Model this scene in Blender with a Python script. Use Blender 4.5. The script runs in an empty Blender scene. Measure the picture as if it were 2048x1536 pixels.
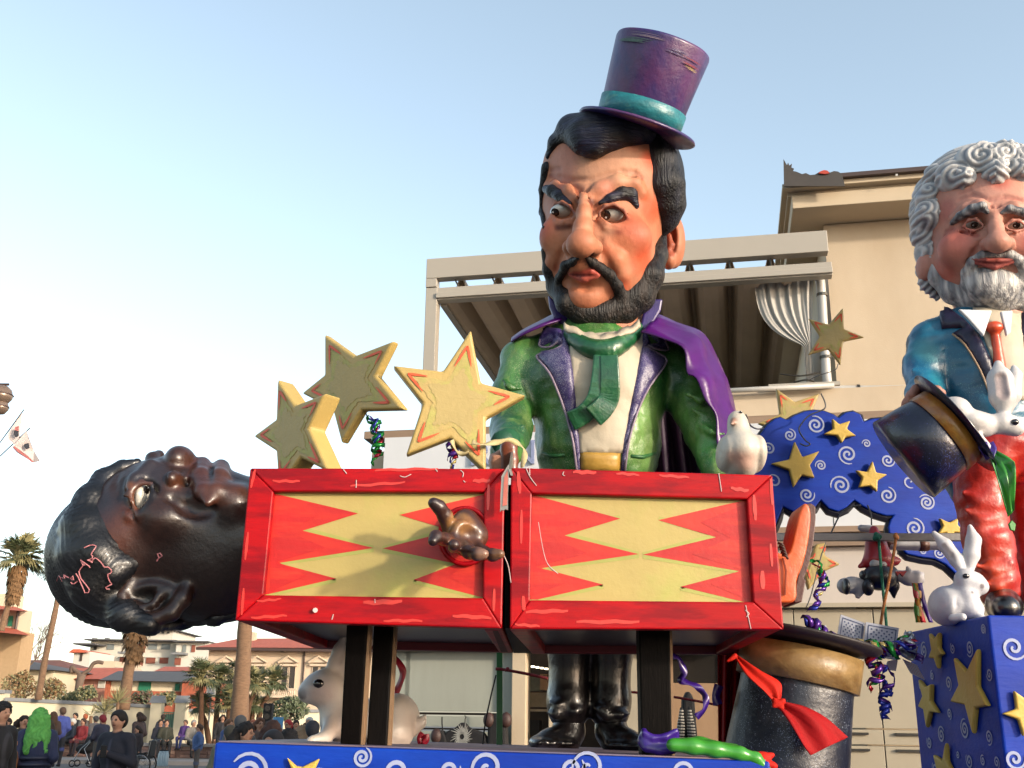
import bpy, bmesh, math, random
import numpy as np
from mathutils import Vector, Matrix, noise
from mathutils.bvhtree import BVHTree
from mathutils.geometry import delaunay_2d_cdt

random.seed(7)
rng = np.random.default_rng(7)
scene = bpy.context.scene
COL = scene.collection
rad = math.radians

# ------------------------------------------------------------------ camera
F = 2100.0
EYE = Vector((0, 0, 1.65))
PITCH, ROLL = rad(17.7), rad(0.8)
RC = Matrix.Rotation(rad(90) + PITCH, 3, 'X') @ Matrix.Rotation(ROLL, 3, 'Z')
cam = bpy.data.cameras.new('camera')
cam.sensor_width = 36.0
cam.lens = 36.0 * F / 2048.0
cam.clip_end = 3000
cam.clip_start = 0.05
camo = bpy.data.objects.new('camera', cam)
camo.matrix_world = Matrix.Translation(EYE) @ RC.to_4x4()
COL.objects.link(camo)
scene.camera = camo

# ------------------------------------------------------------------ sky, sun, exposure
SUN_AZ, SUN_EL = rad(50), rad(14)      # azimuth measured from -Y (behind the viewer) towards +X
SUNV = Vector((math.sin(SUN_AZ) * math.cos(SUN_EL), -math.cos(SUN_AZ) * math.cos(SUN_EL), math.sin(SUN_EL)))
world = bpy.data.worlds.new('World')
scene.world = world
world.use_nodes = True
wn = world.node_tree
wn.nodes.clear()
sky = wn.nodes.new('ShaderNodeTexSky')
sky.sky_type = 'NISHITA'
sky.sun_disc = False
sky.sun_elevation = SUN_EL
sky.sun_rotation = math.pi - SUN_AZ
sky.altitude = 0
sky.air_density = 1.0
sky.dust_density = 1.6
sky.ozone_density = 1.0
bg = wn.nodes.new('ShaderNodeBackground')
bg.inputs['Strength'].default_value = 0.15
wo = wn.nodes.new('ShaderNodeOutputWorld')
hs = wn.nodes.new('ShaderNodeHueSaturation')
hs.inputs['Saturation'].default_value = 0.72
hs.inputs['Hue'].default_value = 0.488
wn.links.new(sky.outputs[0], hs.inputs['Color'])
wn.links.new(hs.outputs[0], bg.inputs[0])
wn.links.new(bg.outputs[0], wo.inputs[0])

sl = bpy.data.lights.new('sun', 'SUN')
sl.energy = 1.75
sl.angle = rad(3.0)
sl.color = (1.0, 0.87, 0.70)
slo = bpy.data.objects.new('sun', sl)
slo.rotation_euler = (-SUNV).to_track_quat('-Z', 'Y').to_euler()
slo.location = (6, -6, 8)
COL.objects.link(slo)

vs = scene.view_settings
vs.view_transform = 'Standard'
vs.look = 'None'
vs.exposure = 1.42
vs.gamma = 1.0
vs.use_curve_mapping = False
scene.cycles.max_bounces = 6
scene.cycles.diffuse_bounces = 3

# ------------------------------------------------------------------ picture point -> place
def ray(x, y):
    return (RC @ Vector(((x - 1024) / F, (768 - y) / F, -1.0)))
def P(x, y, d):
    v = ray(x, y)
    return EYE + v * (d / v.y)
def spx(x, y, d):
    return (P(x + 1, y, d) - P(x, y, d)).length
def PZ(x, y, z):
    v = ray(x, y)
    return EYE + v * ((z - EYE.z) / v.z)
def PL(x, y, p0, n):
    v = ray(x, y)
    return EYE + v * ((p0 - EYE).dot(n) / v.dot(n))

# ------------------------------------------------------------------ materials
ALB = 0.60
def lin(c):
    return tuple(ALB * ((v / 255.0) / 12.92 if v / 255.0 <= 0.04045 else ((v / 255.0 + 0.055) / 1.055) ** 2.4) for v in c)
MATS = {}
def mat(name, rgb=None, rough=0.5, var=0.15, nscale=5.0, stretch=(1, 1, 1), bump=0.1, bscale=30.0, bstretch=(1, 1, 1),
        metal=0.0, coat=0.0, glitter=None, vcol=False, rgb2=None, mix=(0.45, 0.6), spec=0.5, emit=None, alpha=None, trans=0.0, sheen=0.0):
    if name in MATS:
        return MATS[name]
    m = bpy.data.materials.new(name)
    m.use_nodes = True
    nt = m.node_tree
    N, L = nt.nodes, nt.links
    b = N['Principled BSDF']
    tc = N.new('ShaderNodeTexCoord')
    def noisetex(scale, st, detail=6, rough_=0.6):
        mp = N.new('ShaderNodeMapping')
        mp.inputs['Scale'].default_value = st
        L.new(tc.outputs['Object'], mp.inputs[0])
        nz = N.new('ShaderNodeTexNoise')
        nz.inputs['Scale'].default_value = scale
        nz.inputs['Detail'].default_value = detail
        nz.inputs['Roughness'].default_value = rough_
        L.new(mp.outputs[0], nz.inputs['Vector'])
        return nz
    if vcol:
        at = N.new('ShaderNodeAttribute')
        at.attribute_name = 'Col'
        src = at.outputs['Color']
    else:
        rg = N.new('ShaderNodeRGB')
        rg.outputs[0].default_value = (*lin(rgb), 1)
        src = rg.outputs[0]
    if rgb2 is not None:
        nz = noisetex(nscale * 0.7, stretch)
        mr = N.new('ShaderNodeMapRange')
        mr.inputs[1].default_value, mr.inputs[2].default_value = mix
        L.new(nz.outputs['Fac'], mr.inputs[0])
        mx = N.new('ShaderNodeMix'); mx.data_type = 'RGBA'
        L.new(mr.outputs[0], mx.inputs[0]); L.new(src, mx.inputs[6])
        mx.inputs[7].default_value = (*lin(rgb2), 1)
        src = mx.outputs[2]
    if var:
        nz = noisetex(nscale, stretch)
        mr = N.new('ShaderNodeMapRange')
        mr.inputs[1].default_value, mr.inputs[2].default_value = 0.25, 0.75
        mr.inputs[3].default_value, mr.inputs[4].default_value = 1 - var, 1 + var
        L.new(nz.outputs['Fac'], mr.inputs[0])
        vm = N.new('ShaderNodeVectorMath'); vm.operation = 'SCALE'
        L.new(src, vm.inputs[0]); L.new(mr.outputs[0], vm.inputs['Scale'])
        src = vm.outputs[0]
    if glitter:
        gs, gt, gc = glitter
        vo = N.new('ShaderNodeTexNoise')
        vo.inputs['Scale'].default_value = gs
        vo.inputs['Detail'].default_value = 1
        L.new(tc.outputs['Object'], vo.inputs['Vector'])
        big = noisetex(3.5, (1, 1, 1), 2)
        ad = N.new('ShaderNodeMath'); ad.operation = 'MULTIPLY_ADD'
        L.new(big.outputs['Fac'], ad.inputs[0]); ad.inputs[1].default_value = 0.45
        L.new(vo.outputs['Fac'], ad.inputs[2])
        mr = N.new('ShaderNodeMapRange')
        mr.inputs[1].default_value, mr.inputs[2].default_value = gt, gt + 0.05
        L.new(ad.outputs[0], mr.inputs[0])
        mx = N.new('ShaderNodeMix'); mx.data_type = 'RGBA'
        L.new(mr.outputs[0], mx.inputs[0]); L.new(src, mx.inputs[6])
        mx.inputs[7].default_value = (*lin(gc), 1)
        src = mx.outputs[2]
    L.new(src, b.inputs['Base Color'])
    b.inputs['Roughness'].default_value = rough
    b.inputs['Metallic'].default_value = metal
    b.inputs['Specular IOR Level'].default_value = spec
    b.inputs['Coat Weight'].default_value = coat
    b.inputs['Coat Roughness'].default_value = 0.15
    b.inputs['Sheen Weight'].default_value = sheen
    b.inputs['Transmission Weight'].default_value = trans
    if alpha is not None:
        b.inputs['Alpha'].default_value = alpha
    if emit:
        b.inputs['Emission Color'].default_value = (*lin(emit[0]), 1)
        b.inputs['Emission Strength'].default_value = emit[1]
    if bump:
        nz = noisetex(bscale, bstretch, 4)
        bp = N.new('ShaderNodeBump')
        bp.inputs['Strength'].default_value = bump
        bp.inputs['Distance'].default_value = 0.02
        L.new(nz.outputs['Fac'], bp.inputs['Height'])
        L.new(bp.outputs[0], b.inputs['Normal'])
    MATS[name] = m
    return m

# ------------------------------------------------------------------ objects
def tag(o, label=None, cat=None, group=None, kind=None):
    if label: o['label'] = label
    if cat: o['category'] = cat
    if group: o['group'] = group
    if kind: o['kind'] = kind
    return o
def thing(name, label, cat, loc, group=None):
    o = bpy.data.objects.new(name, None)
    o.empty_display_size = 0.1
    COL.objects.link(o)
    o.location = loc
    return tag(o, label, cat, group)
def wloc(o):
    v = Vector((0, 0, 0))
    while o is not None:
        v += Vector(o.location); o = o.parent
    return v
class MB:
    """collects faces of one mesh object, in place coordinates"""
    def __init__(s):
        s.v, s.f, s.m = [], [], []
    def add(s, vs_, fs_, mi=0):
        n = len(s.v)
        s.v += [tuple(v) for v in vs_]
        for f in fs_:
            s.f.append(tuple(i + n for i in f)); s.m.append(mi)
        return s
    def box(s, lo, hi, mi=0):
        x0, y0, z0 = lo; x1, y1, z1 = hi
        return s.add([(x0, y0, z0), (x1, y0, z0), (x1, y1, z0), (x0, y1, z0), (x0, y0, z1), (x1, y0, z1), (x1, y1, z1), (x0, y1, z1)],
                     [(0, 3, 2, 1), (4, 5, 6, 7), (0, 1, 5, 4), (1, 2, 6, 5), (2, 3, 7, 6), (3, 0, 4, 7)], mi)
    def hexa(s, p, mi=0):   # 4 bottom, 4 top
        return s.add(p, [(0, 3, 2, 1), (4, 5, 6, 7), (0, 1, 5, 4), (1, 2, 6, 5), (2, 3, 7, 6), (3, 0, 4, 7)], mi)
    def prism(s, pts, vec, mi=0):   # polygon extruded by vec
        n = len(pts); vec = Vector(vec)
        a = [Vector(p) for p in pts]; b = [p + vec for p in a]
        return s.add(a + b, [tuple(range(n))[::-1], tuple(range(n, 2 * n))] + [(i, (i + 1) % n, n + (i + 1) % n, n + i) for i in range(n)], mi)
    def tube(s, pts, r, n=8, cap=True, mi=0, flat=1.0):
        pts = [Vector(p) for p in pts]
        rs = r if isinstance(r, (list, tuple)) else [r] * len(pts)
        vs_, fs_ = [], []
        up = None
        for i, p in enumerate(pts):
            t = (pts[min(i + 1, len(pts) - 1)] - pts[max(i - 1, 0)])
            t = t.normalized() if t.length > 1e-9 else Vector((0, 0, 1))
            if up is None:
                up = t.orthogonal().normalized()
            up = (up - t * up.dot(t))
            up = up.normalized() if up.length > 1e-6 else t.orthogonal().normalized()
            sd_ = t.cross(up)
            for k in range(n):
                a = 2 * math.pi * k / n
                vs_.append(p + (up * math.cos(a) + sd_ * math.sin(a) * flat) * rs[i])
        for i in range(len(pts) - 1):
            for k in range(n):
                fs_.append((i * n + k, i * n + (k + 1) % n, (i + 1) * n + (k + 1) % n, (i + 1) * n + k))
        if cap:
            fs_.append(tuple(range(n))[::-1]); fs_.append(tuple(range((len(pts) - 1) * n, len(pts) * n)))
        return s.add(vs_, fs_, mi)
    def lathe(s, prof, org, axis, n=32, mi=0, wob=None):   # prof: (r, h)
        org = Vector(org); ax = Vector(axis).normalized()
        u = ax.orthogonal().normalized(); w = ax.cross(u)
        vs_, fs_ = [], []
        for (r, h) in prof:
            for k in range(n):
                a = 2 * math.pi * k / n
                rr = r * (1 + (wob(a, h) if wob else 0))
                vs_.append(org + ax * h + (u * math.cos(a) + w * math.sin(a)) * rr)
        for i in range(len(prof) - 1):
            for k in range(n):
                fs_.append((i * n + k, i * n + (k + 1) % n, (i + 1) * n + (k + 1) % n, (i + 1) * n + k))
        if prof[0][0] > 1e-6: fs_.append(tuple(range(n))[::-1])
        if prof[-1][0] > 1e-6: fs_.append(tuple(range((len(prof) - 1) * n, len(prof) * n)))
        return s.add(vs_, fs_, mi)
    def strip(s, pts, sides, mi=0):   # band: centre line + half-width vectors
        vs_ = []
        for p, w in zip(pts, sides):
            vs_ += [Vector(p) - Vector(w), Vector(p) + Vector(w)]
        return s.add(vs_, [(2 * i, 2 * i + 1, 2 * i + 3, 2 * i + 2) for i in range(len(pts) - 1)], mi)
    def build(s, name, mats, parent=None, smooth=False, bevel=0, seg=2, label=None, cat=None, group=None, kind=None, solid=0, sub=0, weld=False):
        off = wloc(parent) if parent is not None else Vector((0, 0, 0))
        me = bpy.data.meshes.new(name)
        v = np.array(s.v, dtype=float).reshape(-1, 3)
        own = Vector((0, 0, 0))
        if parent is None:      # own origin at the base centre
            own = Vector(((v[:, 0].min() + v[:, 0].max()) / 2, (v[:, 1].min() + v[:, 1].max()) / 2, v[:, 2].min()))
        v = v - np.array(off + own)
        me.from_pydata(v.tolist(), [], s.f)
        ms = mats if isinstance(mats, (list, tuple)) else [mats]
        for m_ in ms: me.materials.append(m_)
        if any(s.m): me.polygons.foreach_set('material_index', s.m)
        if smooth: me.polygons.foreach_set('use_smooth', [True] * len(me.polygons))
        if weld:
            bm = bmesh.new(); bm.from_mesh(me); bmesh.ops.remove_doubles(bm, verts=bm.verts, dist=1e-4); bm.to_mesh(me); bm.free()
        me.validate(); me.update()
        o = bpy.data.objects.new(name, me)
        COL.objects.link(o)
        o.location = own
        if parent is not None: o.parent = parent
        if solid:
            md = o.modifiers.new('solid', 'SOLIDIFY'); md.thickness = solid; md.offset = 0
        if bevel:
            md = o.modifiers.new('bevel', 'BEVEL'); md.width = bevel; md.segments = seg; md.limit_method = 'ANGLE'; md.angle_limit = rad(35)
        if sub:
            md = o.modifiers.new('sub', 'SUBSURF'); md.levels = sub; md.render_levels = sub
        return tag(o, label, cat, group, kind)

def spline(pts, n=6):
    pts = [Vector(p) for p in pts]
    out = []
    for i in range(len(pts) - 1):
        p0 = pts[max(i - 1, 0)]; p1 = pts[i]; p2 = pts[i + 1]; p3 = pts[min(i + 2, len(pts) - 1)]
        for k in range(n):
            t = k / n
            out.append(0.5 * ((2 * p1) + (p2 - p0) * t + (2 * p0 - 5 * p1 + 4 * p2 - p3) * t * t + (3 * p1 - p0 - 3 * p2 + p3) * t ** 3))
    out.append(pts[-1])
    return out
def spl2(pts, n=5, closed=False):
    q = [Vector((p[0], p[1], 0)) for p in pts]
    if closed:
        q3 = q[-2:] + q + q[:3]
        s_ = spline(q3, n)
        s_ = s_[2 * n:2 * n + len(q) * n]
    else:
        s_ = spline(q, n)
    return [(p.x, p.y) for p in s_]

# ------------------------------------------------------------------ sculpting: blended solids -> one skin
def surfnet(Fv, o, h):
    S = Fv < 0
    c = np.zeros(tuple(n - 1 for n in Fv.shape), np.int8)
    offs = [(i, j, k) for i in (0, 1) for j in (0, 1) for k in (0, 1)]
    def sl_(A, i, j, k):
        return A[i:A.shape[0] - 1 + i, j:A.shape[1] - 1 + j, k:A.shape[2] - 1 + k]
    for q in offs: c += sl_(S, *q)
    mixed = (c > 0) & (c < 8)
    idx = -np.ones(mixed.shape, np.int64)
    ii = np.argwhere(mixed)
    idx[mixed] = np.arange(len(ii))
    V8 = np.stack([Fv[ii[:, 0] + q[0], ii[:, 1] + q[1], ii[:, 2] + q[2]] for q in offs], 1)
    pos = np.zeros((len(ii), 3)); cnt = np.zeros(len(ii))
    for a in range(8):
        for b in range(a + 1, 8):
            qa, qb = np.array(offs[a]), np.array(offs[b])
            if np.abs(qa - qb).sum() != 1: continue
            va, vb = V8[:, a], V8[:, b]
            cr = (va < 0) != (vb < 0)
            t = np.where(cr, va / np.where(cr, va - vb, 1), 0)
            pos += np.where(cr[:, None], qa + t[:, None] * (qb - qa), 0); cnt += cr
    pos = (pos / cnt[:, None] + ii) * h + np.array(o)
    faces = []
    for ax in range(3):
        A = np.moveaxis(S, ax, 0); I = np.moveaxis(idx, ax, 0)
        a0 = A[:-1, 1:-1, 1:-1]; a1 = A[1:, 1:-1, 1:-1]
        e = np.argwhere(a0 != a1)
        if not len(e): continue
        i, j, k = e[:, 0], e[:, 1] + 1, e[:, 2] + 1
        q = np.stack([I[i, j - 1, k - 1], I[i, j, k - 1], I[i, j, k], I[i, j - 1, k]], 1)
        flip = ~A[i, j, k]
        if ax == 1: flip = ~flip
        q[flip] = q[flip][:, ::-1]
        faces.append(q)
    return pos, np.concatenate(faces) if faces else np.zeros((0, 4), int)

class Sculpt:
    def __init__(s, h, k=0.03):
        s.h, s.k, s.pr = h, k, []
    def ell(s, c, r, k=None, col=None, op='+', R=None, soft=0.015):
        s.pr.append(('e', np.array(c, float), np.array(r, float), R, s.k if k is None else k, col, op, soft)); return s
    def cap(s, a, b, ra, rb=None, k=None, col=None, op='+', soft=0.012):
        s.pr.append(('c', np.array(a, float), np.array(b, float), (ra, ra if rb is None else rb), s.k if k is None else k, col, op, soft)); return s
    def chain(s, pts, rs, k=None, col=None, op='+', soft=0.012):
        if not isinstance(rs, (list, tuple)): rs = [rs] * len(pts)
        for i in range(len(pts) - 1): s.cap(pts[i], pts[i + 1], rs[i], rs[i + 1], k, col, op, soft)
        return s
    def paint(s, c, r, col, soft=0.1):
        r = (r, r, r) if not hasattr(r, '__len__') else r
        return s.ell(c, r, col=col, op='p', soft=soft)
    def paintline(s, pts, r, col, soft=0.02):
        return s.chain(pts, r, col=col, op='p', soft=soft)
    @staticmethod
    def sd(p, X, Y, Z):
        if p[0] == 'e':
            c, r, R = p[1], p[2], p[3]
            dx, dy, dz = X - c[0], Y - c[1], Z - c[2]
            if R is not None:
                M = np.array(R).T
                dx, dy, dz = M[0, 0] * dx + M[0, 1] * dy + M[0, 2] * dz, M[1, 0] * dx + M[1, 1] * dy + M[1, 2] * dz, M[2, 0] * dx + M[2, 1] * dy + M[2, 2] * dz
            k0 = np.sqrt((dx / r[0]) ** 2 + (dy / r[1]) ** 2 + (dz / r[2]) ** 2)
            k1 = np.sqrt((dx / r[0] ** 2) ** 2 + (dy / r[1] ** 2) ** 2 + (dz / r[2] ** 2) ** 2) + 1e-9
            return np.where(k0 < 1e-4, -r.min(), k0 * (k0 - 1) / k1)
        a, b, (ra, rb) = p[1], p[2], p[3]
        d = b - a; L2 = max(float(d @ d), 1e-12)
        px, py, pz = X - a[0], Y - a[1], Z - a[2]
        t = np.clip((px * d[0] + py * d[1] + pz * d[2]) / L2, 0, 1)
        return np.sqrt((px - t * d[0]) ** 2 + (py - t * d[1]) ** 2 + (pz - t * d[2]) ** 2) - (ra + (rb - ra) * t)
    def bounds(s, p):
        m = p[4] + 2.5 * s.h
        if p[0] == 'e':
            r = p[2] if p[3] is None else np.full(3, p[2].max())
            return p[1] - r - m, p[1] + r + m
        r = max(p[3])
        return np.minimum(p[1], p[2]) - r - m, np.maximum(p[1], p[2]) + r + m
    def mesh(s):
        geo = [p for p in s.pr if p[6] != 'p']
        B = [s.bounds(p) for p in geo if p[6] == '+']
        lo = np.min([b[0] for b in B], 0); hi = np.max([b[1] for b in B], 0)
        n = np.ceil((hi - lo) / s.h).astype(int) + 2
        Fv = np.full(tuple(n), 0.5, np.float32)
        ax = [(lo[i] + np.arange(n[i]) * s.h).astype(np.float32) for i in range(3)]
        for p in geo:
            b0, b1 = s.bounds(p)
            i0 = np.clip(np.floor((b0 - lo) / s.h).astype(int), 0, n); i1 = np.clip(np.ceil((b1 - lo) / s.h).astype(int) + 1, 0, n)
            if (i1 <= i0).any(): continue
            sl_ = tuple(slice(i0[j], i1[j]) for j in range(3))
            d = s.sd(p, ax[0][sl_[0]][:, None, None], ax[1][sl_[1]][None, :, None], ax[2][sl_[2]][None, None, :]).astype(np.float32)
            A = Fv[sl_]; k = max(p[4], 1e-5)
            if p[6] == '+':
                hh = np.clip(0.5 + 0.5 * (d - A) / k, 0, 1)
                Fv[sl_] = d * (1 - hh) + A * hh - k * hh * (1 - hh)
            else:
                d = -d
                hh = np.clip(0.5 - 0.5 * (d - A) / k, 0, 1)
                Fv[sl_] = d * (1 - hh) + A * hh + k * hh * (1 - hh)
        return surfnet(Fv, lo, s.h)
    def build(s, name, material, parent=None, base=(200, 150, 130), disp=None, colfn=None, relax=1, label=None, cat=None, group=None):
        V, Q = s.mesh()
        base = np.array(lin(base))
        if relax:
            E = np.concatenate([Q[:, [0, 1]], Q[:, [1, 2]], Q[:, [2, 3]], Q[:, [3, 0]]])
            for _ in range(relax):
                acc = np.zeros_like(V); cnt = np.zeros(len(V))
                np.add.at(acc, E[:, 0], V[E[:, 1]]); np.add.at(cnt, E[:, 0], 1)
                np.add.at(acc, E[:, 1], V[E[:, 0]]); np.add.at(cnt, E[:, 1], 1)
                V = V * 0.5 + 0.5 * acc / np.maximum(cnt, 1)[:, None]
        C_ = np.tile(base, (len(V), 1))
        for p in s.pr:
            if p[5] is None: continue
            d = s.sd(p, V[:, 0], V[:, 1], V[:, 2])
            w = np.clip(1 - np.maximum(d, 0) / p[7], 0, 1)
            w = w * w * (3 - 2 * w)
            col = p[5]
            al = col[3] if len(col) > 3 else 1.0
            C_ = C_ * (1 - w[:, None] * al) + np.array(lin(col[:3])) * w[:, None] * al
        if disp is not None or colfn is not None:
            e1 = V[Q[:, 2]] - V[Q[:, 0]]; e2 = V[Q[:, 3]] - V[Q[:, 1]]
            fn = np.cross(e1, e2); Nn = np.zeros_like(V)
            for j in range(4): np.add.at(Nn, Q[:, j], fn)
            Nn /= np.linalg.norm(Nn, axis=1)[:, None] + 1e-9
            if colfn is not None: C_ = colfn(V, Nn, C_)
            if disp is not None: V = V + Nn * disp(V, Nn)[:, None]
        me = bpy.data.meshes.new(name)
        off = wloc(parent) if parent is not None else Vector(((V[:, 0].min() + V[:, 0].max()) / 2, (V[:, 1].min() + V[:, 1].max()) / 2, V[:, 2].min()))
        W = V - np.array(off)
        me.vertices.add(len(W)); me.vertices.foreach_set('co', W.astype(np.float32).ravel())
        me.loops.add(len(Q) * 4); me.loops.foreach_set('vertex_index', Q.astype(np.int32).ravel())
        me.polygons.add(len(Q)); me.polygons.foreach_set('loop_start', np.arange(0, len(Q) * 4, 4, dtype=np.int32))
        me.polygons.foreach_set('loop_total', np.full(len(Q), 4, np.int32))
        me.update(calc_edges=True)
        me.polygons.foreach_set('use_smooth', np.ones(len(Q), bool))
        at = me.color_attributes.new('Col', 'FLOAT_COLOR', 'POINT')
        at.data.foreach_set('color', np.concatenate([C_, np.ones((len(C_), 1))], 1).astype(np.float32).ravel())
        me.materials.append(material)
        o = bpy.data.objects.new(name, me)
        COL.objects.link(o)
        if parent is not None: o.parent = parent
        else: o.location = off
        o_bvh = BVHTree.FromPolygons([Vector(v) for v in V], Q.tolist())
        tag(o, label, cat, group)
        return o, o_bvh

def bvh_of(V, Q):
    return BVHTree.FromPolygons([Vector(v) for v in V], Q.tolist() if hasattr(Q, 'tolist') else Q)
def hit(bvh, x, y):
    v = ray(x, y).normalized()
    l, n, i, d = bvh.ray_cast(EYE, v)
    if l is None:
        best = None
        for t in np.linspace(3.5, 14, 43):
            q = bvh.find_nearest(EYE + v * t)
            if q[0] is not None and (best is None or q[3] < best[3]): best = q
        l, n = best[0], best[1]
    return l, n
def drape(name, poly, bvh, th, material, parent=None, step=6, dispf=None, sink=0.02, edge=8, smooth=True, label=None, curve=0, fallback=None):
    """a raised patch that follows a sculpted surface inside an outline"""
    if curve: poly = spl2(poly, curve, closed=True)
    xs = [p[0] for p in poly]; ys = [p[1] for p in poly]
    pts = [Vector(p) for p in poly]; n = len(pts)
    # resample border
    b = []
    for i in range(n):
        a, c = pts[i], pts[(i + 1) % n]
        m = max(1, int((c - a).length / step))
        for k in range(m): b.append(a.lerp(c, k / m))
    nb = len(b)
    B = np.array([(p.x, p.y) for p in b])
    def bdist(q):
        a = B; c = np.roll(B, -1, 0); d = c - a
        t = np.clip(((q - a) * d).sum(1) / np.maximum((d * d).sum(1), 1e-9), 0, 1)
        return np.sqrt((((a + t[:, None] * d) - q) ** 2).sum(1).min())
    allp = list(b)
    for gx in np.arange(min(xs), max(xs), step):
        for gy in np.arange(min(ys), max(ys), step):
            q = np.array((gx + random.uniform(-.2, .2) * step, gy + random.uniform(-.2, .2) * step))
            # inside test
            c = False
            x1, y1 = B[:, 0], B[:, 1]; x2, y2 = np.roll(x1, -1), np.roll(y1, -1)
            cr = ((y1 > q[1]) != (y2 > q[1]))
            with np.errstate(divide='ignore', invalid='ignore'):
                xi = (x2 - x1) * (q[1] - y1) / (y2 - y1) + x1
            if (cr & (q[0] < xi)).sum() % 2 and bdist(q) > step * 0.45: allp.append(Vector(q))
    vo, eo, fo, ov, oe, of = delaunay_2d_cdt(allp, [(i, (i + 1) % nb) for i in range(nb)], [tuple(range(nb))], 1, 1e-4)
    top, bot = [], []
    for p in vo:
        l, nn = hit(bvh, p.x, p.y)
        if nn.dot(EYE - l) < 0: nn = -nn
        d = bdist(np.array((p.x, p.y)))
        t = min(d / edge, 1.0) if edge > 0 else 1
        t = 0.35 + 0.65 * math.sqrt(max(0, 1 - (1 - t) ** 2)) if edge > 0 else 1
        top.append(l + nn * (th * t + (dispf(p.x, p.y) if dispf else 0))); bot.append(l - nn * sink)
    nv = len(vo)
    ec = {}
    for f in fo:
        for i in range(len(f)):
            e = (f[i], f[(i + 1) % len(f)]); k = tuple(sorted(e)); ec.setdefault(k, []).append(e)
    m = MB()
    fs_ = []
    for f in fo:
        a, b_, c = top[f[0]], top[f[1]], top[f[2]]
        fs_.append(tuple(f) if (b_ - a).cross(c - a).dot(EYE - a) > 0 else tuple(f)[::-1])
    for k, es in ec.items():
        if len(es) == 1:
            i, j = es[0]; fs_.append((i, j, nv + j, nv + i))
    m.add(top + bot, fs_)
    o = m.build(name, material, parent, smooth=smooth, label=label)
    bm = bmesh.new(); bm.from_mesh(o.data); bmesh.ops.recalc_face_normals(bm, faces=bm.faces); bm.to_mesh(o.data); bm.free()
    return o
def decal(name, polyline, bvh, w, off, material, parent=None, cyc=False):
    """a painted line lying on a sculpted surface; widths in picture units"""
    pts, sd_ = [], []
    for i, (x, y) in enumerate(polyline):
        l, nn = hit(bvh, x, y)
        if nn.dot(EYE - l) < 0: nn = -nn
        pts.append(l + nn * off)
    m = MB()
    for i, p in enumerate(pts):
        t = pts[min(i + 1, len(pts) - 1)] - pts[max(i - 1, 0)]
        ww = w[i] if isinstance(w, (list, tuple)) else w
        sd_.append(t.cross(EYE - p).normalized() * ww)
    m.strip(pts, sd_)
    return m.build(name, material, parent)

def star_pts(cx, cy, R, r, rot, n=5, sq=1.0):
    out = []
    for i in range(2 * n):
        a = rot + math.pi * i / n
        q = R if i % 2 == 0 else r
        out.append((cx + q * math.sin(a) * sq, cy - q * math.cos(a)))
    return out
def spiral_strip(m, org, u, v, R, turns, w, rot=0, mi=0, n=None, tail=True):
    n = n or int(18 * turns)
    pts, sd_ = [], []
    for i in range(n + 1):
        t = i / n
        a = rot + turns * 2 * math.pi * t
        r = R * (0.06 + 0.94 * t)
        d = u * math.cos(a) + v * math.sin(a)
        pts.append(org + d * r)
        ww = w * (0.35 + 0.65 * math.sin(math.pi * min(1, 0.12 + t * 0.85)) ** 0.6) * (0.55 if i == n else 1)
        sd_.append(d * ww)
    m.strip(pts, sd_, mi)
# ================================================================== THE SETTING
M_asph = mat('asphalt', (112, 108, 106), rough=.9, var=.18, nscale=3, bump=.2, bscale=60)
M_pave = mat('pavement', (178, 168, 160), rough=.9, var=.12, nscale=2, bump=.15, bscale=40)
M_plaster = mat('beige_plaster', (222, 202, 174), rgb2=(206, 184, 154), mix=(.4, .75), stretch=(1, 1, .45), rough=.85, var=.08, nscale=.9, bump=.12, bscale=70)
M_cornice = mat('cornice_plaster', (222, 202, 172), rough=.85, var=.05, nscale=1.2, bump=.08, bscale=60)
M_soffit = mat('soffit', (186, 160, 126), rough=.9, var=.05, bump=.05)
M_brownmetal = mat('brown_metal', (74, 54, 48), rough=.5, var=.1, bump=.03)
M_alu = mat('pale_metal', (188, 180, 166), rough=.45, var=.04, nscale=1, bump=.02)
M_awning = mat('awning_fabric', (222, 200, 176), rough=.9, var=.10, nscale=1.5, bump=.08, bscale=18)
M_dark = mat('dark_interior', (60, 50, 44), rough=.9, var=.2, bump=0)
M_white = mat('white_panel', (232, 234, 236), rough=.4, var=.03, bump=.02)
M_pipe = mat('white_pipe', (206, 202, 194), rough=.35, var=.05, bump=.02)
M_curtain = mat('curtain_cloth', (200, 196, 188), rough=.9, var=.08, nscale=4, bump=.1, bscale=80)
M_wood = mat('wood_strip', (158, 132, 108), rough=.7, var=.15, nscale=3, stretch=(.3, .3, 4))
M_blind = mat('white_blind', (216, 204, 192), rough=.7, var=.05, nscale=2, stretch=(4, 4, .5), bump=.05)
M_cab = mat('cabinet_cream', (190, 178, 154), rough=.45, var=.05, bump=.02)
M_frost = mat('frosted_panel', (178, 180, 166), rough=.3, var=.10, nscale=1.6, stretch=(2.5, 2.5, .5), bump=.02)
M_handle = mat('steel_handle', (110, 106, 98), rough=.35, metal=.8, var=.05, bump=0)
M_letter = mat('blue_letter', (150, 160, 196), rough=.4, var=.03, bump=0)
M_glass = mat('dark_glass', (52, 48, 44), rough=.08, var=.2, nscale=2, bump=0, spec=.8)

g = MB().add([(-900, -900, 0), (900, -900, 0), (900, 1400, 0), (-900, 1400, 0)], [(0, 1, 2, 3)])
g.build('ground', M_asph, kind='structure')
g = MB().box((-40, 38.3, 0), (12, 70, .12))
g.build('pavement', M_pave, kind='structure')

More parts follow.
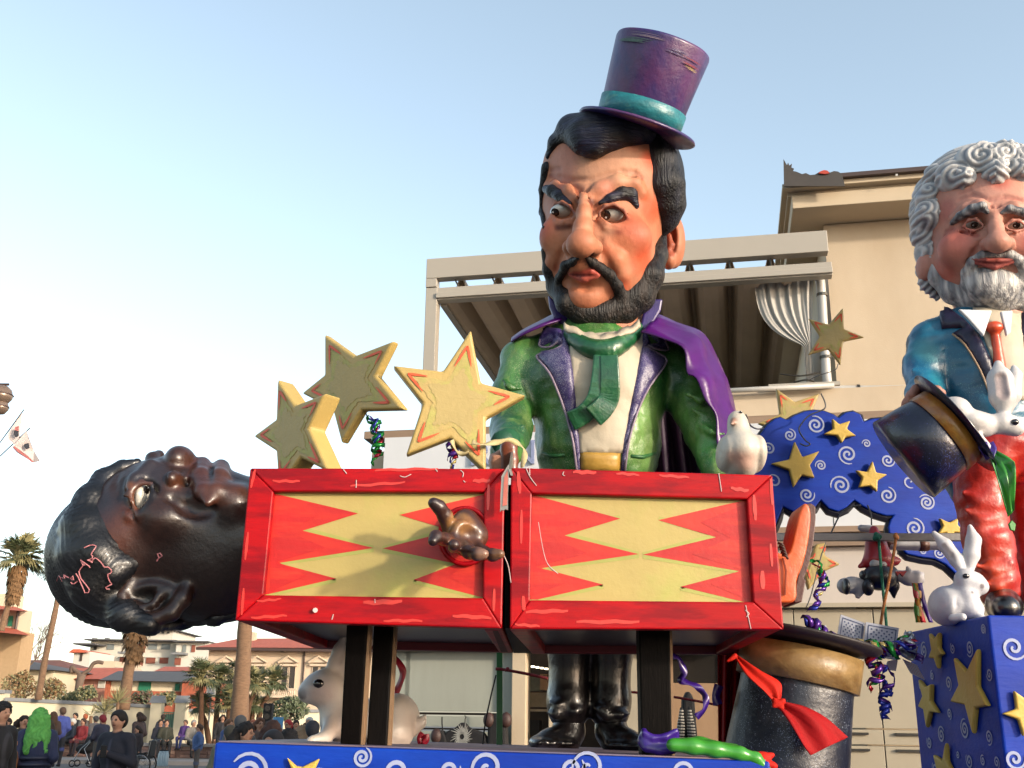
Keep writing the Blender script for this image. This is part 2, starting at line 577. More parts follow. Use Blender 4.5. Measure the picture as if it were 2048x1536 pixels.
# ---- terrace building on the right, in its own frame (s along the front, q inward, z up)
YAW = rad(11.5)
FT = Vector((math.cos(YAW), -math.sin(YAW), 0)); FN = Vector((-math.sin(YAW), -math.cos(YAW), 0))
FO = P(853, 575, 14.0); FO.z = 0
def SZ(x, y, q=0):
    p = PL(x, y, FO - FN * q, FN)
    return (p - FO).dot(FT), p.z
def W(s, q, z):
    return FO + FT * s - FN * q + Vector((0, 0, z))
def fbox(m, s0, s1, q0, q1, z0, z1, mi=0):
    return m.hexa([W(s0, q0, z0), W(s1, q0, z0), W(s1, q1, z0), W(s0, q1, z0), W(s0, q0, z1), W(s1, q0, z1), W(s1, q1, z1), W(s0, q1, z1)], mi)
bld = thing('terrace_building', 'beige building with a covered roof terrace behind the parade figures', 'building', W(3, 0, 0))
sW, zE = SZ(1647, 452, .55)                 # wall corner / soffit line
SR = 13.0
zBt = SZ(1100, 503)[1]; zBb = SZ(1100, 543)[1]
zGt = SZ(1200, 558, .05)[1]; zGb = SZ(1200, 583, .05)[1]
m = MB(); fbox(m, sW, SR, .55, 9, 0, zE + .01); m.build('wall', M_plaster, bld)
s_l, zc0 = SZ(1585, 417, -.02); _, zc1 = SZ(1585, 390, -.02)
m = MB(); fbox(m, s_l, SR, -.02, 9, zc0, zc1); m.build('cornice', M_cornice, bld, bevel=.01)
zc2 = SZ(1572, 382, -.1)[1]; zc3 = SZ(1572, 372, -.1)[1]
m = MB(); fbox(m, s_l - .05, SR, -.02 + .04, 9, zc1, zc2 + .03); fbox(m, s_l - .12, SR, -.12, 9, zc2 + .03, zc3 + .02); m.build('cornice_band', M_cornice, bld)
sF, zf0 = SZ(1570, 372, -.2); zf1 = SZ(1570, 355, -.2)[1]
m = MB(); fbox(m, sF, SR, -.2, 9, zc3 + .02, zf1)
rf = m.build('roof_fascia', M_brownmetal, bld)
orn = [(1568, 372), (1567, 318), (1572, 327), (1574, 330), (1576, 325), (1579, 331), (1584, 327), (1583, 335), (1588, 337), (1586, 342), (1592, 343), (1597, 345), (1604, 348), (1612, 346), (1620, 350), (1630, 349), (1640, 343), (1648, 340), (1655, 342), (1660, 345), (1668, 342), (1676, 343), (1684, 348), (1690, 372)]
M_orn = mat('ornament_metal', (74, 66, 58), rough=.5, var=.1, bump=.02)
m = MB().prism([PL(x, y, FO - FN * -.225, FN) for x, y in orn], -FN * .02)
m.build('cutout_ornament', M_orn, rf)
m = MB().prism([PL(x, y, FO - FN * -.25, FN) for x, y in [(1637, 346), (1642, 342), (1648, 340), (1655, 341), (1659, 346), (1650, 348)]], -FN * .02)
m.build('red_fruit', mat('fruit_red', (200, 70, 45), bump=0), rf)
for k in range(14):
    s_ = sF + .5 + k * .95
    m = MB(); fbox(m, s_ - .015, s_ + .015, -.215, -.2, zf1 - .12, zf1 - .09); m.build('screw', M_pipe, rf)
# pergola: beam, gutter, post, folded fabric roof
m = MB(); fbox(m, 0, sW - .03, -.05, .12, zBb, zBt); m.build('pergola_beam', M_alu, bld, bevel=.008)
m = MB(); fbox(m, 0, .16, -.05, .12, SZ(853, 577)[1], zBb - .004); m.build('beam_end', M_alu, bld, bevel=.006)
m = MB(); fbox(m, 2.2, 2.208, -.055, .1, zBb, zBt); m.build('beam_joint', M_handle, bld)
m = MB(); fbox(m, .16, sW, -.02, .14, zGb, zGt); fbox(m, .16, sW, -.06, .0, zGb + .02, zGb + .10); m.build('gutter', M_alu, bld, bevel=.006)
zT = SZ(900, 850, -.6)[1]
m = MB(); fbox(m, .0, .17, -.03, .16, zT, SZ(853, 577)[1] - .004); m.build('post', M_alu, bld, bevel=.008)
m = MB(); fbox(m, .0, .17, 5.6, 5.8, zT, zGb); m.build('post', M_alu, bld, bevel=.008)
m = MB()
prof = []
s0 = .2
pitch = .545
npk = int((sW - .4) / pitch)
for i in range(npk):
    a = s0 + i * pitch
    prof += [(a, 0.0), (a + pitch * .18, .01), (a + pitch * .30, .08), (a + pitch * .46, .40), (a + pitch * .54, .40), (a + pitch * .70, .08), (a + pitch * .82, .01)]
prof.append((s0 + npk * pitch, .02))
n = len(prof)
vs_ = [W(s, .16, zGb + .02 + z) for s, z in prof] + [W(s, 6.2, zGb + .02 + z * .4) for s, z in prof]
m.add(vs_, [(i, i + 1, n + i + 1, n + i) for i in range(n - 1)])
m.build('fabric_roof', M_awning, bld, smooth=False, solid=.012)
m = MB(); fbox(m, .17, .26, .16, 6.2, zGb - .02, zGb + .09); m.build('side_rail', M_alu, bld)
for i in range(npk):
    a = s0 + (i + .5) * pitch
    m = MB().tube([W(a + .01, .10, zGt - .02), W(a - .08 if i < 2 else a, .05, zGt + .17)], .012, 6)
    m.build('fold_rod', M_handle, bld)
m = MB(); fbox(m, 1.9, sW + .2, 5.9, 6.1, zT, zGb); m.build('back_wall', M_dark, bld)
m = MB(); fbox(m, -.6, SR, -.25, 7, 3.4, zT - .23); m.build('terrace_slab', M_plaster, bld)
m = MB(); fbox(m, -.5, sW + .8, -.88, -.55, zT - .22, zT - .12); m.build('coping', M_wood, bld)
zp0 = SZ(1600, 815, -.1)[1]
m = MB(); fbox(m, 3.2, SR, .1, .3, zT - .22, SZ(1550, 782, .1)[1]); m.build('parapet', M_plaster, bld)
m = MB(); fbox(m, 4.7, sW - .02, .02, .08, SZ(1550, 775, .02)[1], SZ(1550, 768, .02)[1]); m.build('rail', M_alu, bld)
m = MB().tube([W(3.6, -.02, SZ(1450, 783)[1]), W(sW - .1, -.02, SZ(1640, 773)[1])], .035, 8); m.build('thin_pipe', M_pipe, bld, smooth=True)
def FW(x, y, q=0):
    return PL(x, y, FO - FN * q, FN)
pp = [(1632, 552), (1640, 560), (1643, 590), (1646, 640), (1650, 700), (1653, 750), (1657, 770), (1668, 779), (1700, 780), (1770, 780), (1830, 779), (2080, 777)]
m = MB().tube(spline([FW(x, y, .3) for x, y in pp], 4), .062, 12)
dp = m.build('drain_pipe', M_pipe, bld, smooth=True)
for (x, y, ax) in ((1644, 590, 0), (1717, 780, 1), (1651, 715, 0)):
    c = FW(x, y, .3)
    m = MB().tube([c - (FT if ax else Vector((0, 0, 1))) * .018, c + (FT if ax else Vector((0, 0, 1))) * .018], .075, 12)
    m.build('pipe_clip', M_handle, dp)
# gathered curtain
m = MB(); nu, nv = 64, 26
def curt(u, v):
    fold = .7 * math.sin(u * 41 + 2 * v) + .6 * math.sin(u * 67 + 1) * math.sin(u * 9)
    top = Vector((1509 + 118 * u, 570 - 17 * u)); tie = Vector((1607 + 16 * u, 684 + 8 * (1 - u) * 1.0))
    low = Vector((1612 + 16 * u, 772 - 3 * math.sin(u * 9)))
    if v < .72:
        t = v / .72
        p = top.lerp(tie, t); p.x += -26 * math.sin(math.pi * t) * (1 - u) * (1 - .3 * t); p.y += 34 * math.sin(math.pi * t) * (1 - u) * .55
        amp = .032 * (1 - t * .6)
    else:
        t = (v - .72) / .28
        p = tie.lerp(low, t); amp = .02
    return FW(p.x, p.y, .30 + amp * fold)
vs_ = [curt(i / nu, j / nv) for j in range(nv + 1) for i in range(nu + 1)]
m.add(vs_, [(j * (nu + 1) + i, j * (nu + 1) + i + 1, (j + 1) * (nu + 1) + i + 1, (j + 1) * (nu + 1) + i) for j in range(nv) for i in range(nu)])
m.build('curtain', M_curtain, bld, smooth=True)
m = MB()
for (a, b, c) in (((1560, 748), (1600, 752), (1640, 745)), ((1570, 770), (1610, 760), (1632, 765)), ((1590, 775), (1612, 785), (1636, 772))):
    m.tube(spline([FW(*a, .2), FW(*b, .12), FW(*c, .2)], 5), .012, 5)
m.build('cable', M_handle, bld)

# ---- shop front below the terrace (q < 0: stands forward of the terrace wall)
QS = -.9
shop = thing('shop_front', 'white shop front with blind, cream cupboards and blue letters', 'shop front', W(3, QS, 0))
sL, zS1 = SZ(770, 866, QS); zS0 = SZ(1700, 1052, QS)[1]
m = MB(); fbox(m, sL, SR, QS, QS + .6, zS0, zT - .222); m.build('sign_board', M_white, shop)
for x in (1000, 1300, 1664):
    s_ = SZ(x, 1000, QS)[0]
    m = MB(); fbox(m, s_ - .004, s_ + .004, QS - .003, QS, zS0, zT - .24); m.build('panel_joint', M_handle, shop)
def letter(ch, x, y0, hgt, wd):
    cu = bpy.data.curves.new('letter', 'FONT'); cu.body = ch; cu.size = 1; cu.extrude = .02
    to = bpy.data.objects.new('letter', cu); COL.objects.link(to)
    dg = bpy.context.evaluated_depsgraph_get()
    me = bpy.data.meshes.new_from_object(to.evaluated_get(dg))
    COL.objects.unlink(to)
    vv = np.zeros(len(me.vertices) * 3); me.vertices.foreach_get('co', vv); vv = vv.reshape(-1, 3)
    fc = [tuple(p.vertices) for p in me.polygons]
    s0_, z0_ = SZ(x, y0, QS); k = spx(x, y0, 12.8)
    w0 = vv[:, 0].max() - vv[:, 0].min(); h0 = vv[:, 1].max() - vv[:, 1].min()
    mm = MB().add([W(s0_ + (a - vv[:, 0].min()) / w0 * wd * k, QS - .03 - c, z0_ + (b - vv[:, 1].min()) / h0 * hgt * k) for a, b, c in vv], fc)
    mm.build('letter', M_letter, shop)
letter('R', 944, 932, 44, 44)
letter('N', 1028, 930, 46, 42)
m = MB()
sa = SZ(838, 905, QS)[0]
fbox(m, SZ(1040, 900, QS)[0], SZ(1088, 900, QS)[0], QS - .02, QS, SZ(1060, 884, QS)[1], SZ(1060, 881, QS)[1]); m.build('letter_rule', M_letter, shop)
m = MB(); fbox(m, sL, SR, QS - .03, QS + .5, SZ(1700, 1064, QS)[1], zS0 - .003); m.build('wood_strip', M_wood, shop)
zb1 = SZ(1700, 1090, QS)[1]; zb0 = SZ(1700, 1203, QS)[1]
m = MB(); fbox(m, sL + .2, SR, QS + .02, QS + .5, zb1, SZ(1700, 1064, QS)[1] - .003); m.build('soffit_strip', M_wood, shop)
m = MB(); fbox(m, SZ(1450, 1100, QS)[0], SR, QS + .12, QS + .15, zb0, zb1 - .003); bl = m.build('roller_blind', M_blind, shop)
m = MB(); fbox(m, SZ(1450, 1100, QS)[0], SR, QS + .10, QS + .17, zb0 - .05, zb0 - .002); m.build('blind_rail', M_cab, bl)
# cupboards at the right
zk = zb0 - .06
xs_ = [1450, 1600, 1766, 1930, 2100]
for i in range(4):
    a = SZ(xs_[i], 1400, QS)[0]; b = SZ(xs_[i + 1], 1400, QS)[0]
    lv = [(zk, SZ(1700, 1300, QS)[1]), (SZ(1700, 1300, QS)[1] - .01, SZ(1700, 1456, QS)[1]), (SZ(1700, 1458, QS)[1], SZ(1700, 1489, QS)[1]), (SZ(1700, 1491, QS)[1], .1)]
    for (z1, z0) in lv:
        m = MB(); fbox(m, a + .006, b - .006, QS + .2, QS + .5, z0, z1 - .006); c = m.build('cupboard_door', M_cab, shop, bevel=.004)
        if z1 < 1.9:
            m = MB(); fbox(m, a + .12, a + .72, QS + .165, QS + .198, z1 - .06, z1 - .035); m.build('handle', M_handle, c)
# left bay: frosted cabinets, column, display window
def bay(x0, x1, y0, y1, q0, q1, name, mt, bev=0, par=None):
    s0_, z1_ = SZ(x0, y0, q0); s1_, z0_ = SZ(x1, y1, q0)
    m = MB(); fbox(m, s0_, s1_, q0, q1, z0_, z1_); return m.build(name, mt, par or shop, bevel=bev)
bay(760, 1450, 1210, 1302, QS + .05, QS + .4, 'lintel', M_cab)
zl0 = SZ(900, 1424, QS + .3)[1]
bay(776, 811, 1303, 1560, QS + .25, QS + .5, 'frosted_panel', M_frost)
bay(813, 999, 1303, 1424, QS + .25, QS + .5, 'frosted_panel', M_frost)
bay(813, 999, 1431, 1455, QS + .25, QS + .5, 'frosted_panel', M_frost)
bay(813, 999, 1461, 1560, QS + .25, QS + .5, 'frosted_panel', M_frost)
bay(811, 1000, 1424, 1431, QS + .32, QS + .5, 'dark_rail', M_dark)
bay(811, 1000, 1455, 1461, QS + .32, QS + .5, 'dark_rail', M_dark)
bay(1000, 1024, 1303, 1560, QS + .2, QS + .45, 'frosted_panel', M_frost)
bay(1024, 1050, 1303, 1560, QS + .1, QS + .4, 'column', M_cornice, .01)
bay(1097, 1112, 1303, 1560, QS + .1, QS + .4, 'column', M_cornice, .01)
bay(1236, 1345, 1303, 1560, QS + .2, QS + .4, 'column', M_cab, .01)
bay(1345, 1450, 1366, 1560, QS + .25, QS + .4, 'wood_counter', mat('counter_wood', (176, 142, 108), rough=.45, var=.12, nscale=2, stretch=(3, 3, .4)))
bay(1040, 1460, 1303, 1600, QS + 1.6, QS + 1.7, 'shop_interior_wall', mat('shop_interior', (70, 54, 42), rough=.8, var=.5, nscale=4, bump=0))
for (x0, x1, y0, y1, col) in ((1052, 1096, 1418, 1423, (190, 170, 140)), (1055, 1080, 1354, 1382, (120, 120, 104)), (1056, 1094, 1385, 1414, (150, 132, 104)), (1060, 1078, 1440, 1470, (30, 26, 24)), (1080, 1094, 1348, 1380, (196, 150, 106)), (1352, 1400, 1320, 1326, (180, 160, 120)), (1352, 1440, 1345, 1350, (60, 60, 44)), (1150, 1230, 1340, 1346, (170, 150, 120))):
    bay(x0, x1, y0, y1, QS + .9, QS + 1.1, 'shop_shelf' if y1 - y0 < 8 else 'shelf_goods', mat('goods_%d_%d' % (x0, y0), col, var=.3, nscale=8, bump=0))
for i in range(5):
    bay(1053 + i * 9, 1059 + i * 9, 1330 + i * 1.5, 1333 + i * 1.5, QS + 1.3, QS + 1.35, 'ceiling_lamp', mat('shop_lamp', (255, 240, 210), emit=((255, 236, 200), 4.0), bump=0))
m = MB().prism([FW(*p, QS + .26) for p in [(1345, 1303), (1450, 1303), (1450, 1366), (1345, 1366)]], -FN * .01); m.build('display_pane', M_glass, shop)

# goods hanging before the cabinets
M_black = mat('black_cloth', (24, 22, 24), rough=.85, var=.3, bump=.2, bscale=30)
M_lionprint = mat('white_print', (170, 168, 160), var=.35, nscale=30, bump=0)
def FQ(x, y): return PL(x, y, FO - FN * (QS + .02), FN)
th = thing('hanging_jacket', 'black jacket with white printed face hanging before the pale cabinet', 'jacket', FQ(932, 1500))
out = [(895, 1500), (893, 1472), (900, 1462), (915, 1455), (924, 1447), (930, 1445), (936, 1448), (942, 1455), (962, 1462), (975, 1470), (985, 1500)]
m = MB().prism([FQ(x, y) for x, y in spl2(out, 3)], FN * .14); m.build('jacket_body', M_black, th, bevel=.03, seg=3)
m = MB()
c0 = FQ(930, 1473) + FN * .145
for i in range(26):
    a = i / 26 * 2 * math.pi
    d = Vector((math.cos(a), 0, math.sin(a) * 1.15))
    q = [c0 + FN * .004 + (FT * d.x + Vector((0, 0, d.z))) * r_ + (FT * -d.z + Vector((0, 0, d.x))) * w_ for r_, w_ in ((.025, 0), (.05, .008), (.075, -.006), (.105 + .02 * (i % 3), .012))]
    sd_ = [(FT * -d.z + Vector((0, 0, d.x))) * w_ for w_ in (.006, .008, .007, .002)]
    m.strip(q, sd_)
m.build('printed_face', M_lionprint, th)
m = MB().tube(spline([FQ(930, 1446), FQ(930, 1438), FQ(932, 1434), FQ(929, 1431)], 4), .006, 6); m.build('hanger_hook', M_handle, th)
for i, (x, lab) in enumerate(((885, 'dark red padded bag hanging left of the black printed jacket'), (998, 'dark backpack with brown top hanging behind the green pole'))):
    th = thing('hanging_bag', lab, 'bag', FQ(x, 1500))
    w_ = 14 if i == 0 else 19
    top = 1460 if i == 0 else 1428
    out = [(x - w_, 1500), (x - w_ * .9, top + 18), (x - w_ * .5, top + 4), (x, top), (x + w_ * .5, top + 4), (x + w_ * .95, top + 18), (x + w_ * 1.1, 1500)]
    m = MB().prism([FQ(a, b) for a, b in spl2(out, 4)], FN * .16); m.build('bag_body', M_black, th, bevel=.04, seg=3)
    s_ = Sculpt(.02, .03)
    for dx in ((-6,) if i == 0 else (-15, 19)):
        s_.ell(FQ(x + dx, top + 12) + FN * .14, (.07, .06, .09))
    s_.build('padding', mat('brown_padding', (66, 38, 32), rough=.6, bump=.1), th)
    m = MB().tube([FQ(x, top + 2), FQ(x - 1, top - 14), FQ(x - 1, top - 26)], .008, 6); m.build('strap', M_black, th)
# ================================================================== THE FLOAT
M_red = mat('red_paint', (194, 2, 15), spec=.18, rough=.45, var=.2, nscale=7, stretch=(.5, 1, 2.5), bump=.10, bscale=25, bstretch=(.3, 1, 3), rgb2=(150, 0, 20), mix=(.42, .6), coat=.06)
M_redlight = mat('light_red_strokes', (228, 46, 30), rough=.4, var=.12, nscale=9, bump=.1, coat=.2)
M_crim = mat('crimson_rim', (120, 14, 26), rough=.5, var=.15, bump=.1)
M_under = mat('box_underside', (66, 62, 70), rough=.35, var=.35, nscale=2.5, stretch=(.6, 2, 1), bump=.12, bscale=20)
M_yel = mat('panel_yellow', (200, 178, 104), rough=.5, var=.10, nscale=3, bump=.10, bscale=30, rgb2=(184, 182, 92), mix=(.5, .68))
M_ored = mat('panel_orange_red', (228, 44, 18), rough=.45, var=.10, nscale=5, stretch=(.5, 1, 2), bump=.08, bscale=30, rgb2=(200, 14, 12), mix=(.42, .62))
M_core = mat('panel_deep_red', (206, 14, 10), rough=.5, var=.2, nscale=7, stretch=(.4, 1, 3), bump=.08, rgb2=(230, 46, 20), mix=(.5, .62))
M_edge = mat('panel_green_edge', (182, 182, 92), rough=.5, var=.1, nscale=6, bump=.05)
M_gap = mat('black_wood', (16, 13, 12), spec=.05, rough=.5, var=.35, nscale=3, stretch=(3, 3, .5), bump=.15, bscale=30, bstretch=(2, 2, .3))
M_raw = mat('raw_wood', (112, 78, 66), rough=.8, var=.2, nscale=18, bump=.3, bscale=60)
M_blue = mat('blue_paint', (0, 54, 172), spec=.2, rough=.5, var=.18, nscale=3.5, stretch=(.6, 1, 2), bump=.12, bscale=22, bstretch=(.5, 1, 2), coat=.04, rgb2=(6, 70, 192), mix=(.45, .7))
M_deck = mat('deck_paint', (104, 98, 128), rough=.6, var=.2, nscale=3, stretch=(.4, 2, 1), bump=.1, rgb2=(142, 112, 112), mix=(.45, .62))
M_swirl = mat('white_swirl_paint', (168, 178, 214), rough=.5, var=.16, nscale=14, bump=.05)
M_gold = mat('star_gold', (200, 172, 100), rough=.5, var=.10, nscale=4, bump=.2, bscale=18)
M_starp = mat('relief_star_yellow', (226, 188, 78), rough=.5, var=.12, nscale=5, bump=.25, bscale=16)
M_goldface = mat('star_face', (192, 170, 106), rough=.55, var=.08, nscale=5, bump=.15, bscale=26)
M_gedge = mat('star_green_tint', (184, 178, 92), rough=.55, var=.12, nscale=12, bump=.15, bscale=26, rgb2=(198, 172, 104), mix=(.42, .6))
M_oline = mat('orange_line_paint', (244, 92, 42), rough=.5, var=.14, nscale=16, bump=.05)
M_thread = mat('white_thread', (226, 200, 198), rough=.7, bump=0)

# platform (sits a little out of level)
A_, B_, C_ = P(430, 1483, 5.3), P(1540, 1521, 5.3), P(950, 1488, 8.6)
PN = (B_ - A_).cross(C_ - A_).normalized()
def zp(X, Y):
    return A_.z - (PN.x * (X - A_.x) + PN.y * (Y - A_.y)) / PN.z
def onp(x, Y, dz=0):       # point on the platform at picture column x and depth Y
    p = P(x, 1490, Y); return Vector((p.x, Y, zp(p.x, Y) + dz))
xl, xr = A_.x, B_.x
plat = thing('float_platform', 'long blue painted platform with white swirls under the red boxes', 'platform', ((xl + xr) / 2, 6.9, .2))
bot = .35
m = MB().hexa([(xl, 5.3, bot), (xr, 5.3, bot), (xr, 8.7, bot), (xl, 8.7, bot)] + [(x, y, zp(x, y) - .004) for x, y in ((xl, 5.3), (xr, 5.3), (xr, 8.7), (xl, 8.7))])
m.build('skirt', M_blue, plat, bevel=.012)
m = MB().hexa([(x, y, zp(x, y) - .002) for x, y in ((xl + .015, 5.315), (xr - .015, 5.315), (xr - .015, 8.68), (xl + .015, 8.68))] + [(x, y, zp(x, y) + .004) for x, y in ((xl + .015, 5.315), (xr - .015, 5.315), (xr - .015, 8.68), (xl + .015, 8.68))])
m.build('deck', M_deck, plat)
U, Vv = Vector((1, 0, 0)), Vector((0, 0, 1))
for (x, y, R, t, w, rot) in ((500, 1546, 40, 2.0, 5, 2.6), (724, 1515, 20, 2.0, 3.2, 1.2), (795, 1543, 29, 1.6, 4.5, 2.2), (900, 1541, 22, 1.7, 4, 2.3), (975, 1536, 34, 1.5, 4.5, 1.0), (1145, 1538, 26, 1.8, 4, 2.0), (1178, 1535, 34, 1.4, 4, .8), (1370, 1545, 26, 1.6, 4, 1.2), (640, 1560, 26, 1.6, 4, .5)):
    c = P(x, y, 5.296); k = spx(x, y, 5.3)
    m = MB(); spiral_strip(m, c, U, Vv, R * k, t, w * k, rot); m.build('painted_swirl', M_swirl, plat)
def relief_star(poly, Y, th_, parent, mt, name='star', bev=.012):
    m = MB().prism([P(x, y, Y) for x, y in poly], (0, th_, 0)); return m.build(name, mt, parent, bevel=bev)
relief_star([(572, 1514), (592, 1532), (604, 1534), (640, 1516), (626, 1545), (640, 1570), (604, 1556), (570, 1575), (586, 1548)], 5.27, .03, plat, M_starp)

# ---- the two red boxes
def redbox(name, label, fr, inn, bk, Yf, Yb, zig, strokes):
    TL, TR, BR, BL = [P(x, y, Yf) for x, y in fr]
    root = thing(name, label, 'box', ((BL + BR) / 2 + Vector((0, (Yb - Yf) / 2, 0))))
    bBL = P(bk[0][0], bk[0][1], Yb); bBR = P(bk[1][0], bk[1][1], Yb)
    bTL = bBL + (TL - BL); bTR = bBR + (TR - BR); bTL.y = bTR.y = Yb
    d = .10
    # shell behind the front frame
    m = MB().hexa([BL + Vector((.01, d, .05)), BR + Vector((-.01, d, .05)), bBR + Vector((-.01, -.02, .05)), bBL + Vector((.01, -.02, .05)), TL + Vector((.01, d, -.006)), TR + Vector((-.01, d, -.006)), bTR + Vector((-.01, -.02, -.006)), bTL + Vector((.01, -.02, -.006))])
    m.build('body', M_under, root, bevel=.01)
    # bottom rim: rails at the sides and back
    for a, b, nm, mt in ((BL, bBL, 'bottom_rail', M_red), (bBL, bBR, 'bottom_rail', M_crim), (bBR, BR, 'bottom_rail', M_red)):
        ctr = (BL + BR + bBL + bBR) / 4
        inn_ = ((ctr - (a + b) / 2)); inn_.z = 0
        e = (b - a).normalized(); nin = Vector((-e.y, e.x, 0)); nin = nin if nin.dot(inn_) > 0 else -nin
        aa = a + (Vector((0, d + .002, 0)) if a.y < Yf + .1 else Vector()); bb = b + (Vector((0, d + .002, 0)) if b.y < Yf + .1 else Vector())
        w_ = .09
        m = MB().hexa([aa, bb, bb + nin * w_, aa + nin * w_, aa + Vector((0, 0, .056)), bb + Vector((0, 0, .056)), bb + nin * w_ + Vector((0, 0, .056)), aa + nin * w_ + Vector((0, 0, .056))])
        m.build(nm, mt, root, bevel=.008)
    # sides above the rail, red
    for a, b, c, e in ((BL, bBL, bTL, TL), (BR, bBR, bTR, TR)):
        o_ = Vector((0, d + .002, .058)); s = .012 if a is BL else -.012
        q = [a + o_, b + Vector((0, 0, .058)), c + Vector((0, 0, -.002)), e + Vector((0, d + .002, -.002))]
        m = MB().prism(q, (s, 0, 0)); m.build('side_panel', M_red, root)
    # front frame rails
    iTL, iTR, iBR, iBL = [P(x, y, Yf) for x, y in inn]
    D = Vector((0, d, 0))
    rails = (('top_rail', [TL, TR, iTR, iTL]), ('bottom_rail', [BL, BR, iBR, iBL]), ('side_rail', [TL, iTL, iBL, BL]), ('side_rail', [TR, iTR, iBR, BR]))
    for nm, q in rails:
        m = MB().prism(q, D); o = m.build(nm, M_red, root, bevel=.008, seg=2)
        bm = bmesh.new(); bm.from_mesh(o.data); bmesh.ops.recalc_face_normals(bm, faces=bm.faces); bm.to_mesh(o.data); bm.free()
    # recessed panel and its painted zigzag
    rec = .045
    Yp = Yf + rec
    q = [P(x, y, Yp) for x, y in inn]
    cen = sum(q, Vector()) / 4
    q = [cen + (p - cen) * 1.04 for p in q]
    m = MB().prism(q, (0, .03, 0)); pn = m.build('panel', M_yel, root)
    for poly in zig:
        pc = [P(x, y, Yp - .0025) for x, y in poly]
        m = MB().add(pc, [tuple(range(len(pc)))[::-1]]); m.build('painted_zigzag', M_ored, pn)
        xe = poly[0][0]; ymid = (min(p[1] for p in poly) + max(p[1] for p in poly)) / 2
        cr_ = [P(xe + (x - xe) * .52 + 3 * math.sin(y), ymid + (y - ymid) * .93, Yp - .004) for x, y in poly]
        m = MB().add(cr_, [tuple(range(len(cr_)))[::-1]]); m.build('painted_core', M_core, pn)
        # greenish rim brushed beside the zigzag
        for i in range(1, len(poly) - 2):
            a, b = P(*poly[i], Yp - .0015), P(*poly[i + 1], Yp - .0015)
            e = (b - a).normalized(); nrm = Vector((-e.z, 0, e.x))
            cz = P(sum(p[0] for p in poly) / len(poly), sum(p[1] for p in poly) / len(poly), Yp)
            if nrm.dot(cz - (a + b) / 2) > 0: nrm = -nrm
            mm = MB().add([a, b, b + nrm * .012, a + nrm * .02], [(0, 1, 2, 3)]); mm.build('painted_edge', M_edge, pn)
    for (x0, y0, x1, y1, w_) in strokes:
        n_ = 8
        pts = [P(x0 + (x1 - x0) * i / n_, y0 + (y1 - y0) * i / n_ + 1.2 * math.sin(i * 1.7 + x0), Yf - .0025) for i in range(n_ + 1)]
        dirn = Vector((0, 0, 1)) if abs(x1 - x0) > abs(y1 - y0) else Vector((1, 0, 0))
        k = spx(x0, y0, Yf)
        m = MB().strip(pts, [dirn * w_ * k * (.25 + .75 * math.sin(math.pi * (i + .6) / (n_ + 1.2)) ** .7) for i in range(n_ + 1)])
        m.build('brush_stroke', M_redlight, root)
    return root, (TL, TR, BR, BL, bTL, bTR, bBR, bBL)
c8 = lambda p: (450 + p[0] * .2881, 900 + p[1] * .2881)
zl = [[c8(p) for p in [(335, 300), (925, 440), (540, 560), (1030, 680), (370, 785), (770, 892), (290, 1003), (272, 1003), (300, 640)]],
      [c8(p) for p in [(1800, 308), (1210, 450), (1575, 560), (1095, 683), (1605, 790), (1310, 900), (1790, 1024), (1800, 1024)]]]
boxL, cL = redbox('red_box', 'red magic box with the dark hand poking out of its zigzag panel', [(500, 936), (1010, 937), (1004, 1257), (470, 1241)],
             [(547, 983), (968, 984), (966, 1196), (527, 1190)], [(632, 1298), (1026, 1306)], 5.2, 7.1, zl,
             [c8((870, 250)) + c8((1250, 225)) + (3,), c8((1040, 140)) + c8((1480, 130)) + (3,), c8((330, 215)) + c8((520, 218)) + (3,), c8((1720, 215)) + c8((1840, 212)) + (4,), c8((160, 570)) + c8((140, 760)) + (3,), c8((130, 960)) + c8((115, 1150)) + (3,), c8((960, 1060)) + c8((1230, 1052)) + (5,), c8((1580, 1150)) + c8((1850, 1165)) + (4,), c8((180, 1165)) + c8((430, 1150)) + (3,), c8((1870, 960)) + c8((1865, 1120)) + (3,), c8((210, 130)) + c8((180, 260)) + (3,), c8((1830, 240)) + c8((1825, 420)) + (3,), c8((220, 1050)) + c8((390, 1035)) + (2.5,), c8((1100, 1185)) + c8((1370, 1185)) + (3,)])
c9 = lambda p: (980 + p[0] * .332, 900 + p[1] * .332)
zr = [[c9(p) for p in [(250, 268), (785, 413), (450, 515), (895, 627), (310, 712), (680, 810), (290, 900), (243, 900)]],
      [c9(p) for p in [(1545, 300), (1015, 422), (1362, 525), (922, 630), (1505, 730), (1150, 823), (1550, 920), (1590, 920)]]]
boxR, cR = redbox('red_box', 'red magic box whose end shows the orange boot, with the dove on top', [(1022, 935), (1545, 950), (1568, 1259), (1020, 1258)],
             [(1064, 987), (1494, 998), (1507, 1204), (1060, 1200)], [(1064, 1308), (1456, 1310)], 5.2, 7.1, zr,
             [c9((500, 132)) + c9((640, 135)) + (4,), c9((760, 140)) + c9((900, 150)) + (3,), c9((1020, 152)) + c9((1200, 165)) + (3,), c9((1450, 230)) + c9((1560, 245)) + (4,), c9((1590, 270)) + c9((1600, 420)) + (4,), c9((1640, 730)) + c9((1645, 840)) + (5,), c9((200, 880)) + c9((205, 970)) + (4,), c9((215, 975)) + c9((470, 968)) + (4,), c9((520, 1035)) + c9((900, 1035)) + (4,), c9((150, 1050)) + c9((300, 1062)) + (3,), c9((170, 130)) + c9((180, 260)) + (4,), c9((1690, 560)) + c9((1700, 700)) + (3,), c9((1690, 170)) + c9((1700, 330)) + (2.5,), c9((190, 360)) + c9((188, 560)) + (3,)])
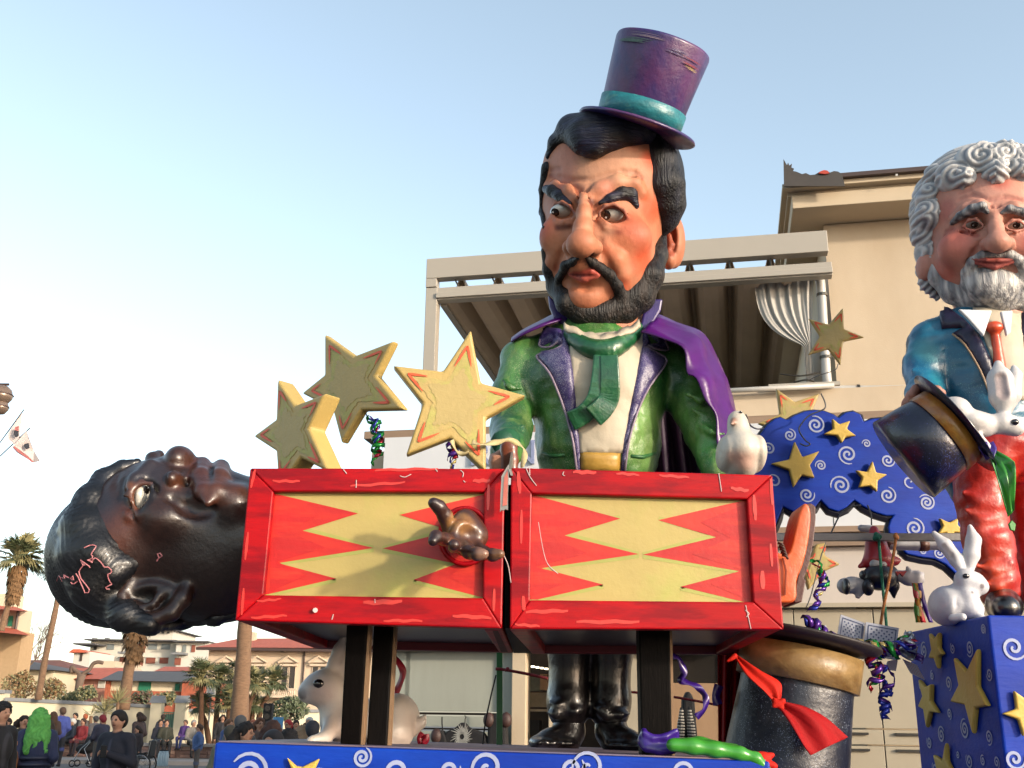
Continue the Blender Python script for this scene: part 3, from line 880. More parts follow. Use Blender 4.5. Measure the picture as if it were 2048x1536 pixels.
m = MB().hexa([P(1009, 1256, 5.3), P(1022, 1256, 5.3), P(1062, 1306, 7.05), P(1028, 1306, 7.05)] + [v + Vector((0, 0, .72)) for v in (P(1009, 1256, 5.3), P(1022, 1256, 5.3), P(1062, 1306, 7.05), P(1028, 1306, 7.05))])
m.build('black_divider', M_gap, boxR)
m = MB().hexa([P(1034, 1262, 5.34), P(1052, 1262, 5.34), P(1084, 1306, 7.0), P(1066, 1306, 7.0)] + [v + Vector((0, 0, .02)) for v in (P(1034, 1262, 5.34), P(1052, 1262, 5.34), P(1084, 1306, 7.0), P(1066, 1306, 7.0))]); m.build('raw_batten', M_raw, boxR)
m = MB().hexa([P(985, 1262, 5.34), P(996, 1262, 5.34), P(1016, 1304, 7.0), P(1002, 1304, 7.0)] + [v + Vector((0, 0, .02)) for v in (P(985, 1262, 5.34), P(996, 1262, 5.34), P(1016, 1304, 7.0), P(1002, 1304, 7.0))]); m.build('raw_batten', M_raw, boxL)

# ---- black posts that carry the boxes
def post(name, label, top, base_, Yt, Yb, w, dp):
    (x0, y0, x1, y1) = top; (a0, b0, a1, b1) = base_
    pb0, pb1 = onp(a0, Yb), onp(a1, Yb)
    pt0, pt1 = P(x0, y0, Yt), P(x1, y1, Yt)
    pt0.z += .035; pt1.z = pt0.z
    root = thing(name, label, 'post', (pb0 + pb1) / 2, 'black posts under the boxes')
    D = Vector((0, dp, 0))
    m = MB().hexa([pb0, pb1, pb1 + D, pb0 + D, pt0, pt1, pt1 + D, pt0 + D]); m.build('beam', M_gap, root, bevel=.008)
    e = .014
    m = MB().hexa([pb1 + Vector((.001, .012, 0)), pb1 + Vector((e, .012, 0)), pb1 + Vector((e, dp, 0)), pb1 + Vector((.001, dp, 0)), pt1 + Vector((.001, .012, 0)), pt1 + Vector((e, .012, 0)), pt1 + Vector((e, dp, 0)), pt1 + Vector((.001, dp, 0))])
    m.build('plywood_edge', mat('plywood_edge', (150, 118, 86), rough=.7, var=.25, nscale=12, stretch=(1, 1, .3), bump=.2), root)
    return root
post('black_post', 'black wooden post under the left red box, nearer the lying head', (693, 1252, 735, 1254), (680, 1486, 720, 1488), 5.48, 5.62, 0, .11)
post('black_post', 'black wooden post under the left red box, right one of the close pair', (747, 1262, 786, 1263), (733, 1488, 774, 1490), 5.75, 5.70, 0, .11)
post('black_post', 'thick black wooden post under the right red box, tied with purple cloth', (1278, 1262, 1340, 1262), (1283, 1500, 1344, 1502), 5.60, 5.60, 0, .14)

# ---- flat-pack of gold stars standing on the box tops
def bigstar(name, label, poly, Y, th_, tilt, parent_dz=0, faceoff=None):
    """star plate: outline at depth Y, turned by tilt (radians) about the vertical"""
    cx = sum(p[0] for p in poly) / len(poly); cy = sum(p[1] for p in poly) / len(poly)
    c = P(cx, cy, Y)
    nrm = Vector((math.sin(tilt), -math.cos(tilt), 0))
    root = thing(name, label, 'star', (c.x, c.y, min(P(x, y, Y).z for x, y in poly)), 'gold stars on the float')
    pts = [PL(x, y, c, nrm) for x, y in poly]
    m = MB().prism(pts, -nrm * th_)
    o = m.build('plate', M_gold, root, bevel=.016, seg=3)
    bm = bmesh.new(); bm.from_mesh(o.data); bmesh.ops.recalc_face_normals(bm, faces=bm.faces); bm.to_mesh(o.data); bm.free()
    # green tinted inner star and orange chevrons painted on the face
    n = len(pts)
    cc = sum(pts, Vector()) / n
    inner = [cc + (p - cc) * .70 + nrm * .003 for p in pts]
    core = [cc + (p - cc) * (.46 if i % 2 == 0 else .58) + nrm * .005 for i, p in enumerate(pts)]
    def rough_edge(q, j, m_=9):
        out = []
        for i in range(len(q)):
            a, b = q[i], q[(i + 1) % len(q)]; e = (b - a).normalized().cross(nrm)
            out += [a.lerp(b, t / m_) + e * (random.uniform(-j, j) if t else 0) for t in range(m_)]
        return out
    g1 = rough_edge(inner, .006); mm = MB().add(g1, [tuple(range(len(g1)))]); mm.build('green_tint', M_gedge, root)
    g1 = rough_edge(core, .010); mm = MB().add(g1, [tuple(range(len(g1)))]); mm.build('face_paint', M_goldface, root)
    for i in range(0, n, 2):
        tip = cc + (pts[i] - cc) * .76 + nrm * .007
        for j, fr in ((i - 1, .62), (i + 1, .5)):
            q = cc + (pts[j % n] - cc) * .74 + nrm * .007
            a, b = tip, tip.lerp(q, fr)
            e = (b - a).normalized(); sd_ = e.cross(nrm) * .0075
            mm = MB().strip([a, a.lerp(b, .25), a.lerp(b, .6), b], [sd_ * .7, sd_, sd_ * .9, sd_ * .25]); mm.build('orange_line', M_oline, root)
    return root
S1 = [(553, 755), (592, 808), (662, 784), (620, 860), (652, 932), (560, 925), (555, 960), (548, 900), (504, 876), (550, 840)]
S1 = [(554, 757), (590, 810), (650, 786), (618, 856), (658, 945), (600, 916), (556, 975), (551, 902), (505, 872), (551, 838)]
S2 = [(648, 668), (708, 711), (786, 681), (751, 751), (806, 818), (722, 820), (682, 887), (664, 818), (602, 786), (648, 749)]
S3 = [(942, 658), (962, 765), (1052, 790), (972, 835), (972, 945), (900, 875), (812, 909), (846, 806), (786, 730), (886, 742)]
bigstar('gold_star', 'smallest of three thick gold stars on the box, lowest and nearest the lying head', S1, 5.62, .12, rad(-42))
bigstar('gold_star', 'thick gold star in shade, middle of the three standing on the left box', S2, 5.95, .06, rad(-40))
bigstar('gold_star', 'large sunlit gold star on the left box before the magician sleeve', S3, 5.75, .09, rad(4))
# ================================================================== THE MAGICIAN
VM_skin = mat('painted_skin', vcol=True, rough=.55, var=.13, nscale=14, stretch=(1, 1, .5), bump=.28, bscale=20, bstretch=(1, 1, .7), spec=.3)
VM_cloth = mat('painted_cloth', vcol=True, rough=.42, var=.25, nscale=9, stretch=(1, 1, .6), bump=.35, bscale=16, coat=.1)
VM_hair = mat('painted_hair', vcol=True, rough=.3, var=.25, nscale=10, bump=.25, bscale=26, coat=.35)
M_green = mat('green_glitter', vcol=True, rough=.42, var=.34, nscale=8, bump=.5, bscale=13, glitter=(210, .87, (170, 184, 140)), coat=.06, rgb2=(120, 152, 78), mix=(.50, .74), stretch=(1.6, 1.6, .5))
M_lapel = mat('purple_lapel', (62, 48, 108), rough=.4, var=.3, nscale=7, bump=.2, bscale=30, glitter=(170, .81, (146, 140, 166)))
M_piping = mat('lilac_piping', (150, 132, 150), rough=.5, var=.2, nscale=16, bump=.1)
M_shirt = mat('shirt_paint', (206, 192, 168), rough=.6, var=.12, nscale=5, stretch=(2, 2, .5), bump=.15, bscale=20)
M_goldcl = mat('gold_cummerbund', (196, 152, 66), rough=.4, var=.15, bump=.12)
M_tie = mat('green_cravat', (24, 92, 54), rough=.35, var=.4, nscale=10, bump=.3, bscale=24, coat=.3, rgb2=(90, 140, 90), mix=(.55, .75))
M_satin = mat('purple_satin', (84, 8, 112), rough=.34, var=.25, nscale=5, bump=.1, spec=.4)
M_blackgl = mat('black_gloss', (20, 16, 18), rough=.28, var=.4, nscale=8, bump=.35, bscale=24, coat=.5, rgb2=(84, 56, 36), mix=(.62, .8))
M_white_eye = mat('eye_white', (220, 216, 206), rough=.2, var=.04, bump=0, coat=.6)
M_iris = mat('iris', (38, 30, 26), rough=.15, var=.2, bump=0, coat=.6)

def E(s, x, y, Y, rx, ry, rz, **kw):
    c = P(x, y, Y); k = spx(x, y, Y); kz = abs(P(x, y + 1, Y).z - c.z)
    return s.ell(c, (rx * k, rz, ry * kz), **kw)
def CH(s, pts, Y, k=None, **kw):        # chain of (x, y, r[, dY])
    q = [P(p[0], p[1], Y + (p[3] if len(p) > 3 else 0)) for p in pts]
    r = [p[2] * spx(p[0], p[1], Y) for p in pts]
    return s.chain(q, r, k=k, **kw)
def HC(s, bvh, pts, out, kk, k=None, **kw):   # chain lying on a surface, (x, y, r)
    q = []
    for p in pts:
        l, n_ = hit(bvh, p[0], p[1]); v = (l - EYE).normalized()
        q.append(l - v * (p[3] if len(p) > 3 else out))
    return s.chain(q, [p[2] * kk for p in pts], k=k, **kw)
def HE(s, bvh, x, y, out, rx, ry, rz, kk, **kw):
    l, n_ = hit(bvh, x, y); v = (l - EYE).normalized()
    return s.ell(l - v * out, (rx * kk, rz, ry * kk), **kw)
def HPt(s, bvh, x, y, r, kk, col, soft):
    l, n_ = hit(bvh, x, y)
    return s.paint(l, r * kk, col, soft=soft * kk)
def eyeball(parent, bvh, x, y, rx, ry, ix, iy, ir, kk, sinkm, name='eye', tilt=0):
    l, n_ = hit(bvh, x, y); v = (l - EYE).normalized()
    c = l + v * sinkm
    s = Sculpt(.012, .005); s.ell(c, (rx * kk, .09, ry * kk * 1.12))
    o, b = s.build(name, M_white_eye, parent, relax=0)
    m = MB()
    for (rr, nm, mt) in ((ir, 'iris', M_iris),):
        li, ni = hit(b, ix, iy)
        if ni.dot(EYE - li) < 0: ni = -ni
        u = ni.orthogonal().normalized(); w = ni.cross(u)
        ring = [li + ni * .004 + (u * math.cos(a) + w * math.sin(a)) * rr * kk for a in np.linspace(0, 2 * math.pi, 20, endpoint=False)]
        m.add(ring + [li + ni * .014], [(i, (i + 1) % 20, 20) for i in range(20)])
        m.build(nm, mt, o, smooth=True)
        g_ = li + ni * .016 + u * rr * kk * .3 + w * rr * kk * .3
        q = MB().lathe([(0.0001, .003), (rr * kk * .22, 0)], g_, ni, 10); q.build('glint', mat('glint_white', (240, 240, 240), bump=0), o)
    return o

YM = 7.55
mag = thing('magician_figure', 'giant papier mache magician in green coat and tilted purple top hat', 'figure', onp(1185, YM))
KM = spx(1210, 450, YM)
# ---- body
sk = Sculpt(.022, .10)
E(sk, 1195, 800, YM, 128, 190, .44)
E(sk, 1195, 900, YM, 122, 120, .42)
E(sk, 1190, 775, YM - .03, 150, 84, .42)
CH(sk, [(1050, 712, 38), (1120, 716, 40), (1200, 742, 40), (1280, 716, 40), (1345, 712, 40)], YM, k=.15)
CH(sk, [(1042, 725, 42), (1027, 790, 41, -.1), (1022, 858, 38, -.25), (1014, 905, 30, -.75)], YM, k=.06)
CH(sk, [(1345, 722, 44), (1385, 800, 46, -.1), (1415, 860, 46, -.25), (1448, 950, 36, -.5)], YM, k=.06)
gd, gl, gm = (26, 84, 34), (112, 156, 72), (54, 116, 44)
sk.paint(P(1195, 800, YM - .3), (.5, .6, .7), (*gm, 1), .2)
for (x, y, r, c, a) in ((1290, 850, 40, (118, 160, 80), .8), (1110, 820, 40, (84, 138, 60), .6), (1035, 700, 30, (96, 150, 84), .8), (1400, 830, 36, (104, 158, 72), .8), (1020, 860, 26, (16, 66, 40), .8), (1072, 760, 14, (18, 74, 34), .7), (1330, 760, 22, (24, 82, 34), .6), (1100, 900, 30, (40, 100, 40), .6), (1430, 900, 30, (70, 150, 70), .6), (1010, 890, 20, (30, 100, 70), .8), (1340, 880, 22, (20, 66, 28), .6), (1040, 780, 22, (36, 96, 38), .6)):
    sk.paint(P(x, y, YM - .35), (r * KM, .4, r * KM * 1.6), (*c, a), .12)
# folds in the sleeves
for pts in ([(1375, 790, 5), (1400, 800, 6), (1425, 798, 4)], [(1385, 820, 5), (1410, 835, 6), (1440, 832, 4)], [(1398, 850, 5), (1425, 866, 6), (1450, 868, 4)], [(1000, 850, 5), (1020, 858, 6), (1045, 852, 4)], [(1002, 868, 5), (1022, 878, 6), (1040, 872, 4)], [(1008, 760, 4), (1020, 775, 5), (1040, 778, 4)]):
    CH(sk, [(a, b, c, -.42 - (.12 if b > 850 else 0)) for a, b, c in pts], YM, k=.03)
def crumple(V, N):
    a = np.array([noise.noise(Vector(v * 5.0)) + .5 * noise.noise(Vector(v * 13.0)) for v in V])
    b = np.array([noise.noise(Vector((v[0] * 9, v[1] * 9, v[2] * 22))) for v in V])
    return a * .016 + b * .006
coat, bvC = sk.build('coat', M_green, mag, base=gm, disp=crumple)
# flap pockets and rolled edge
for pts in ([(1085, 905, 3), (1105, 912, 4), (1130, 910, 3)], [(1262, 912, 3), (1285, 914, 4), (1312, 906, 3)]):
    m = MB().tube([hit(bvC, x, y)[0] for x, y, r in pts], [r * KM for *_, r in pts], 8); m.build('pocket_flap', mat('pocket_green', (44, 106, 52), bump=.2), coat, smooth=True)
# shirt, cummerbund
drape('shirt', [(1142, 672), (1285, 660), (1292, 690), (1285, 740), (1262, 830), (1244, 906), (1160, 906), (1152, 830), (1140, 740)], bvC, .012, M_shirt, mag, step=9, edge=0)
drape('cummerbund', [(1160, 904), (1241, 905), (1240, 945), (1161, 945)], bvC, .03, M_goldcl, mag, step=8, edge=5)
# lapels: facings and notched upper pieces
LL = [(1131, 658), (1137, 690), (1146, 740), (1152, 800), (1158, 870), (1163, 948), (1155, 948), (1146, 880), (1132, 828), (1115, 780), (1098, 742), (1075, 715), (1084, 704), (1108, 700), (1126, 690), (1122, 668)]
LR = [(1284, 658), (1283, 690), (1270, 760), (1256, 830), (1247, 880), (1240, 948), (1250, 948), (1258, 880), (1276, 820), (1300, 770), (1334, 722), (1310, 704), (1292, 696), (1300, 690), (1292, 668)]
lpL = drape('lapel', LL, bvC, .035, M_lapel, mag, step=7, edge=6)
lpR = drape('lapel', LR, bvC, .035, M_lapel, mag, step=7, edge=6)
drape('collar_flap', [(1090, 655), (1124, 660), (1128, 688), (1100, 693), (1112, 680), (1080, 695), (1077, 690)], bvC, .045, M_lapel, mag, step=6, edge=5)
drape('collar_flap', [(1292, 664), (1330, 682), (1336, 702), (1310, 697), (1296, 690), (1318, 688)], bvC, .045, M_lapel, mag, step=6, edge=5)
def rim(pts, w_, parent, off=.045):
    m = MB().tube([hit(bvC, x, y)[0] - ray(x, y).normalized() * off for x, y in spl2(pts, 3)], w_ * KM, 6); m.build('piping', M_piping, parent, smooth=True)
rim([(1126, 690), (1108, 700), (1080, 708), (1074, 716), (1098, 745), (1115, 782), (1132, 830), (1146, 884), (1154, 945)], 2.2, lpL)
rim([(1292, 694), (1310, 704), (1334, 722), (1300, 772), (1276, 822), (1258, 882), (1250, 945)], 2.2, lpR)
rim([(1090, 656), (1078, 690), (1100, 694), (1116, 682)], 2, lpL, .05)
rim([(1330, 682), (1337, 700), (1312, 698), (1296, 690)], 2, lpR, .05)
# cravat: gathered collar band, knot, two hanging tails
s = Sculpt(.014, .03)
q = []
for i in range(13):
    t = i / 12
    x = 1138 + 140 * t; y = 668 + 36 * math.sin(math.pi * t) ** .9 - 12 * t * t
    q.append(hit(bvC, x, y)[0] - ray(x, y).normalized() * .03)
s.chain(q, [.045 + .025 * math.sin(math.pi * i / 12) for i in range(13)], k=.03)
for x in (1190, 1202, 1214, 1226):
    l, n_ = hit(bvC, x, 700); s.ell(l - ray(x, 700).normalized() * .06, (.026, .05, .075), k=.008)
s.build('cravat', M_tie, mag)
for pts, w0 in (([(1203, 712), (1199, 760), (1190, 800), (1168, 828), (1142, 842)], 16), ([(1218, 712), (1220, 760), (1218, 795), (1204, 818), (1186, 834)], 18)):
    q = spl2(pts, 5); m = MB(); c = []; sd_ = []
    for i, (x, y) in enumerate(q):
        l, n_ = hit(bvC, x, y); c.append(l - ray(x, y).normalized() * (.07 + .02 * (w0 == 18)))
    for i, p in enumerate(c):
        t = (c[min(i + 1, len(c) - 1)] - c[max(i - 1, 0)]); sd_.append(t.cross(EYE - p).normalized() * w0 * KM * (.9 + .25 * i / len(c)))
    m.strip(c, sd_); m.build('cravat_tail', M_tie, mag, solid=.05, bevel=.012, smooth=False)
# shirt collar frill
m = MB(); cc = []
for i in range(25):
    t = i / 24; x = 1128 + 152 * t; y = 652 + 26 * math.sin(math.pi * t) - 4 * t + 2.5 * math.sin(t * 30)
    cc.append(P(x, y, YM - .36 - .1 * math.sin(math.pi * t)))
m.strip(cc, [Vector((0, .03, .035))] * 25); m.build('collar_frill', M_shirt, mag, solid=.02, smooth=True)

# ---- purple cape
m = MB(); nu = 10
inn_ = spline([P(*p) for p in [(1282, 664, 7.15), (1330, 682, 7.05), (1368, 700, 7.0), (1378, 742, 7.0), (1396, 756, 6.98), (1408, 800, 6.98), (1428, 832, 6.98), (1436, 880, 6.98), (1448, 925, 7.0)]], 4)
out_ = spline([P(*p) for p in [(1300, 632, 7.75), (1352, 656, 7.75), (1395, 676, 7.75), (1424, 716, 7.7), (1446, 768, 7.7), (1458, 820, 7.7), (1466, 870, 7.7), (1470, 905, 7.7), (1472, 950, 7.7)]], 4)
n = len(inn_); vs_ = []
for i in range(n):
    for j in range(nu + 1):
        t = j / nu; p = inn_[i].lerp(out_[i], t)
        dirv = Vector((.75, -.4, .45)) if i < n * .4 else Vector((.9, -.4, 0))
        vs_.append(p + dirv * (.10 * math.sin(math.pi * t) + .018 * math.sin(t * 17 + i * .35)))
m.add(vs_, [(i * (nu + 1) + j, i * (nu + 1) + j + 1, (i + 1) * (nu + 1) + j + 1, (i + 1) * (nu + 1) + j) for i in range(n - 1) for j in range(nu)])
cape = m.build('cape', M_satin, mag, smooth=True, solid=.012)
m = MB(); vs_ = []; nx, ny = 40, 12
for j in range(ny + 1):
    for i in range(nx + 1):
        u = i / nx; v = j / ny
        x = 1215 + 160 * u + (u - .3) * 110 * v; y = 700 + 380 * v
        p = P(x, y, 8.0 + .08 * math.sin(u * 40) * v + .25 * math.cos((u - .5) * 3))
        vs_.append(p)
m.add(vs_, [(j * (nx + 1) + i, j * (nx + 1) + i + 1, (j + 1) * (nx + 1) + i + 1, (j + 1) * (nx + 1) + i) for j in range(ny) for i in range(nx)])
m.build('cape_back', mat('dark_purple_cloth', (58, 16, 62), rough=.6, var=.15), mag, smooth=True, solid=.012)
m = MB(); a = spline([P(*p) for p in [(1128, 640, 7.3), (1090, 652, 7.25), (1050, 670, 7.3), (1028, 684, 7.4)]], 5); b = spline([P(*p) for p in [(1130, 618, 7.8), (1092, 640, 7.8), (1055, 660, 7.8), (1030, 678, 7.75)]], 5)
vs_ = []
for i in range(len(a)):
    for j in range(6): vs_.append(a[i].lerp(b[i], j / 5) + Vector((-.02, 0, .02 * math.sin(math.pi * j / 5))))
m.add(vs_, [(i * 6 + j, i * 6 + j + 1, i * 6 + j + 7, i * 6 + j + 6) for i in range(len(a) - 1) for j in range(5)]); m.build('cape_shoulder', M_satin, mag, smooth=True, solid=.012)
M_purp = mat('purple_collar', (60, 40, 116), rough=.4, var=.25, nscale=8, bump=.15)
for poly, Y0 in (([(1096, 588), (1099, 612), (1108, 634), (1128, 652), (1136, 640), (1134, 618), (1112, 604)], 7.35), ([(1326, 597), (1302, 598), (1286, 628), (1280, 656), (1292, 662), (1310, 640), (1322, 620)], 7.3)):
    m = MB().prism([P(x, y, Y0) for x, y in poly], (0, .05, 0)); m.build('standing_collar', M_purp, mag, bevel=.015)

# ---- trousers, boots
s = Sculpt(.02, .05)
YL = 7.5
for pts in ([(1150, 1130, 46), (1138, 1300, 40), (1136, 1400, 40), (1137, 1420, 41)], [(1235, 1130, 46), (1224, 1300, 40), (1222, 1400, 38), (1220, 1422, 39)]):
    CH(s, pts, YL)
E(s, 1192, 1080, YL, 110, 80, .4)
for (x, y) in ((1115, 1405), (1150, 1418), (1112, 1425), (1205, 1415), (1240, 1425), (1215, 1428)):
    CH(s, [(x - 14, y, 6, -.12), (x, y + 5, 8, -.14), (x + 15, y + 2, 6, -.12)], YL, k=.03)
s.build('trousers', M_blackgl, mag)
for side, pts in (('l', [(1137, 1436, 30, 0), (1138, 1462, 30, 0), (1130, 1478, 27, -.05), (1100, 1482, 22, -.12), (1076, 1486, 16, -.18)]), ('r', [(1222, 1438, 29, 0), (1222, 1462, 30, 0), (1232, 1478, 27, -.05), (1258, 1484, 22, -.12), (1280, 1490, 16, -.16)])):
    s = Sculpt(.018, .05); CH(s, pts, YL)
    # flat sole
    k = spx(1150, 1480, YL)
    for p in pts[2:]:
        q = P(p[0], p[1], YL + p[3]); s.ell((q.x, q.y, zp(q.x, q.y) + .035), (p[2] * k * 1.12, .16, .035), k=.02)
    s.build('boot', M_blackgl, mag)

# ---- head
head_s = Sculpt(.013, .06)
def base_head(s):
    E(s, 1220, 392, YM, 138, 146, .58)
    E(s, 1204, 535, YM - .10, 112, 108, .47, k=.12)
    E(s, 1192, 470, YM - .16, 104, 90, .44, k=.12)
    E(s, 1208, 330, YM - .08, 118, 74, .54, k=.1)
    CH(s, [(1212, 640, 78), (1210, 700, 82)], YM, k=.05)
b0 = Sculpt(.03, .06); base_head(b0); Vb, Qb = b0.mesh(); bv0 = bvh_of(Vb, Qb)
s = head_s; base_head(s)
K = KM
skin = (206, 132, 98)
# forehead, brow, cheeks
HC(s, bv0, [(1178, 392, 8), (1200, 380, 12), (1235, 366, 14), (1268, 368, 12), (1284, 386, 8)], -.008, K, k=.05)
HC(s, bv0, [(1094, 372, 7), (1115, 372, 11), (1140, 382, 11), (1156, 396, 7)], -.008, K, k=.05)
HE(s, bv0, 1258, 474, -.06, 42, 34, .12, K, k=.1); HE(s, bv0, 1106, 475, -.05, 26, 34, .12, K, k=.08)
# eye sockets
HE(s, bv0, 1124, 424, .0, 25, 17, .09, K, op='-', k=.04); HE(s, bv0, 1225, 431, .0, 31, 18, .10, K, op='-', k=.04)
HE(s, bv0, 1150, 418, .01, 10, 18, .05, K, op='-', k=.05); HE(s, bv0, 1188, 420, .01, 10, 18, .05, K, op='-', k=.05)
# nose
HC(s, bv0, [(1169, 396, 10, -.01), (1168, 425, 12, .05), (1166, 455, 16, .11), (1163, 484, 22, .17)], 0, K, k=.05, col=(228, 158, 124, .9))
HE(s, bv0, 1163, 490, .20, 28, 24, .10, K, k=.05); HE(s, bv0, 1139, 494, .09, 14, 13, .07, K, k=.03); HE(s, bv0, 1190, 496, .10, 15, 14, .07, K, k=.03)
HE(s, bv0, 1151, 508, .15, 7, 5, .05, K, op='-', k=.015, col=(96, 36, 26)); HE(s, bv0, 1177, 509, .15, 8, 5, .05, K, op='-', k=.015, col=(96, 36, 26))
# cheek folds, lips, chin
HC(s, bv0, [(1200, 480, 4), (1212, 500, 5), (1224, 522, 4), (1232, 545, 3)], .012, K, op='-', k=.03, col=(160, 72, 44, .8), soft=.02); HC(s, bv0, [(1128, 488, 4), (1120, 508, 5), (1110, 540, 4)], .012, K, op='-', k=.03, col=(166, 82, 54, .8), soft=.02)
HC(s, bv0, [(1212, 498, 10), (1232, 520, 14), (1244, 548, 12)], -.02, K, k=.05); HC(s, bv0, [(1114, 500, 8), (1104, 525, 11), (1102, 550, 9)], -.02, K, k=.05)
HE(s, bv0, 1168, 530, -.02, 36, 24, .12, K, k=.06)
HC(s, bv0, [(1138, 549, 3), (1154, 542, 6), (1168, 545, 6), (1182, 543, 6), (1200, 551, 3)], .055, K, k=.015, col=(186, 78, 62), soft=.02)
HC(s, bv0, [(1144, 553, 3), (1168, 557, 8), (1194, 555, 3)], .055, K, k=.015, col=(204, 100, 84), soft=.02)
HC(s, bv0, [(1138, 550, 1.5), (1168, 551, 2), (1200, 552, 1.5)], .085, K, op='-', k=.006, col=(110, 36, 32), soft=.008)
HE(s, bv0, 1172, 596, -.01, 38, 26, .11, K, k=.06)
HC(s, bv0, [(1148, 572, 4), (1170, 575, 5), (1194, 573, 4)], .03, K, op='-', k=.04)
# wrinkles
for pts in ([(1098, 350, 2), (1116, 354, 3), (1145, 359, 3), (1180, 358, 3), (1210, 350, 3), (1245, 341, 3), (1270, 344, 3), (1284, 356, 2)], [(1150, 372, 3), (1158, 380, 4), (1161, 398, 3)], [(1180, 376, 3), (1174, 386, 4), (1174, 402, 3)], [(1245, 352, 2), (1265, 356, 3), (1280, 370, 2)], [(1100, 340, 2), (1118, 338, 2)], [(1106, 362, 2), (1128, 364, 3), (1148, 370, 2)]):
    HC(s, bv0, [(p[0], p[1], p[2] + 1.2) for p in pts], .008, K, op='-', k=.022, col=(150, 72, 50, .8), soft=.012)
# lids and bags
for pts, r_ in (([(1101, 424, 3), (1110, 409, 3.5), (1124, 405, 4), (1140, 413, 3.5), (1152, 429, 3)], .02), ([(1103, 428, 2.5), (1114, 440, 3), (1129, 442, 3), (1150, 434, 2.5)], .02), ([(1197, 426, 3), (1210, 412, 3.5), (1228, 409, 4.5), (1246, 420, 4), (1256, 438, 3)], .02), ([(1199, 432, 2.5), (1214, 447, 3), (1233, 451, 3), (1254, 442, 2.5)], .02), ([(1100, 438, 3), (1116, 450, 5), (1138, 449, 4), (1152, 440, 3)], .0), ([(1194, 438, 3), (1210, 456, 5), (1236, 462, 5), (1258, 452, 3)], .0)):
    HC(s, bv0, pts, r_, K, k=.02, col=(206, 128, 96, .8), soft=.01)
for pts in ([(1103, 424, 1.5), (1111, 413, 2), (1124, 410, 2), (1139, 417, 2), (1150, 430, 1.5)], [(1199, 428, 1.5), (1211, 417, 2), (1228, 414, 2), (1245, 424, 2), (1254, 439, 1.5)], [(1100, 444, 1.5), (1116, 456, 2), (1140, 453, 1.5)], [(1196, 446, 1.5), (1212, 463, 2), (1238, 468, 2), (1258, 458, 1.5)], [(1170, 408, 3), (1186, 404, 4), (1200, 412, 4)], [(1150, 404, 3), (1156, 414, 3)]):
    q_ = [hit(bv0, p[0], p[1])[0] - ray(p[0], p[1]).normalized() * .02 for p in pts]; s.paintline(q_, [p[2] * K for p in pts], (96, 44, 32, .85), .03)
# right ear
yE = YM + .05
E(s, 1346, 482, yE, 24, 54, .13, k=.02); E(s, 1340, 476, yE - .12, 13, 36, .07, op='-', k=.02, col=(176, 92, 66), soft=.02); E(s, 1338, 522, yE - .05, 14, 16, .08, k=.02)
CH(s, [(1338, 470, 5, -.09), (1342, 490, 6, -.09), (1336, 506, 5, -.09)], yE, k=.02)
# painted tones
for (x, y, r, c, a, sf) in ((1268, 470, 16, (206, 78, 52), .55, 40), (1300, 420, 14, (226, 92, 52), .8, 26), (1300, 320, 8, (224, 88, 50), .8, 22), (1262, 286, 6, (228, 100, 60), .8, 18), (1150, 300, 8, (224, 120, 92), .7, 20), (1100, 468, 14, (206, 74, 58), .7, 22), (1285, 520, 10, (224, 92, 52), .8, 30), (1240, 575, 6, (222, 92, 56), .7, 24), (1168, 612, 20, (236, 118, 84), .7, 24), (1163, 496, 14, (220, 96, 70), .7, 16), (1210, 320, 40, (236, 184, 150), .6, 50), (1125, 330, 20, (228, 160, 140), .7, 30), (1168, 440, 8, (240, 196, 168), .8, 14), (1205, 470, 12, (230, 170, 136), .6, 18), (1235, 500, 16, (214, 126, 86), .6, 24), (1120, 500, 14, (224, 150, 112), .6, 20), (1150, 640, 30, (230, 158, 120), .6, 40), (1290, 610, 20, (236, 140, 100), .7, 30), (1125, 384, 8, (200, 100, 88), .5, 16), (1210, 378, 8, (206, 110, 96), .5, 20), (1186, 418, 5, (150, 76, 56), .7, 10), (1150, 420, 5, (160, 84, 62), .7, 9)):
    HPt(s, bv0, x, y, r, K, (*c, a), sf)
head, bvH = s.build('head', VM_skin, mag, base=skin)
eyeball(head, bvH, 1124, 424, 23, 12.5, 1111, 424, 8.5, K, .034)
eyeball(head, bvH, 1225, 431, 28, 13.5, 1212, 430, 9.5, K, .034)

# ---- hair, beard, brows
hc = (22, 20, 28)
VM_hairv = mat('painted_hair_vertical', vcol=True, rough=.5, var=.5, nscale=26, stretch=(1.6, 1.6, .14), bump=1.0, bscale=42, bstretch=(1.3, 1.3, .10), spec=.35)
VM_hairh = mat('painted_hair_swept', vcol=True, rough=.42, var=.5, nscale=26, stretch=(.2, .5, 1.8), bump=.9, bscale=40, bstretch=(.16, .5, 1.4), spec=.4)
def twotone(c0, c1, f1, f2):
    a_, b_ = np.array(lin(c0)), np.array(lin(c1))
    def g_(V, N, C_):
        t = np.array([noise.noise(Vector((v[0] * f1, v[1] * f1, v[2] * f2))) for v in V])
        t = np.clip(t * 1.2 + .35, 0, 1)[:, None]
        return a_ * (1 - t) + b_ * t
    return g_
s = Sculpt(.014, .03)
E(s, 1226, 362, YM + .17, 142, 128, .56)
HC(s, bvH, [(1306, 285, 20), (1322, 320, 30), (1330, 370, 36), (1336, 410, 32), (1334, 440, 20), (1325, 466, 9)], -.03, K, k=.06)
HC(s, bvH, [(1094, 335, 12), (1087, 380, 9), (1084, 425, 7), (1088, 456, 4)], -.01, K)
s.build('hair', VM_hairv, head, base=hc, colfn=twotone((10, 10, 13), (38, 40, 52), 16, 2), relax=1)
s = Sculpt(.013, .04)
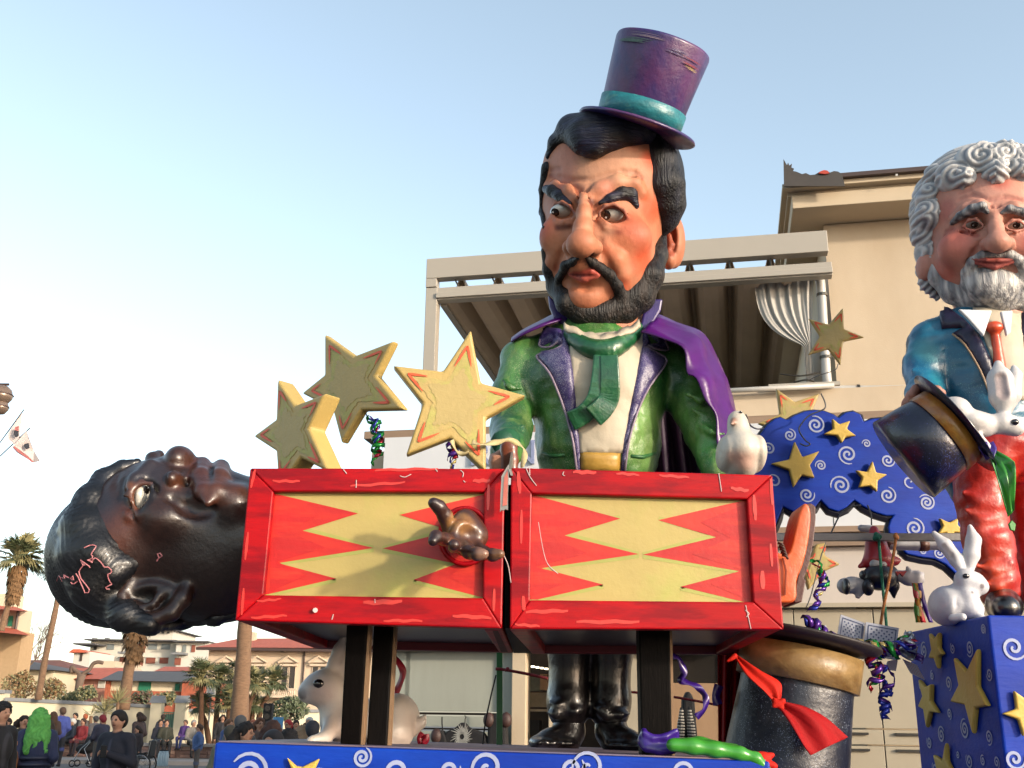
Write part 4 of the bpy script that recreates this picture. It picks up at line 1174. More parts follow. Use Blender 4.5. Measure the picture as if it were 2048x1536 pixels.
HC(s, bvH, [(1098, 312, 8), (1112, 284, 13), (1140, 261, 24), (1172, 270, 36), (1200, 276, 32), (1232, 268, 28), (1264, 264, 24), (1292, 272, 20)], -.02, K, k=.06)
HC(s, bvH, [(1172, 284, 24, .03), (1190, 298, 14, .03), (1176, 304, 9, .03)], 0, K, k=.05)
HC(s, bvH, [(1150, 256, 26, -.03), (1200, 250, 28, -.04), (1260, 262, 28, -.04)], 0, K, k=.06)
s.build('forelock', VM_hairh, head, base=hc, colfn=twotone((10, 10, 15), (34, 38, 66), 4, 14), relax=1)
s = Sculpt(.012, .03)
HC(s, bvH, [(1322, 476, 12), (1314, 510, 20), (1298, 552, 27), (1274, 592, 33), (1240, 618, 32), (1206, 628, 30), (1168, 624, 27), (1136, 606, 22), (1112, 574, 17), (1099, 540, 12), (1090, 500, 8)], -.05, K, k=.04)
HC(s, bvH, [(1174, 515, 5, .0), (1186, 526, 8, .0), (1200, 536, 9), (1219, 549, 10), (1234, 570, 10), (1244, 598, 14)], -.006, K)
HC(s, bvH, [(1155, 516, 4, .0), (1145, 524, 7, .0), (1131, 532, 9), (1119, 556, 8), (1117, 580, 9), (1126, 602, 13)], -.006, K)
s.build('beard', VM_hairv, head, base=hc, colfn=twotone((10, 9, 10), (50, 40, 34), 30, 4), relax=0)
for pts in ([(1092, 378, 8), (1105, 382, 12), (1120, 391, 11), (1140, 407, 5)], [(1200, 406, 4), (1220, 397, 9), (1244, 387, 13), (1261, 389, 13), (1273, 412, 6)]):
    s = Sculpt(.010, .02); HC(s, bvH, pts, .004, K)
    s.build('eyebrow', VM_hairh, head, base=hc, colfn=twotone((12, 11, 16), (34, 34, 60), 10, 24), relax=0)

# ---- top hat
rgt, up_, tow = RC @ Vector((1, 0, 0)), RC @ Vector((0, 1, 0)), RC @ Vector((0, 0, 1))
hax = ((rgt * .297 + up_ * .955) * math.cos(rad(5)) + tow * math.sin(rad(5))).normalized()
h0 = P(1274, 258, 7.08); kh = spx(1277, 200, 7.08)
M_hat = mat('purple_hat', (44, 34, 104), rough=.42, var=.22, nscale=4, stretch=(1, 1, .5), bump=.3, bscale=12, rgb2=(90, 42, 100), mix=(.45, .62), coat=.15)
M_band = mat('teal_band', (36, 130, 140), rough=.4, var=.35, nscale=9, stretch=(1, 1, 2.5), bump=.4, bscale=16, rgb2=(110, 176, 160), mix=(.55, .75))
wob = lambda a, h: .012 * math.sin(3 * a + h * 4) + .006 * math.sin(7 * a)
hat = thing('hat_group', '', '', h0) if False else None
m = MB().lathe([(.001, .0), (118 * kh, -.01), (121 * kh, .0), (119 * kh, .016), (80 * kh, .03), (.001, .03)], h0, hax, 56, wob=lambda a, h: .02 * math.sin(2 * a + 1))
hb = m.build('top_hat', M_hat, mag, smooth=True)
m = MB().lathe([(78 * kh, .02), (82 * kh, .10), (88 * kh, .35), (95 * kh, 168 * kh - .02), (94 * kh, 168 * kh), (.001, 168 * kh + .012)], h0, hax, 56, wob=wob)
m.build('crown', M_hat, hb, smooth=True)
m = MB().lathe([(80 * kh, .028), (85 * kh, .03), (87 * kh, 46 * kh), (82 * kh, 48 * kh)], h0, hax, 56, wob=lambda a, h: wob(a, h) + .01 * math.sin(11 * a) * h)
m.build('hat_band', M_band, hb, smooth=True)
M_gst = mat('hat_green_stroke', (76, 104, 96), rough=.5, var=.3, nscale=20, bump=.1); M_rst = mat('hat_red_stroke', (130, 44, 62), rough=.5, var=.3, nscale=20, bump=.1)
def hatpt(a, h, r):
    u = hax.orthogonal().normalized(); fwd = (tow - hax * tow.dot(hax)).normalized(); rr = hax.cross(fwd) * -1
    if rr.dot(rgt) < 0: rr = -rr
    return h0 + hax * h * kh + (fwd * math.cos(a) + rr * math.sin(a)) * r * kh
for (a0, a1, h, w_, mt) in ((-1.2, -.25, 150, 5, M_gst), (-.9, .0, 160, 2.5, M_piping), (.35, 1.0, 138, 5, M_rst), (.5, .95, 128, 2, M_gold), (.0, .55, 146, 4, M_lapel)):
    mm = MB()
    for r_ in range(7):
        b0_, b1_ = a0 + random.uniform(0, .25) * (a1 - a0), a1 - random.uniform(0, .3) * (a1 - a0); hh = h - 4 + random.uniform(-1, 1) * w_ * 1.3
        q = [hatpt(b0_ + (b1_ - b0_) * i / 8, hh, 84 + 12 * hh / 168 + 1.6) for i in range(9)]
        mm.strip(q, [hax * w_ * .16 * kh * math.sin(math.pi * (i + .4) / 9) for i in range(9)])
    mm.build('paint_stroke', mt, hb)

# ---- the hand and the saw
YH = 6.45
s = Sculpt(.012, .02)
kH = spx(1000, 920, YH)
CH(s, [(1016, 880, 26, .25), (1008, 905, 22, .1)], YH, k=.03, col=(40, 100, 66))
E(s, 997, 922, YH, 15, 17, .12, col=(206, 150, 120))
for i, (x, y) in enumerate(((984, 914), (982, 924), (984, 934), (988, 944))):
    CH(s, [(x + 14, y, 7, -.02), (x + 2, y, 7.5, -.08), (x + 5, y + 2, 6.5, -.14), (x + 22, y + 1, 6, -.15)], YH, k=.008, col=(204, 146, 116))
CH(s, [(1000, 906, 7, -.04), (1008, 900, 7, -.1), (1018, 902, 6, -.14)], YH, k=.01, col=(204, 146, 116))
s.build('hand', VM_skin, mag, base=(206, 150, 120))
m = MB().tube(spline([P(*p) for p in [(1012, 900, 6.7), (1007, 888, 6.6), (1005, 884, 6.5)]], 3), 24 * kH, 12); 
m.build('cuff', mat('dark_green_cuff', (34, 92, 66), bump=.2), mag, smooth=True)
saw = thing('hand_saw', 'wooden handled saw sticking out of the slot between the red boxes', 'saw', P(1014, 940, 6.0))
M_sawwood = mat('saw_handle_wood', (124, 62, 40), rough=.4, var=.25, nscale=8, bump=.1, coat=.3)
s = Sculpt(.012, .02)
CH(s, [(1017, 890, 12, -.15), (1022, 896, 12, -.15), (1024, 920, 12, -.15), (1024, 945, 12, -.15)], YH, col=None)
CH(s, [(1016, 890, 11, -.15), (1011, 896, 10, -.15), (1010, 945, 9, -.15)], YH)
s.build('handle', M_sawwood, saw)
M_blade = mat('saw_blade', (176, 168, 158), rough=.35, metal=.7, var=.2, nscale=6, bump=.05)
M_bladered = mat('saw_blade_tape', (206, 112, 96), rough=.5, var=.2, nscale=10, bump=.1)
m = MB().prism([P(1022, 903, 6.28), P(1024, 950, 6.28), P(1021, 951, 5.12), P(1017, 905 + 33, 5.12)], (.012, 0, 0)); m.build('blade', M_blade, saw)
bp = [(1018, 928), (1013, 935), (1003, 952), (1001, 990), (1000, 1024), (1003, 1020), (1007, 1021), (1011, 1018), (1016, 1020), (1016, 985), (1018, 950)]
m = MB().prism([P(x, y, 5.13) for x, y in bp], (0, .012, 0)); m.build('blade_tip', M_blade, saw)
m = MB().prism([P(x, y, 5.125) for x, y in [(1015, 940), (1008, 955), (1005, 1012), (1014, 1010), (1016, 960)]], (0, .004, 0)); m.build('blade_tape', M_bladered, saw)
# ================================================================== THE LYING HEAD, HAND AND BOOT OF THE BOXED FIGURE
YB = 6.15
KB = spx(300, 1080, YB)
lh = thing('lying_head', 'giant dark brown head lying face up at the end of the red box', 'sculpture', P(300, 1250, YB))
VM_dark = mat('dark_painted_skin', vcol=True, rough=.4, var=.3, nscale=8, bump=.3, bscale=15, coat=.14)
def base_l(s):
    E(s, 288, 1085, YB, 138, 154, .42)
    E(s, 240, 1112, YB + .03, 112, 132, .42, k=.1)
    E(s, 400, 1145, YB + .02, 130, 96, .34, k=.1)
    E(s, 400, 1070, YB, 120, 128, .40, k=.12)
    E(s, 500, 1090, YB, 110, 135, .36, k=.12)
    E(s, 430, 1140, YB + .02, 110, 96, .33, k=.1)
    E(s, 330, 1020, YB - .02, 100, 98, .36, k=.1)
    E(s, 440, 1010, YB, 60, 66, .26, k=.08)
b0 = Sculpt(.03, .08); base_l(b0); bvl = bvh_of(*b0.mesh())
s = Sculpt(.013, .06); base_l(s)
K = KB
# brow ridge (runs from top to the near eye), nose, lips
HC(s, bvl, [(300, 930, 12), (272, 960, 12), (258, 995, 11), (262, 1030, 8)], -.005, K, k=.04)
CH(s, [(318, 934, 12, .02), (305, 918, 12, .1), (318, 910, 11, .16)], YB - .06, k=.04)          # far brow and eye swelling
CH(s, [(322, 958, 16, -.10), (340, 938, 20, -.10), (356, 922, 24, -.08)], YB - .02, k=.05)
E(s, 361, 926, YB - .12, 30, 33, .15, k=.02)
E(s, 350, 962, YB - .30, 16, 21, .10, k=.015); E(s, 378, 940, YB - .06, 14, 18, .10, k=.03)
E(s, 371, 962, YB - .34, 10, 12, .07, op='-', k=.02, col=(16, 8, 6))
CH(s, [(404, 932, 19, -.02), (401, 956, 20, -.20), (405, 984, 16, -.33), (414, 1006, 7, -.38)], YB - .05, k=.022, col=(76, 40, 32), soft=.03)
CH(s, [(442, 936, 18, -.02), (438, 958, 20, -.20), (430, 984, 16, -.33), (417, 1008, 6, -.38)], YB - .05, k=.022, col=(88, 50, 36), soft=.03)
CH(s, [(424, 936, 3.5, -.14), (420, 962, 3.5, -.38), (416, 990, 3.5, -.46), (413, 1008, 3, -.46)], YB - .05, op='-', k=.015, col=(30, 10, 10), soft=.012)
# eye hollow, lids
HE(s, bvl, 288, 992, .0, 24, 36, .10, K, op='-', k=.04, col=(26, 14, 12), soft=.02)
HC(s, bvl, [(276, 1032, 4), (262, 1005, 5), (264, 978, 6), (284, 966, 5), (300, 968, 4)], .01, K, k=.02, col=(110, 62, 34), soft=.012)
HC(s, bvl, [(278, 1035, 4), (296, 1015, 5), (306, 990, 5), (304, 968, 4)], .01, K, k=.02)
HC(s, bvl, [(274, 1045, 3), (256, 1012, 4), (252, 985, 4)], .012, K, op='-', k=.02)
HC(s, bvl, [(246, 1012, 3), (240, 985, 4), (244, 960, 4)], .01, K, op='-', k=.03); HC(s, bvl, [(232, 1000, 3), (228, 975, 3), (234, 952, 3)], .01, K, op='-', k=.03)
HE(s, bvl, 330, 1040, -.06, 40, 36, .12, K, k=.08)
HC(s, bvl, [(345, 1000, 6), (372, 1012, 7), (396, 1022, 6), (430, 1020, 5)], .008, K, op='-', k=.06)
HE(s, bvl, 470, 1010, -.05, 34, 40, .12, K, k=.08)
# ear: rim, hollow, lobe
ec, eo = (300, 1190), .40
l0, _ = hit(bvl, 300, 1185)
ye = l0.y
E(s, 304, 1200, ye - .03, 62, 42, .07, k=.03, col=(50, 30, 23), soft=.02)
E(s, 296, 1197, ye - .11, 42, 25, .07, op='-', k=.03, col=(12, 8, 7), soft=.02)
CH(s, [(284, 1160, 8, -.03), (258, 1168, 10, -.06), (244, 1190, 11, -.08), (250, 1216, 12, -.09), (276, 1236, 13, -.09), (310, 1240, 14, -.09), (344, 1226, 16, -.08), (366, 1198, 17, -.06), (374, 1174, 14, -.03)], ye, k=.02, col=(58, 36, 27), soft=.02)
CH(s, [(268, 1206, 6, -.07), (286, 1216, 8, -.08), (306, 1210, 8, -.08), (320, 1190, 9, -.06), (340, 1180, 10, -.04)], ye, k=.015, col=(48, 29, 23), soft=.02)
# painted tones; sky reflections and gold highlights are put into the colour
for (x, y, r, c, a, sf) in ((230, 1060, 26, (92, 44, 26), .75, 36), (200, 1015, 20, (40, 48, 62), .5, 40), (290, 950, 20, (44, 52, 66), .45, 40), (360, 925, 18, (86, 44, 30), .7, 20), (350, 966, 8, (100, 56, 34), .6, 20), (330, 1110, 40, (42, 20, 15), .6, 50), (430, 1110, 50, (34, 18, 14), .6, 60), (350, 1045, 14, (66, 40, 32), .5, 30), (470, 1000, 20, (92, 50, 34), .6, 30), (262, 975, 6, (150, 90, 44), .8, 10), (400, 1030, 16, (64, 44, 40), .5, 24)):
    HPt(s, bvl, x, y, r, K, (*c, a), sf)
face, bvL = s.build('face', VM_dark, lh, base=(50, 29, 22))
eyeball(face, bvL, 286, 994, 14, 28, 292, 980, 8, K, .02)
# short wavy hair: cap behind the hairline
s = Sculpt(.014, .04)
hl = [(268, 918, 10), (238, 940, 16), (205, 968, 20), (185, 1000, 24)]
E(s, 236, 1112, YB + .03, 132, 141, .46, k=.05)
HC(s, bvL, [(272, 912, 8), (240, 930, 14), (208, 960, 20), (180, 1000, 26), (160, 1045, 34)], -.035, K, k=.05)
HC(s, bvL, [(170, 1060, 36), (195, 1110, 36), (230, 1140, 32), (252, 1130, 14), (276, 1126, 6)], -.03, K, k=.06)
HC(s, bvL, [(160, 1110, 40), (190, 1170, 42), (220, 1200, 34), (250, 1232, 26), (300, 1250, 16), (360, 1246, 14), (430, 1236, 12), (470, 1226, 10)], -.03, K, k=.06)
def wavy(V, N):
    nz = np.array([noise.noise(Vector(v * 3.2)) for v in V])
    r_ = np.sqrt((V[:, 0] - P(330, 1050, YB).x) ** 2 + (V[:, 2] - P(330, 1050, YB).z) ** 2)
    return .003 * np.sin((r_ + .14 * nz) * 260)
hairb, bvHb = s.build('hair', mat('dark_hair_paint', vcol=True, rough=.42, var=.25, nscale=9, bump=.2, bscale=30, coat=.1), lh, base=(20, 22, 30), disp=wavy, colfn=twotone((9, 9, 12), (26, 30, 40), 5, 5))
# scrawled pink paint line and small marks
M_pink = mat('pink_scrawl', (196, 120, 126), rough=.5, bump=0)
cb = lambda x, y: (80 + x * .2604, 880 + y * .2604)
for ln in ([(345, 830), (380, 815), (432, 818), (415, 850), (400, 880), (405, 905), (370, 920), (395, 925), (402, 942), (412, 912), (440, 908), (495, 968), (530, 980), (545, 1010), (522, 1030), (530, 1060), (552, 1100), (535, 1110), (500, 1125), (530, 1138)],
           [(350, 960), (320, 918), (335, 960), (310, 1000), (325, 1060), (380, 1150), (355, 1165), (320, 1090), (285, 1020)],
           [(330, 925), (362, 950), (390, 975)], [(140, 1080), (160, 1035), (185, 1080), (180, 1050), (205, 1060), (195, 1030), (235, 1060)],
           [(270, 1065), (248, 1060), (262, 1045), (270, 1065)], [(250, 1090), (275, 1100), (300, 1075)]):
    decal('pink_scrawl', spl2([cb(*p) for p in ln], 2), bvHb, .0028, .012, M_pink, hairb)
decal('pink_scrawl', [cb(*p) for p in [(900, 930), (915, 900), (905, 872), (925, 868), (940, 888), (915, 905)]], bvL, .004, .006, M_pink, face)

# ---- hand out of the left panel
hd = thing('protruding_hand', 'dark brown hand with spread fingers reaching out of the left box panel', 'sculpture', P(935, 1130, 5.1))
k = spx(930, 1070, 5.1)
s = Sculpt(.007, .02)
CH(s, [(935, 1068, 34, .20), (930, 1066, 34, .02), (925, 1066, 26, -.10)], 5.1, k=.05)
CH(s, [(932, 1040, 22, -.02), (948, 1072, 24, -.02), (930, 1090, 22, -.04)], 5.1, k=.04)
E(s, 940, 1064, 4.92, 24, 22, .09, op='-', k=.04)
HB, HT, HL = (60, 32, 24), (38, 22, 22), (132, 92, 60)
for pts in ([(900, 1058, 16, -.06), (890, 1032, 14, -.12), (878, 1014, 12.5, -.16), (867, 1006, 11, -.18)],
            [(905, 1078, 13, -.10), (888, 1078, 12, -.22), (872, 1074, 12, -.30), (866, 1082, 10, -.33)],
            [(915, 1090, 11, -.12), (908, 1094, 10, -.26), (908, 1090, 9, -.34), (910, 1086, 8, -.30)],
            [(930, 1096, 14, -.12), (938, 1104, 13, -.24), (955, 1108, 12, -.30), (968, 1108, 9.5, -.31)],
            [(950, 1092, 14, -.06), (968, 1106, 12.5, -.14), (985, 1110, 11.5, -.20), (1000, 1108, 9.5, -.22)]):
    CH(s, pts, 5.1, k=.02, col=HB, soft=.01)
for (x, y, dy, r, c) in ((915, 1046, -.1, 18, (168, 122, 74)), (930, 1050, -.1, 12, (150, 104, 60)), (868, 1008, -.18, 8, HT), (967, 1109, -.32, 6, (150, 112, 92)), (866, 1080, -.34, 6, HT), (945, 1078, -.06, 16, (94, 58, 40)), (900, 1095, -.2, 10, (150, 80, 40)), (1000, 1109, -.22, 5, (140, 100, 70))):
    s.paint(P(x, y, 5.1 + dy), r * k, (*c, .85), .04)
s.build('hand', VM_dark, hd, base=(74, 42, 30))
m = MB()
rr = [P(930 + 50 * math.cos(a), 1072 + 56 * math.sin(a), 5.222) for a in np.linspace(0, 2 * math.pi, 40, endpoint=False)]
m.tube(rr + rr[:1], .012, 8); m.build('red_ring', M_red, hd, smooth=True)

# ---- boot out of the right end
bt = thing('orange_boot', 'orange leather boot with dark sole sticking out of the right box', 'sculpture', P(1600, 1205, 5.9))
YT = 5.9; k = spx(1600, 1100, YT)
M_boot = mat('boot_paint', (222, 100, 34), rough=.45, var=.22, nscale=6, stretch=(2.5, 1, .6), bump=.25, bscale=18, rgb2=(196, 60, 22), mix=(.45, .65), coat=.08)
up = [(1606, 1010), (1613, 1007), (1620, 1016), (1622, 1040), (1616, 1090), (1606, 1130), (1594, 1162), (1592, 1200), (1566, 1205), (1545, 1195), (1545, 1108), (1572, 1110), (1582, 1096), (1590, 1062), (1598, 1028)]
m = MB().prism([P(x, y, YT - .13) for x, y in spl2(up, 3, closed=True)], (0, .26, 0)); m.build('upper', M_boot, bt, bevel=.045, seg=4, smooth=True)
m = MB().tube([P(1566, 1116, YT - .14), P(1572, 1140, YT - .145), P(1570, 1190, YT - .14)], .006, 5); m.build('seam', mat('boot_seam', (150, 60, 24), bump=0), bt)
sol = [(1612, 1008), (1622, 1006), (1631, 1012), (1632, 1036), (1628, 1080), (1618, 1130), (1608, 1158), (1612, 1160), (1604, 1204), (1590, 1206), (1586, 1200), (1594, 1160), (1606, 1100), (1616, 1040)]
m = MB().prism([P(x, y, YT - .12) for x, y in sol], (0, .26, 0)); m.build('sole', mat('boot_sole', (82, 34, 24), rough=.5, var=.25, nscale=8, bump=.2), bt, bevel=.012)
m = MB()
for i in range(5):
    a = P(1556 + i * 2, 1086 + i * 6, YT - .17); m.tube([a, a + Vector((.02, -.012, -.008)), a + Vector((.03, 0, -.02))], .007, 6)
m.build('laces', mat('lace_brown', (66, 34, 20), bump=.1), bt, smooth=True)
# ================================================================== RIGHT SIDE OF THE FLOAT
VM_white = mat('white_painted_fur', vcol=True, rough=.5, var=.08, nscale=9, bump=.25, bscale=18, coat=.1)
M_eyeb = mat('rabbit_eye', (20, 14, 14), rough=.1, var=.1, bump=0, coat=.8)
base = MB().box((1.25, 5.6, .35), (4.6, 9.0, 1.0)).build('low_platform', M_blue, kind=None, label='low blue base under the pedestal and the upturned hat', cat='platform', bevel=.02)
# ---- pedestal with stars and swirls
zP = P(1975, 1230, 6.3).z
pc = P(1975, 1230, 6.3); pxl = pc.x
ped = thing('blue_pedestal', 'tall blue pedestal with gold stars and white swirls under the grey haired figure', 'pedestal', (pxl + .8, 6.9, 1.0))
m = MB().box((pxl, 6.3, 1.002), (pxl + 1.7, 7.6, zP)); m.build('block', M_blue, ped, bevel=.015, seg=3)
def PXs(x, y, off=.006): return PL(x, y, Vector((pxl - off, 0, 0)), Vector((1, 0, 0)))
c5 = lambda p: (1800 + p[0] * .323, 1040 + p[1] * .323)
for (x, y, R, t) in ((148, 808, 62, 1.9), (325, 795, 42, 1.7), (430, 795, 62, 2.0), (515, 677, 40, 2.2), (300, 1010, 54, 1.8), (198, 962, 34, 1.7), (552, 955, 50, 1.8), (125, 1027, 28, 1.6), (370, 960, 34, 1.6), (305, 1200, 40, 1.8), (255, 1330, 62, 2.0), (400, 1295, 74, 2.1), (550, 1345, 56, 1.9), (180, 1375, 46, 1.8), (357, 1450, 28, 1.6), (428, 1490, 56, 1.8), (512, 1490, 40, 1.7), (598, 1500, 46, 1.7), (215, 1540, 50, 1.8)):
    a, b = c5((x, y)); c = PXs(a, b); k = spx(a, b, c.y)
    m = MB(); spiral_strip(m, c, Vector((0, 1, 0)), Vector((0, 0, 1)), R * .323 * k * .85, t, 2.0 * k * (R / 50) ** .5, random.uniform(0, 6)); m.build('painted_swirl', M_swirl, ped)
for (x, y, R, t) in ((705, 790, 78, 1.6), (712, 1480, 66, 1.7)):
    a, b = c5((x, y)); c = P(a, b, 6.294); k = spx(a, b, 6.3)
    m = MB(); spiral_strip(m, c, Vector((1, 0, 0)), Vector((0, 0, 1)), R * .323 * k, t, 3.2 * k, 2.2); m.build('painted_swirl', M_swirl, ped)
def side_star(poly, name='star'):
    q = [PXs(*c5(p), .002) for p in poly]
    m = MB().prism(q, (-.035, 0, 0)); o = m.build(name, M_starp, ped, bevel=.012, seg=3)
    bm = bmesh.new(); bm.from_mesh(o.data); bmesh.ops.recalc_face_normals(bm, faces=bm.faces); bm.to_mesh(o.data); bm.free()
side_star([(205, 700), (235, 740), (265, 695), (265, 790), (290, 830), (262, 850), (260, 925), (238, 858), (203, 855), (222, 800)])
side_star([(360, 852), (440, 940), (508, 795), (508, 1030), (573, 1152), (496, 1165), (480, 1328), (432, 1145), (338, 1125), (392, 1020)])
side_star([(138, 985), (180, 1035), (218, 1015), (215, 1120), (262, 1195), (212, 1190), (190, 1290), (172, 1175), (137, 1155), (165, 1090)])
side_star([(232, 1452), (290, 1492), (308, 1375), (316, 1490), (350, 1560), (300, 1560), (270, 1640), (255, 1540)])
q = [(692, 1055), (768, 1110), (830, 1060), (812, 1180), (870, 1250), (790, 1260), (752, 1345), (718, 1235), (620, 1200), (708, 1170)]
m = MB().prism([P(*c5(p), 6.298) for p in q], (0, -.035, 0)); o = m.build('star', M_starp, ped, bevel=.012, seg=3)
bm = bmesh.new(); bm.from_mesh(o.data); bmesh.ops.recalc_face_normals(bm, faces=bm.faces); bm.to_mesh(o.data); bm.free()

# ---- rabbits
def rabbit_eye(parent, bvh, x, y, r, kk, name='eye'):
    l, n_ = hit(bvh, x, y); s = Sculpt(.006 if r * kk < .02 else .008, .003); s.ell(l, (r * kk * 1.25, .018, r * kk)); s.build(name, M_eyeb, parent, relax=0)
# white rabbit behind the posts
YR = 6.75; kr = spx(680, 1420, YR)
rb = thing('white_rabbit', 'large white rabbit crouching on the platform behind the black posts', 'rabbit', onp(720, YR))
wc = (238, 226, 214)
s = Sculpt(.014, .05)
CH(s, [(612, 1386, 15), (628, 1380, 26), (650, 1374, 32), (662, 1378, 30)], YR, k=.05)
CH(s, [(668, 1400, 28), (680, 1440, 36), (705, 1450, 44)], YR, k=.06)
E(s, 745, 1442, YR + .05, 66, 46, .26); E(s, 795, 1438, YR + .05, 44, 52, .26)
E(s, 790, 1462, YR - .12, 34, 30, .12)
CH(s, [(665, 1455, 20, -.1), (650, 1476, 12, -.18), (622, 1481, 9, -.24)], YR, k=.03)
CH(s, [(812, 1478, 12, -.1), (780, 1483, 10, -.16), (760, 1484, 9, -.2)], YR, k=.03)
CH(s, [(826, 1462, 12), (842, 1446, 10), (850, 1432, 5)], YR - .05, k=.02)
CH(s, [(660, 1352, 10), (668, 1328, 13), (678, 1300, 12), (688, 1272, 6)], YR, k=.02); CH(s, [(672, 1353, 10), (700, 1325, 15, .05), (728, 1298, 12, .1), (745, 1280, 6, .1)], YR, k=.02)
CH(s, [(680, 1338, 3, -.06), (702, 1318, 7, -.04), (726, 1296, 5, .02)], YR, op='-', k=.015, col=(60, 40, 44), soft=.02)
CH(s, [(602, 1398, 2, -.08), (612, 1402, 3, -.1), (626, 1398, 2, -.12)], YR, op='-', k=.01, col=(60, 48, 50))
s.paint(P(602, 1388, YR - .06), .03, (70, 60, 66, .8), .02)
for (x, y, r, c) in ((625, 1365, 20, (196, 196, 204)), (690, 1460, 30, (226, 200, 182)), (640, 1478, 20, (176, 182, 196)), (800, 1470, 30, (228, 206, 190)), (642, 1390, 14, (216, 190, 180))):
    s.paint(P(x, y, YR - .1), r * kr, (*c, .7), .08)
o, bvr = s.build('body', VM_white, rb, base=wc)
rabbit_eye(o, bvr, 637, 1367, 9, kr)
# rabbit sitting on the pedestal
Yr2 = 6.75; kr = spx(1920, 1180, Yr2)
rb = thing('white_rabbit', 'white rabbit with tall ears sitting on the blue pedestal', 'rabbit', (P(1915, 1230, Yr2).x, Yr2, zP))
s = Sculpt(.009, .03)
E(s, 1893, 1212, Yr2 + .05, 32, 40, .17); E(s, 1925, 1198, Yr2, 28, 36, .14); E(s, 1935, 1220, Yr2 - .02, 30, 24, .13)
CH(s, [(1932, 1160, 23), (1950, 1168, 21), (1963, 1174, 14)], Yr2 - .06, k=.03)
CH(s, [(1884, 1205, 2, -.13), (1892, 1218, 3, -.14), (1896, 1230, 2, -.13)], Yr2 + .02, op='-', k=.012, col=(120, 112, 116), soft=.012)
CH(s, [(1912, 1190, 2, -.14), (1914, 1210, 3, -.14), (1912, 1226, 2, -.13)], Yr2 + .02, op='-', k=.015)
CH(s, [(1905, 1236, 8, -.12), (1925, 1234, 8, -.16)], Yr2, k=.02); CH(s, [(1955, 1230, 9, -.1), (1965, 1238, 8, -.14)], Yr2, k=.02)
for pts in ([(1926, 1146, 8), (1913, 1120, 14, .02), (1890, 1090, 14, .05), (1868, 1066, 5, .07)], [(1938, 1144, 8), (1943, 1110, 16), (1947, 1080, 15), (1940, 1053, 5)]):
    CH(s, pts, Yr2 - .02, k=.012)
CH(s, [(1918, 1130, 2, -.05), (1902, 1108, 5, -.02), (1888, 1090, 4, .0)], Yr2 - .02, op='-', k=.012, col=(150, 140, 142), soft=.015)
CH(s, [(1946, 1184, 1.5, -.14), (1956, 1186, 2, -.15), (1966, 1182, 1.5, -.12)], Yr2, op='-', k=.006, col=(90, 70, 72))
HP_ = P(1963, 1172, Yr2 - .12); s.paint(HP_, .012, (90, 72, 74, .8), .012)
o, bvr = s.build('body', VM_white, rb, base=(222, 222, 226))
rabbit_eye(o, bvr, 1932, 1152, 5.5, kr)

# ---- dove on the box
YD = 5.55; kd = spx(1480, 890, YD)
dv = thing('white_dove', 'white papier mache dove perched on the right red box', 'dove', P(1480, 940, YD))
s = Sculpt(.009, .03)
E(s, 1480, 905, YD, 42, 40, .17); E(s, 1482, 935, YD + .02, 30, 26, .14)
CH(s, [(1480, 880, 26), (1476, 850, 19), (1474, 838, 17)], YD - .03, k=.03)
E(s, 1450, 908, YD + .02, 16, 34, .15, k=.015); E(s, 1512, 908, YD + .02, 18, 36, .16, k=.015)
CH(s, [(1468, 843, 6, -.07), (1463, 848, 3, -.11)], YD, k=.012, col=(170, 130, 110))
for (x, y, r, c) in ((1470, 925, 14, (222, 160, 140)), (1500, 930, 12, (224, 170, 150)), (1440, 915, 8, (226, 170, 150)), (1480, 870, 18, (222, 214, 200))):
    s.paint(P(x, y, YD - .15), r * kd, (*c, .6), .06)
o, bvr = s.build('body', VM_white, dv, base=(214, 204, 188))
rabbit_eye(o, bvr, 1481, 825, 3, kd)
for x in (1470, 1492):
    m = MB().tube([P(x, 930, YD), P(x, 944, YD)], .012, 6); m.build('leg', mat('dove_leg', (190, 120, 100), bump=0), dv)

# ---- second figure
Y2 = 7.05
fg = thing('grey_haired_figure', 'giant papier mache figure with grey curls, teal jacket and red trousers', 'figure', (P(2020, 1200, Y2).x, Y2, zP))
K2 = spx(1980, 500, Y2)
s = Sculpt(.02, .08)
E(s, 1965, 760, Y2, 105, 150, .36); CH(s, [(1865, 680, 42), (1980, 655, 50), (2095, 680, 42)], Y2, k=.12)
CH(s, [(1857, 690, 42), (1848, 740, 38, -.05), (1850, 790, 34, -.15), (1862, 800, 30, -.4)], Y2, k=.05)
CH(s, [(2100, 690, 42), (2112, 760, 38), (2110, 840, 34)], Y2, k=.05)
E(s, 1975, 850, Y2, 100, 90, .34); E(s, 1925, 930, Y2 + .1, 40, 90, .2)
tl = (14, 108, 142)
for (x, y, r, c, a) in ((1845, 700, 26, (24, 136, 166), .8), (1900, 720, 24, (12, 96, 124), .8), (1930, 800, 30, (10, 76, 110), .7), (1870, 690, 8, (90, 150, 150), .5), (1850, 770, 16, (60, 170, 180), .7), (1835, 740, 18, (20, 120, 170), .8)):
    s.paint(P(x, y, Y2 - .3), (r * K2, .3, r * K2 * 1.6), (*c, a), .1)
for pts in ([(1825, 740, 4), (1845, 752, 5), (1868, 748, 4)], [(1828, 765, 4), (1850, 775, 5), (1872, 765, 4)], [(1880, 690, 3), (1884, 730, 4), (1878, 770, 3)]):
    CH(s, [(a, b, c, -.18) for a, b, c in pts], Y2, k=.03)
jk, bvJ = s.build('jacket', mat('teal_paint', vcol=True, rough=.36, var=.25, nscale=6, bump=.3, bscale=12, coat=.25, glitter=(200, .93, (120, 190, 190))), fg, base=tl, disp=crumple)
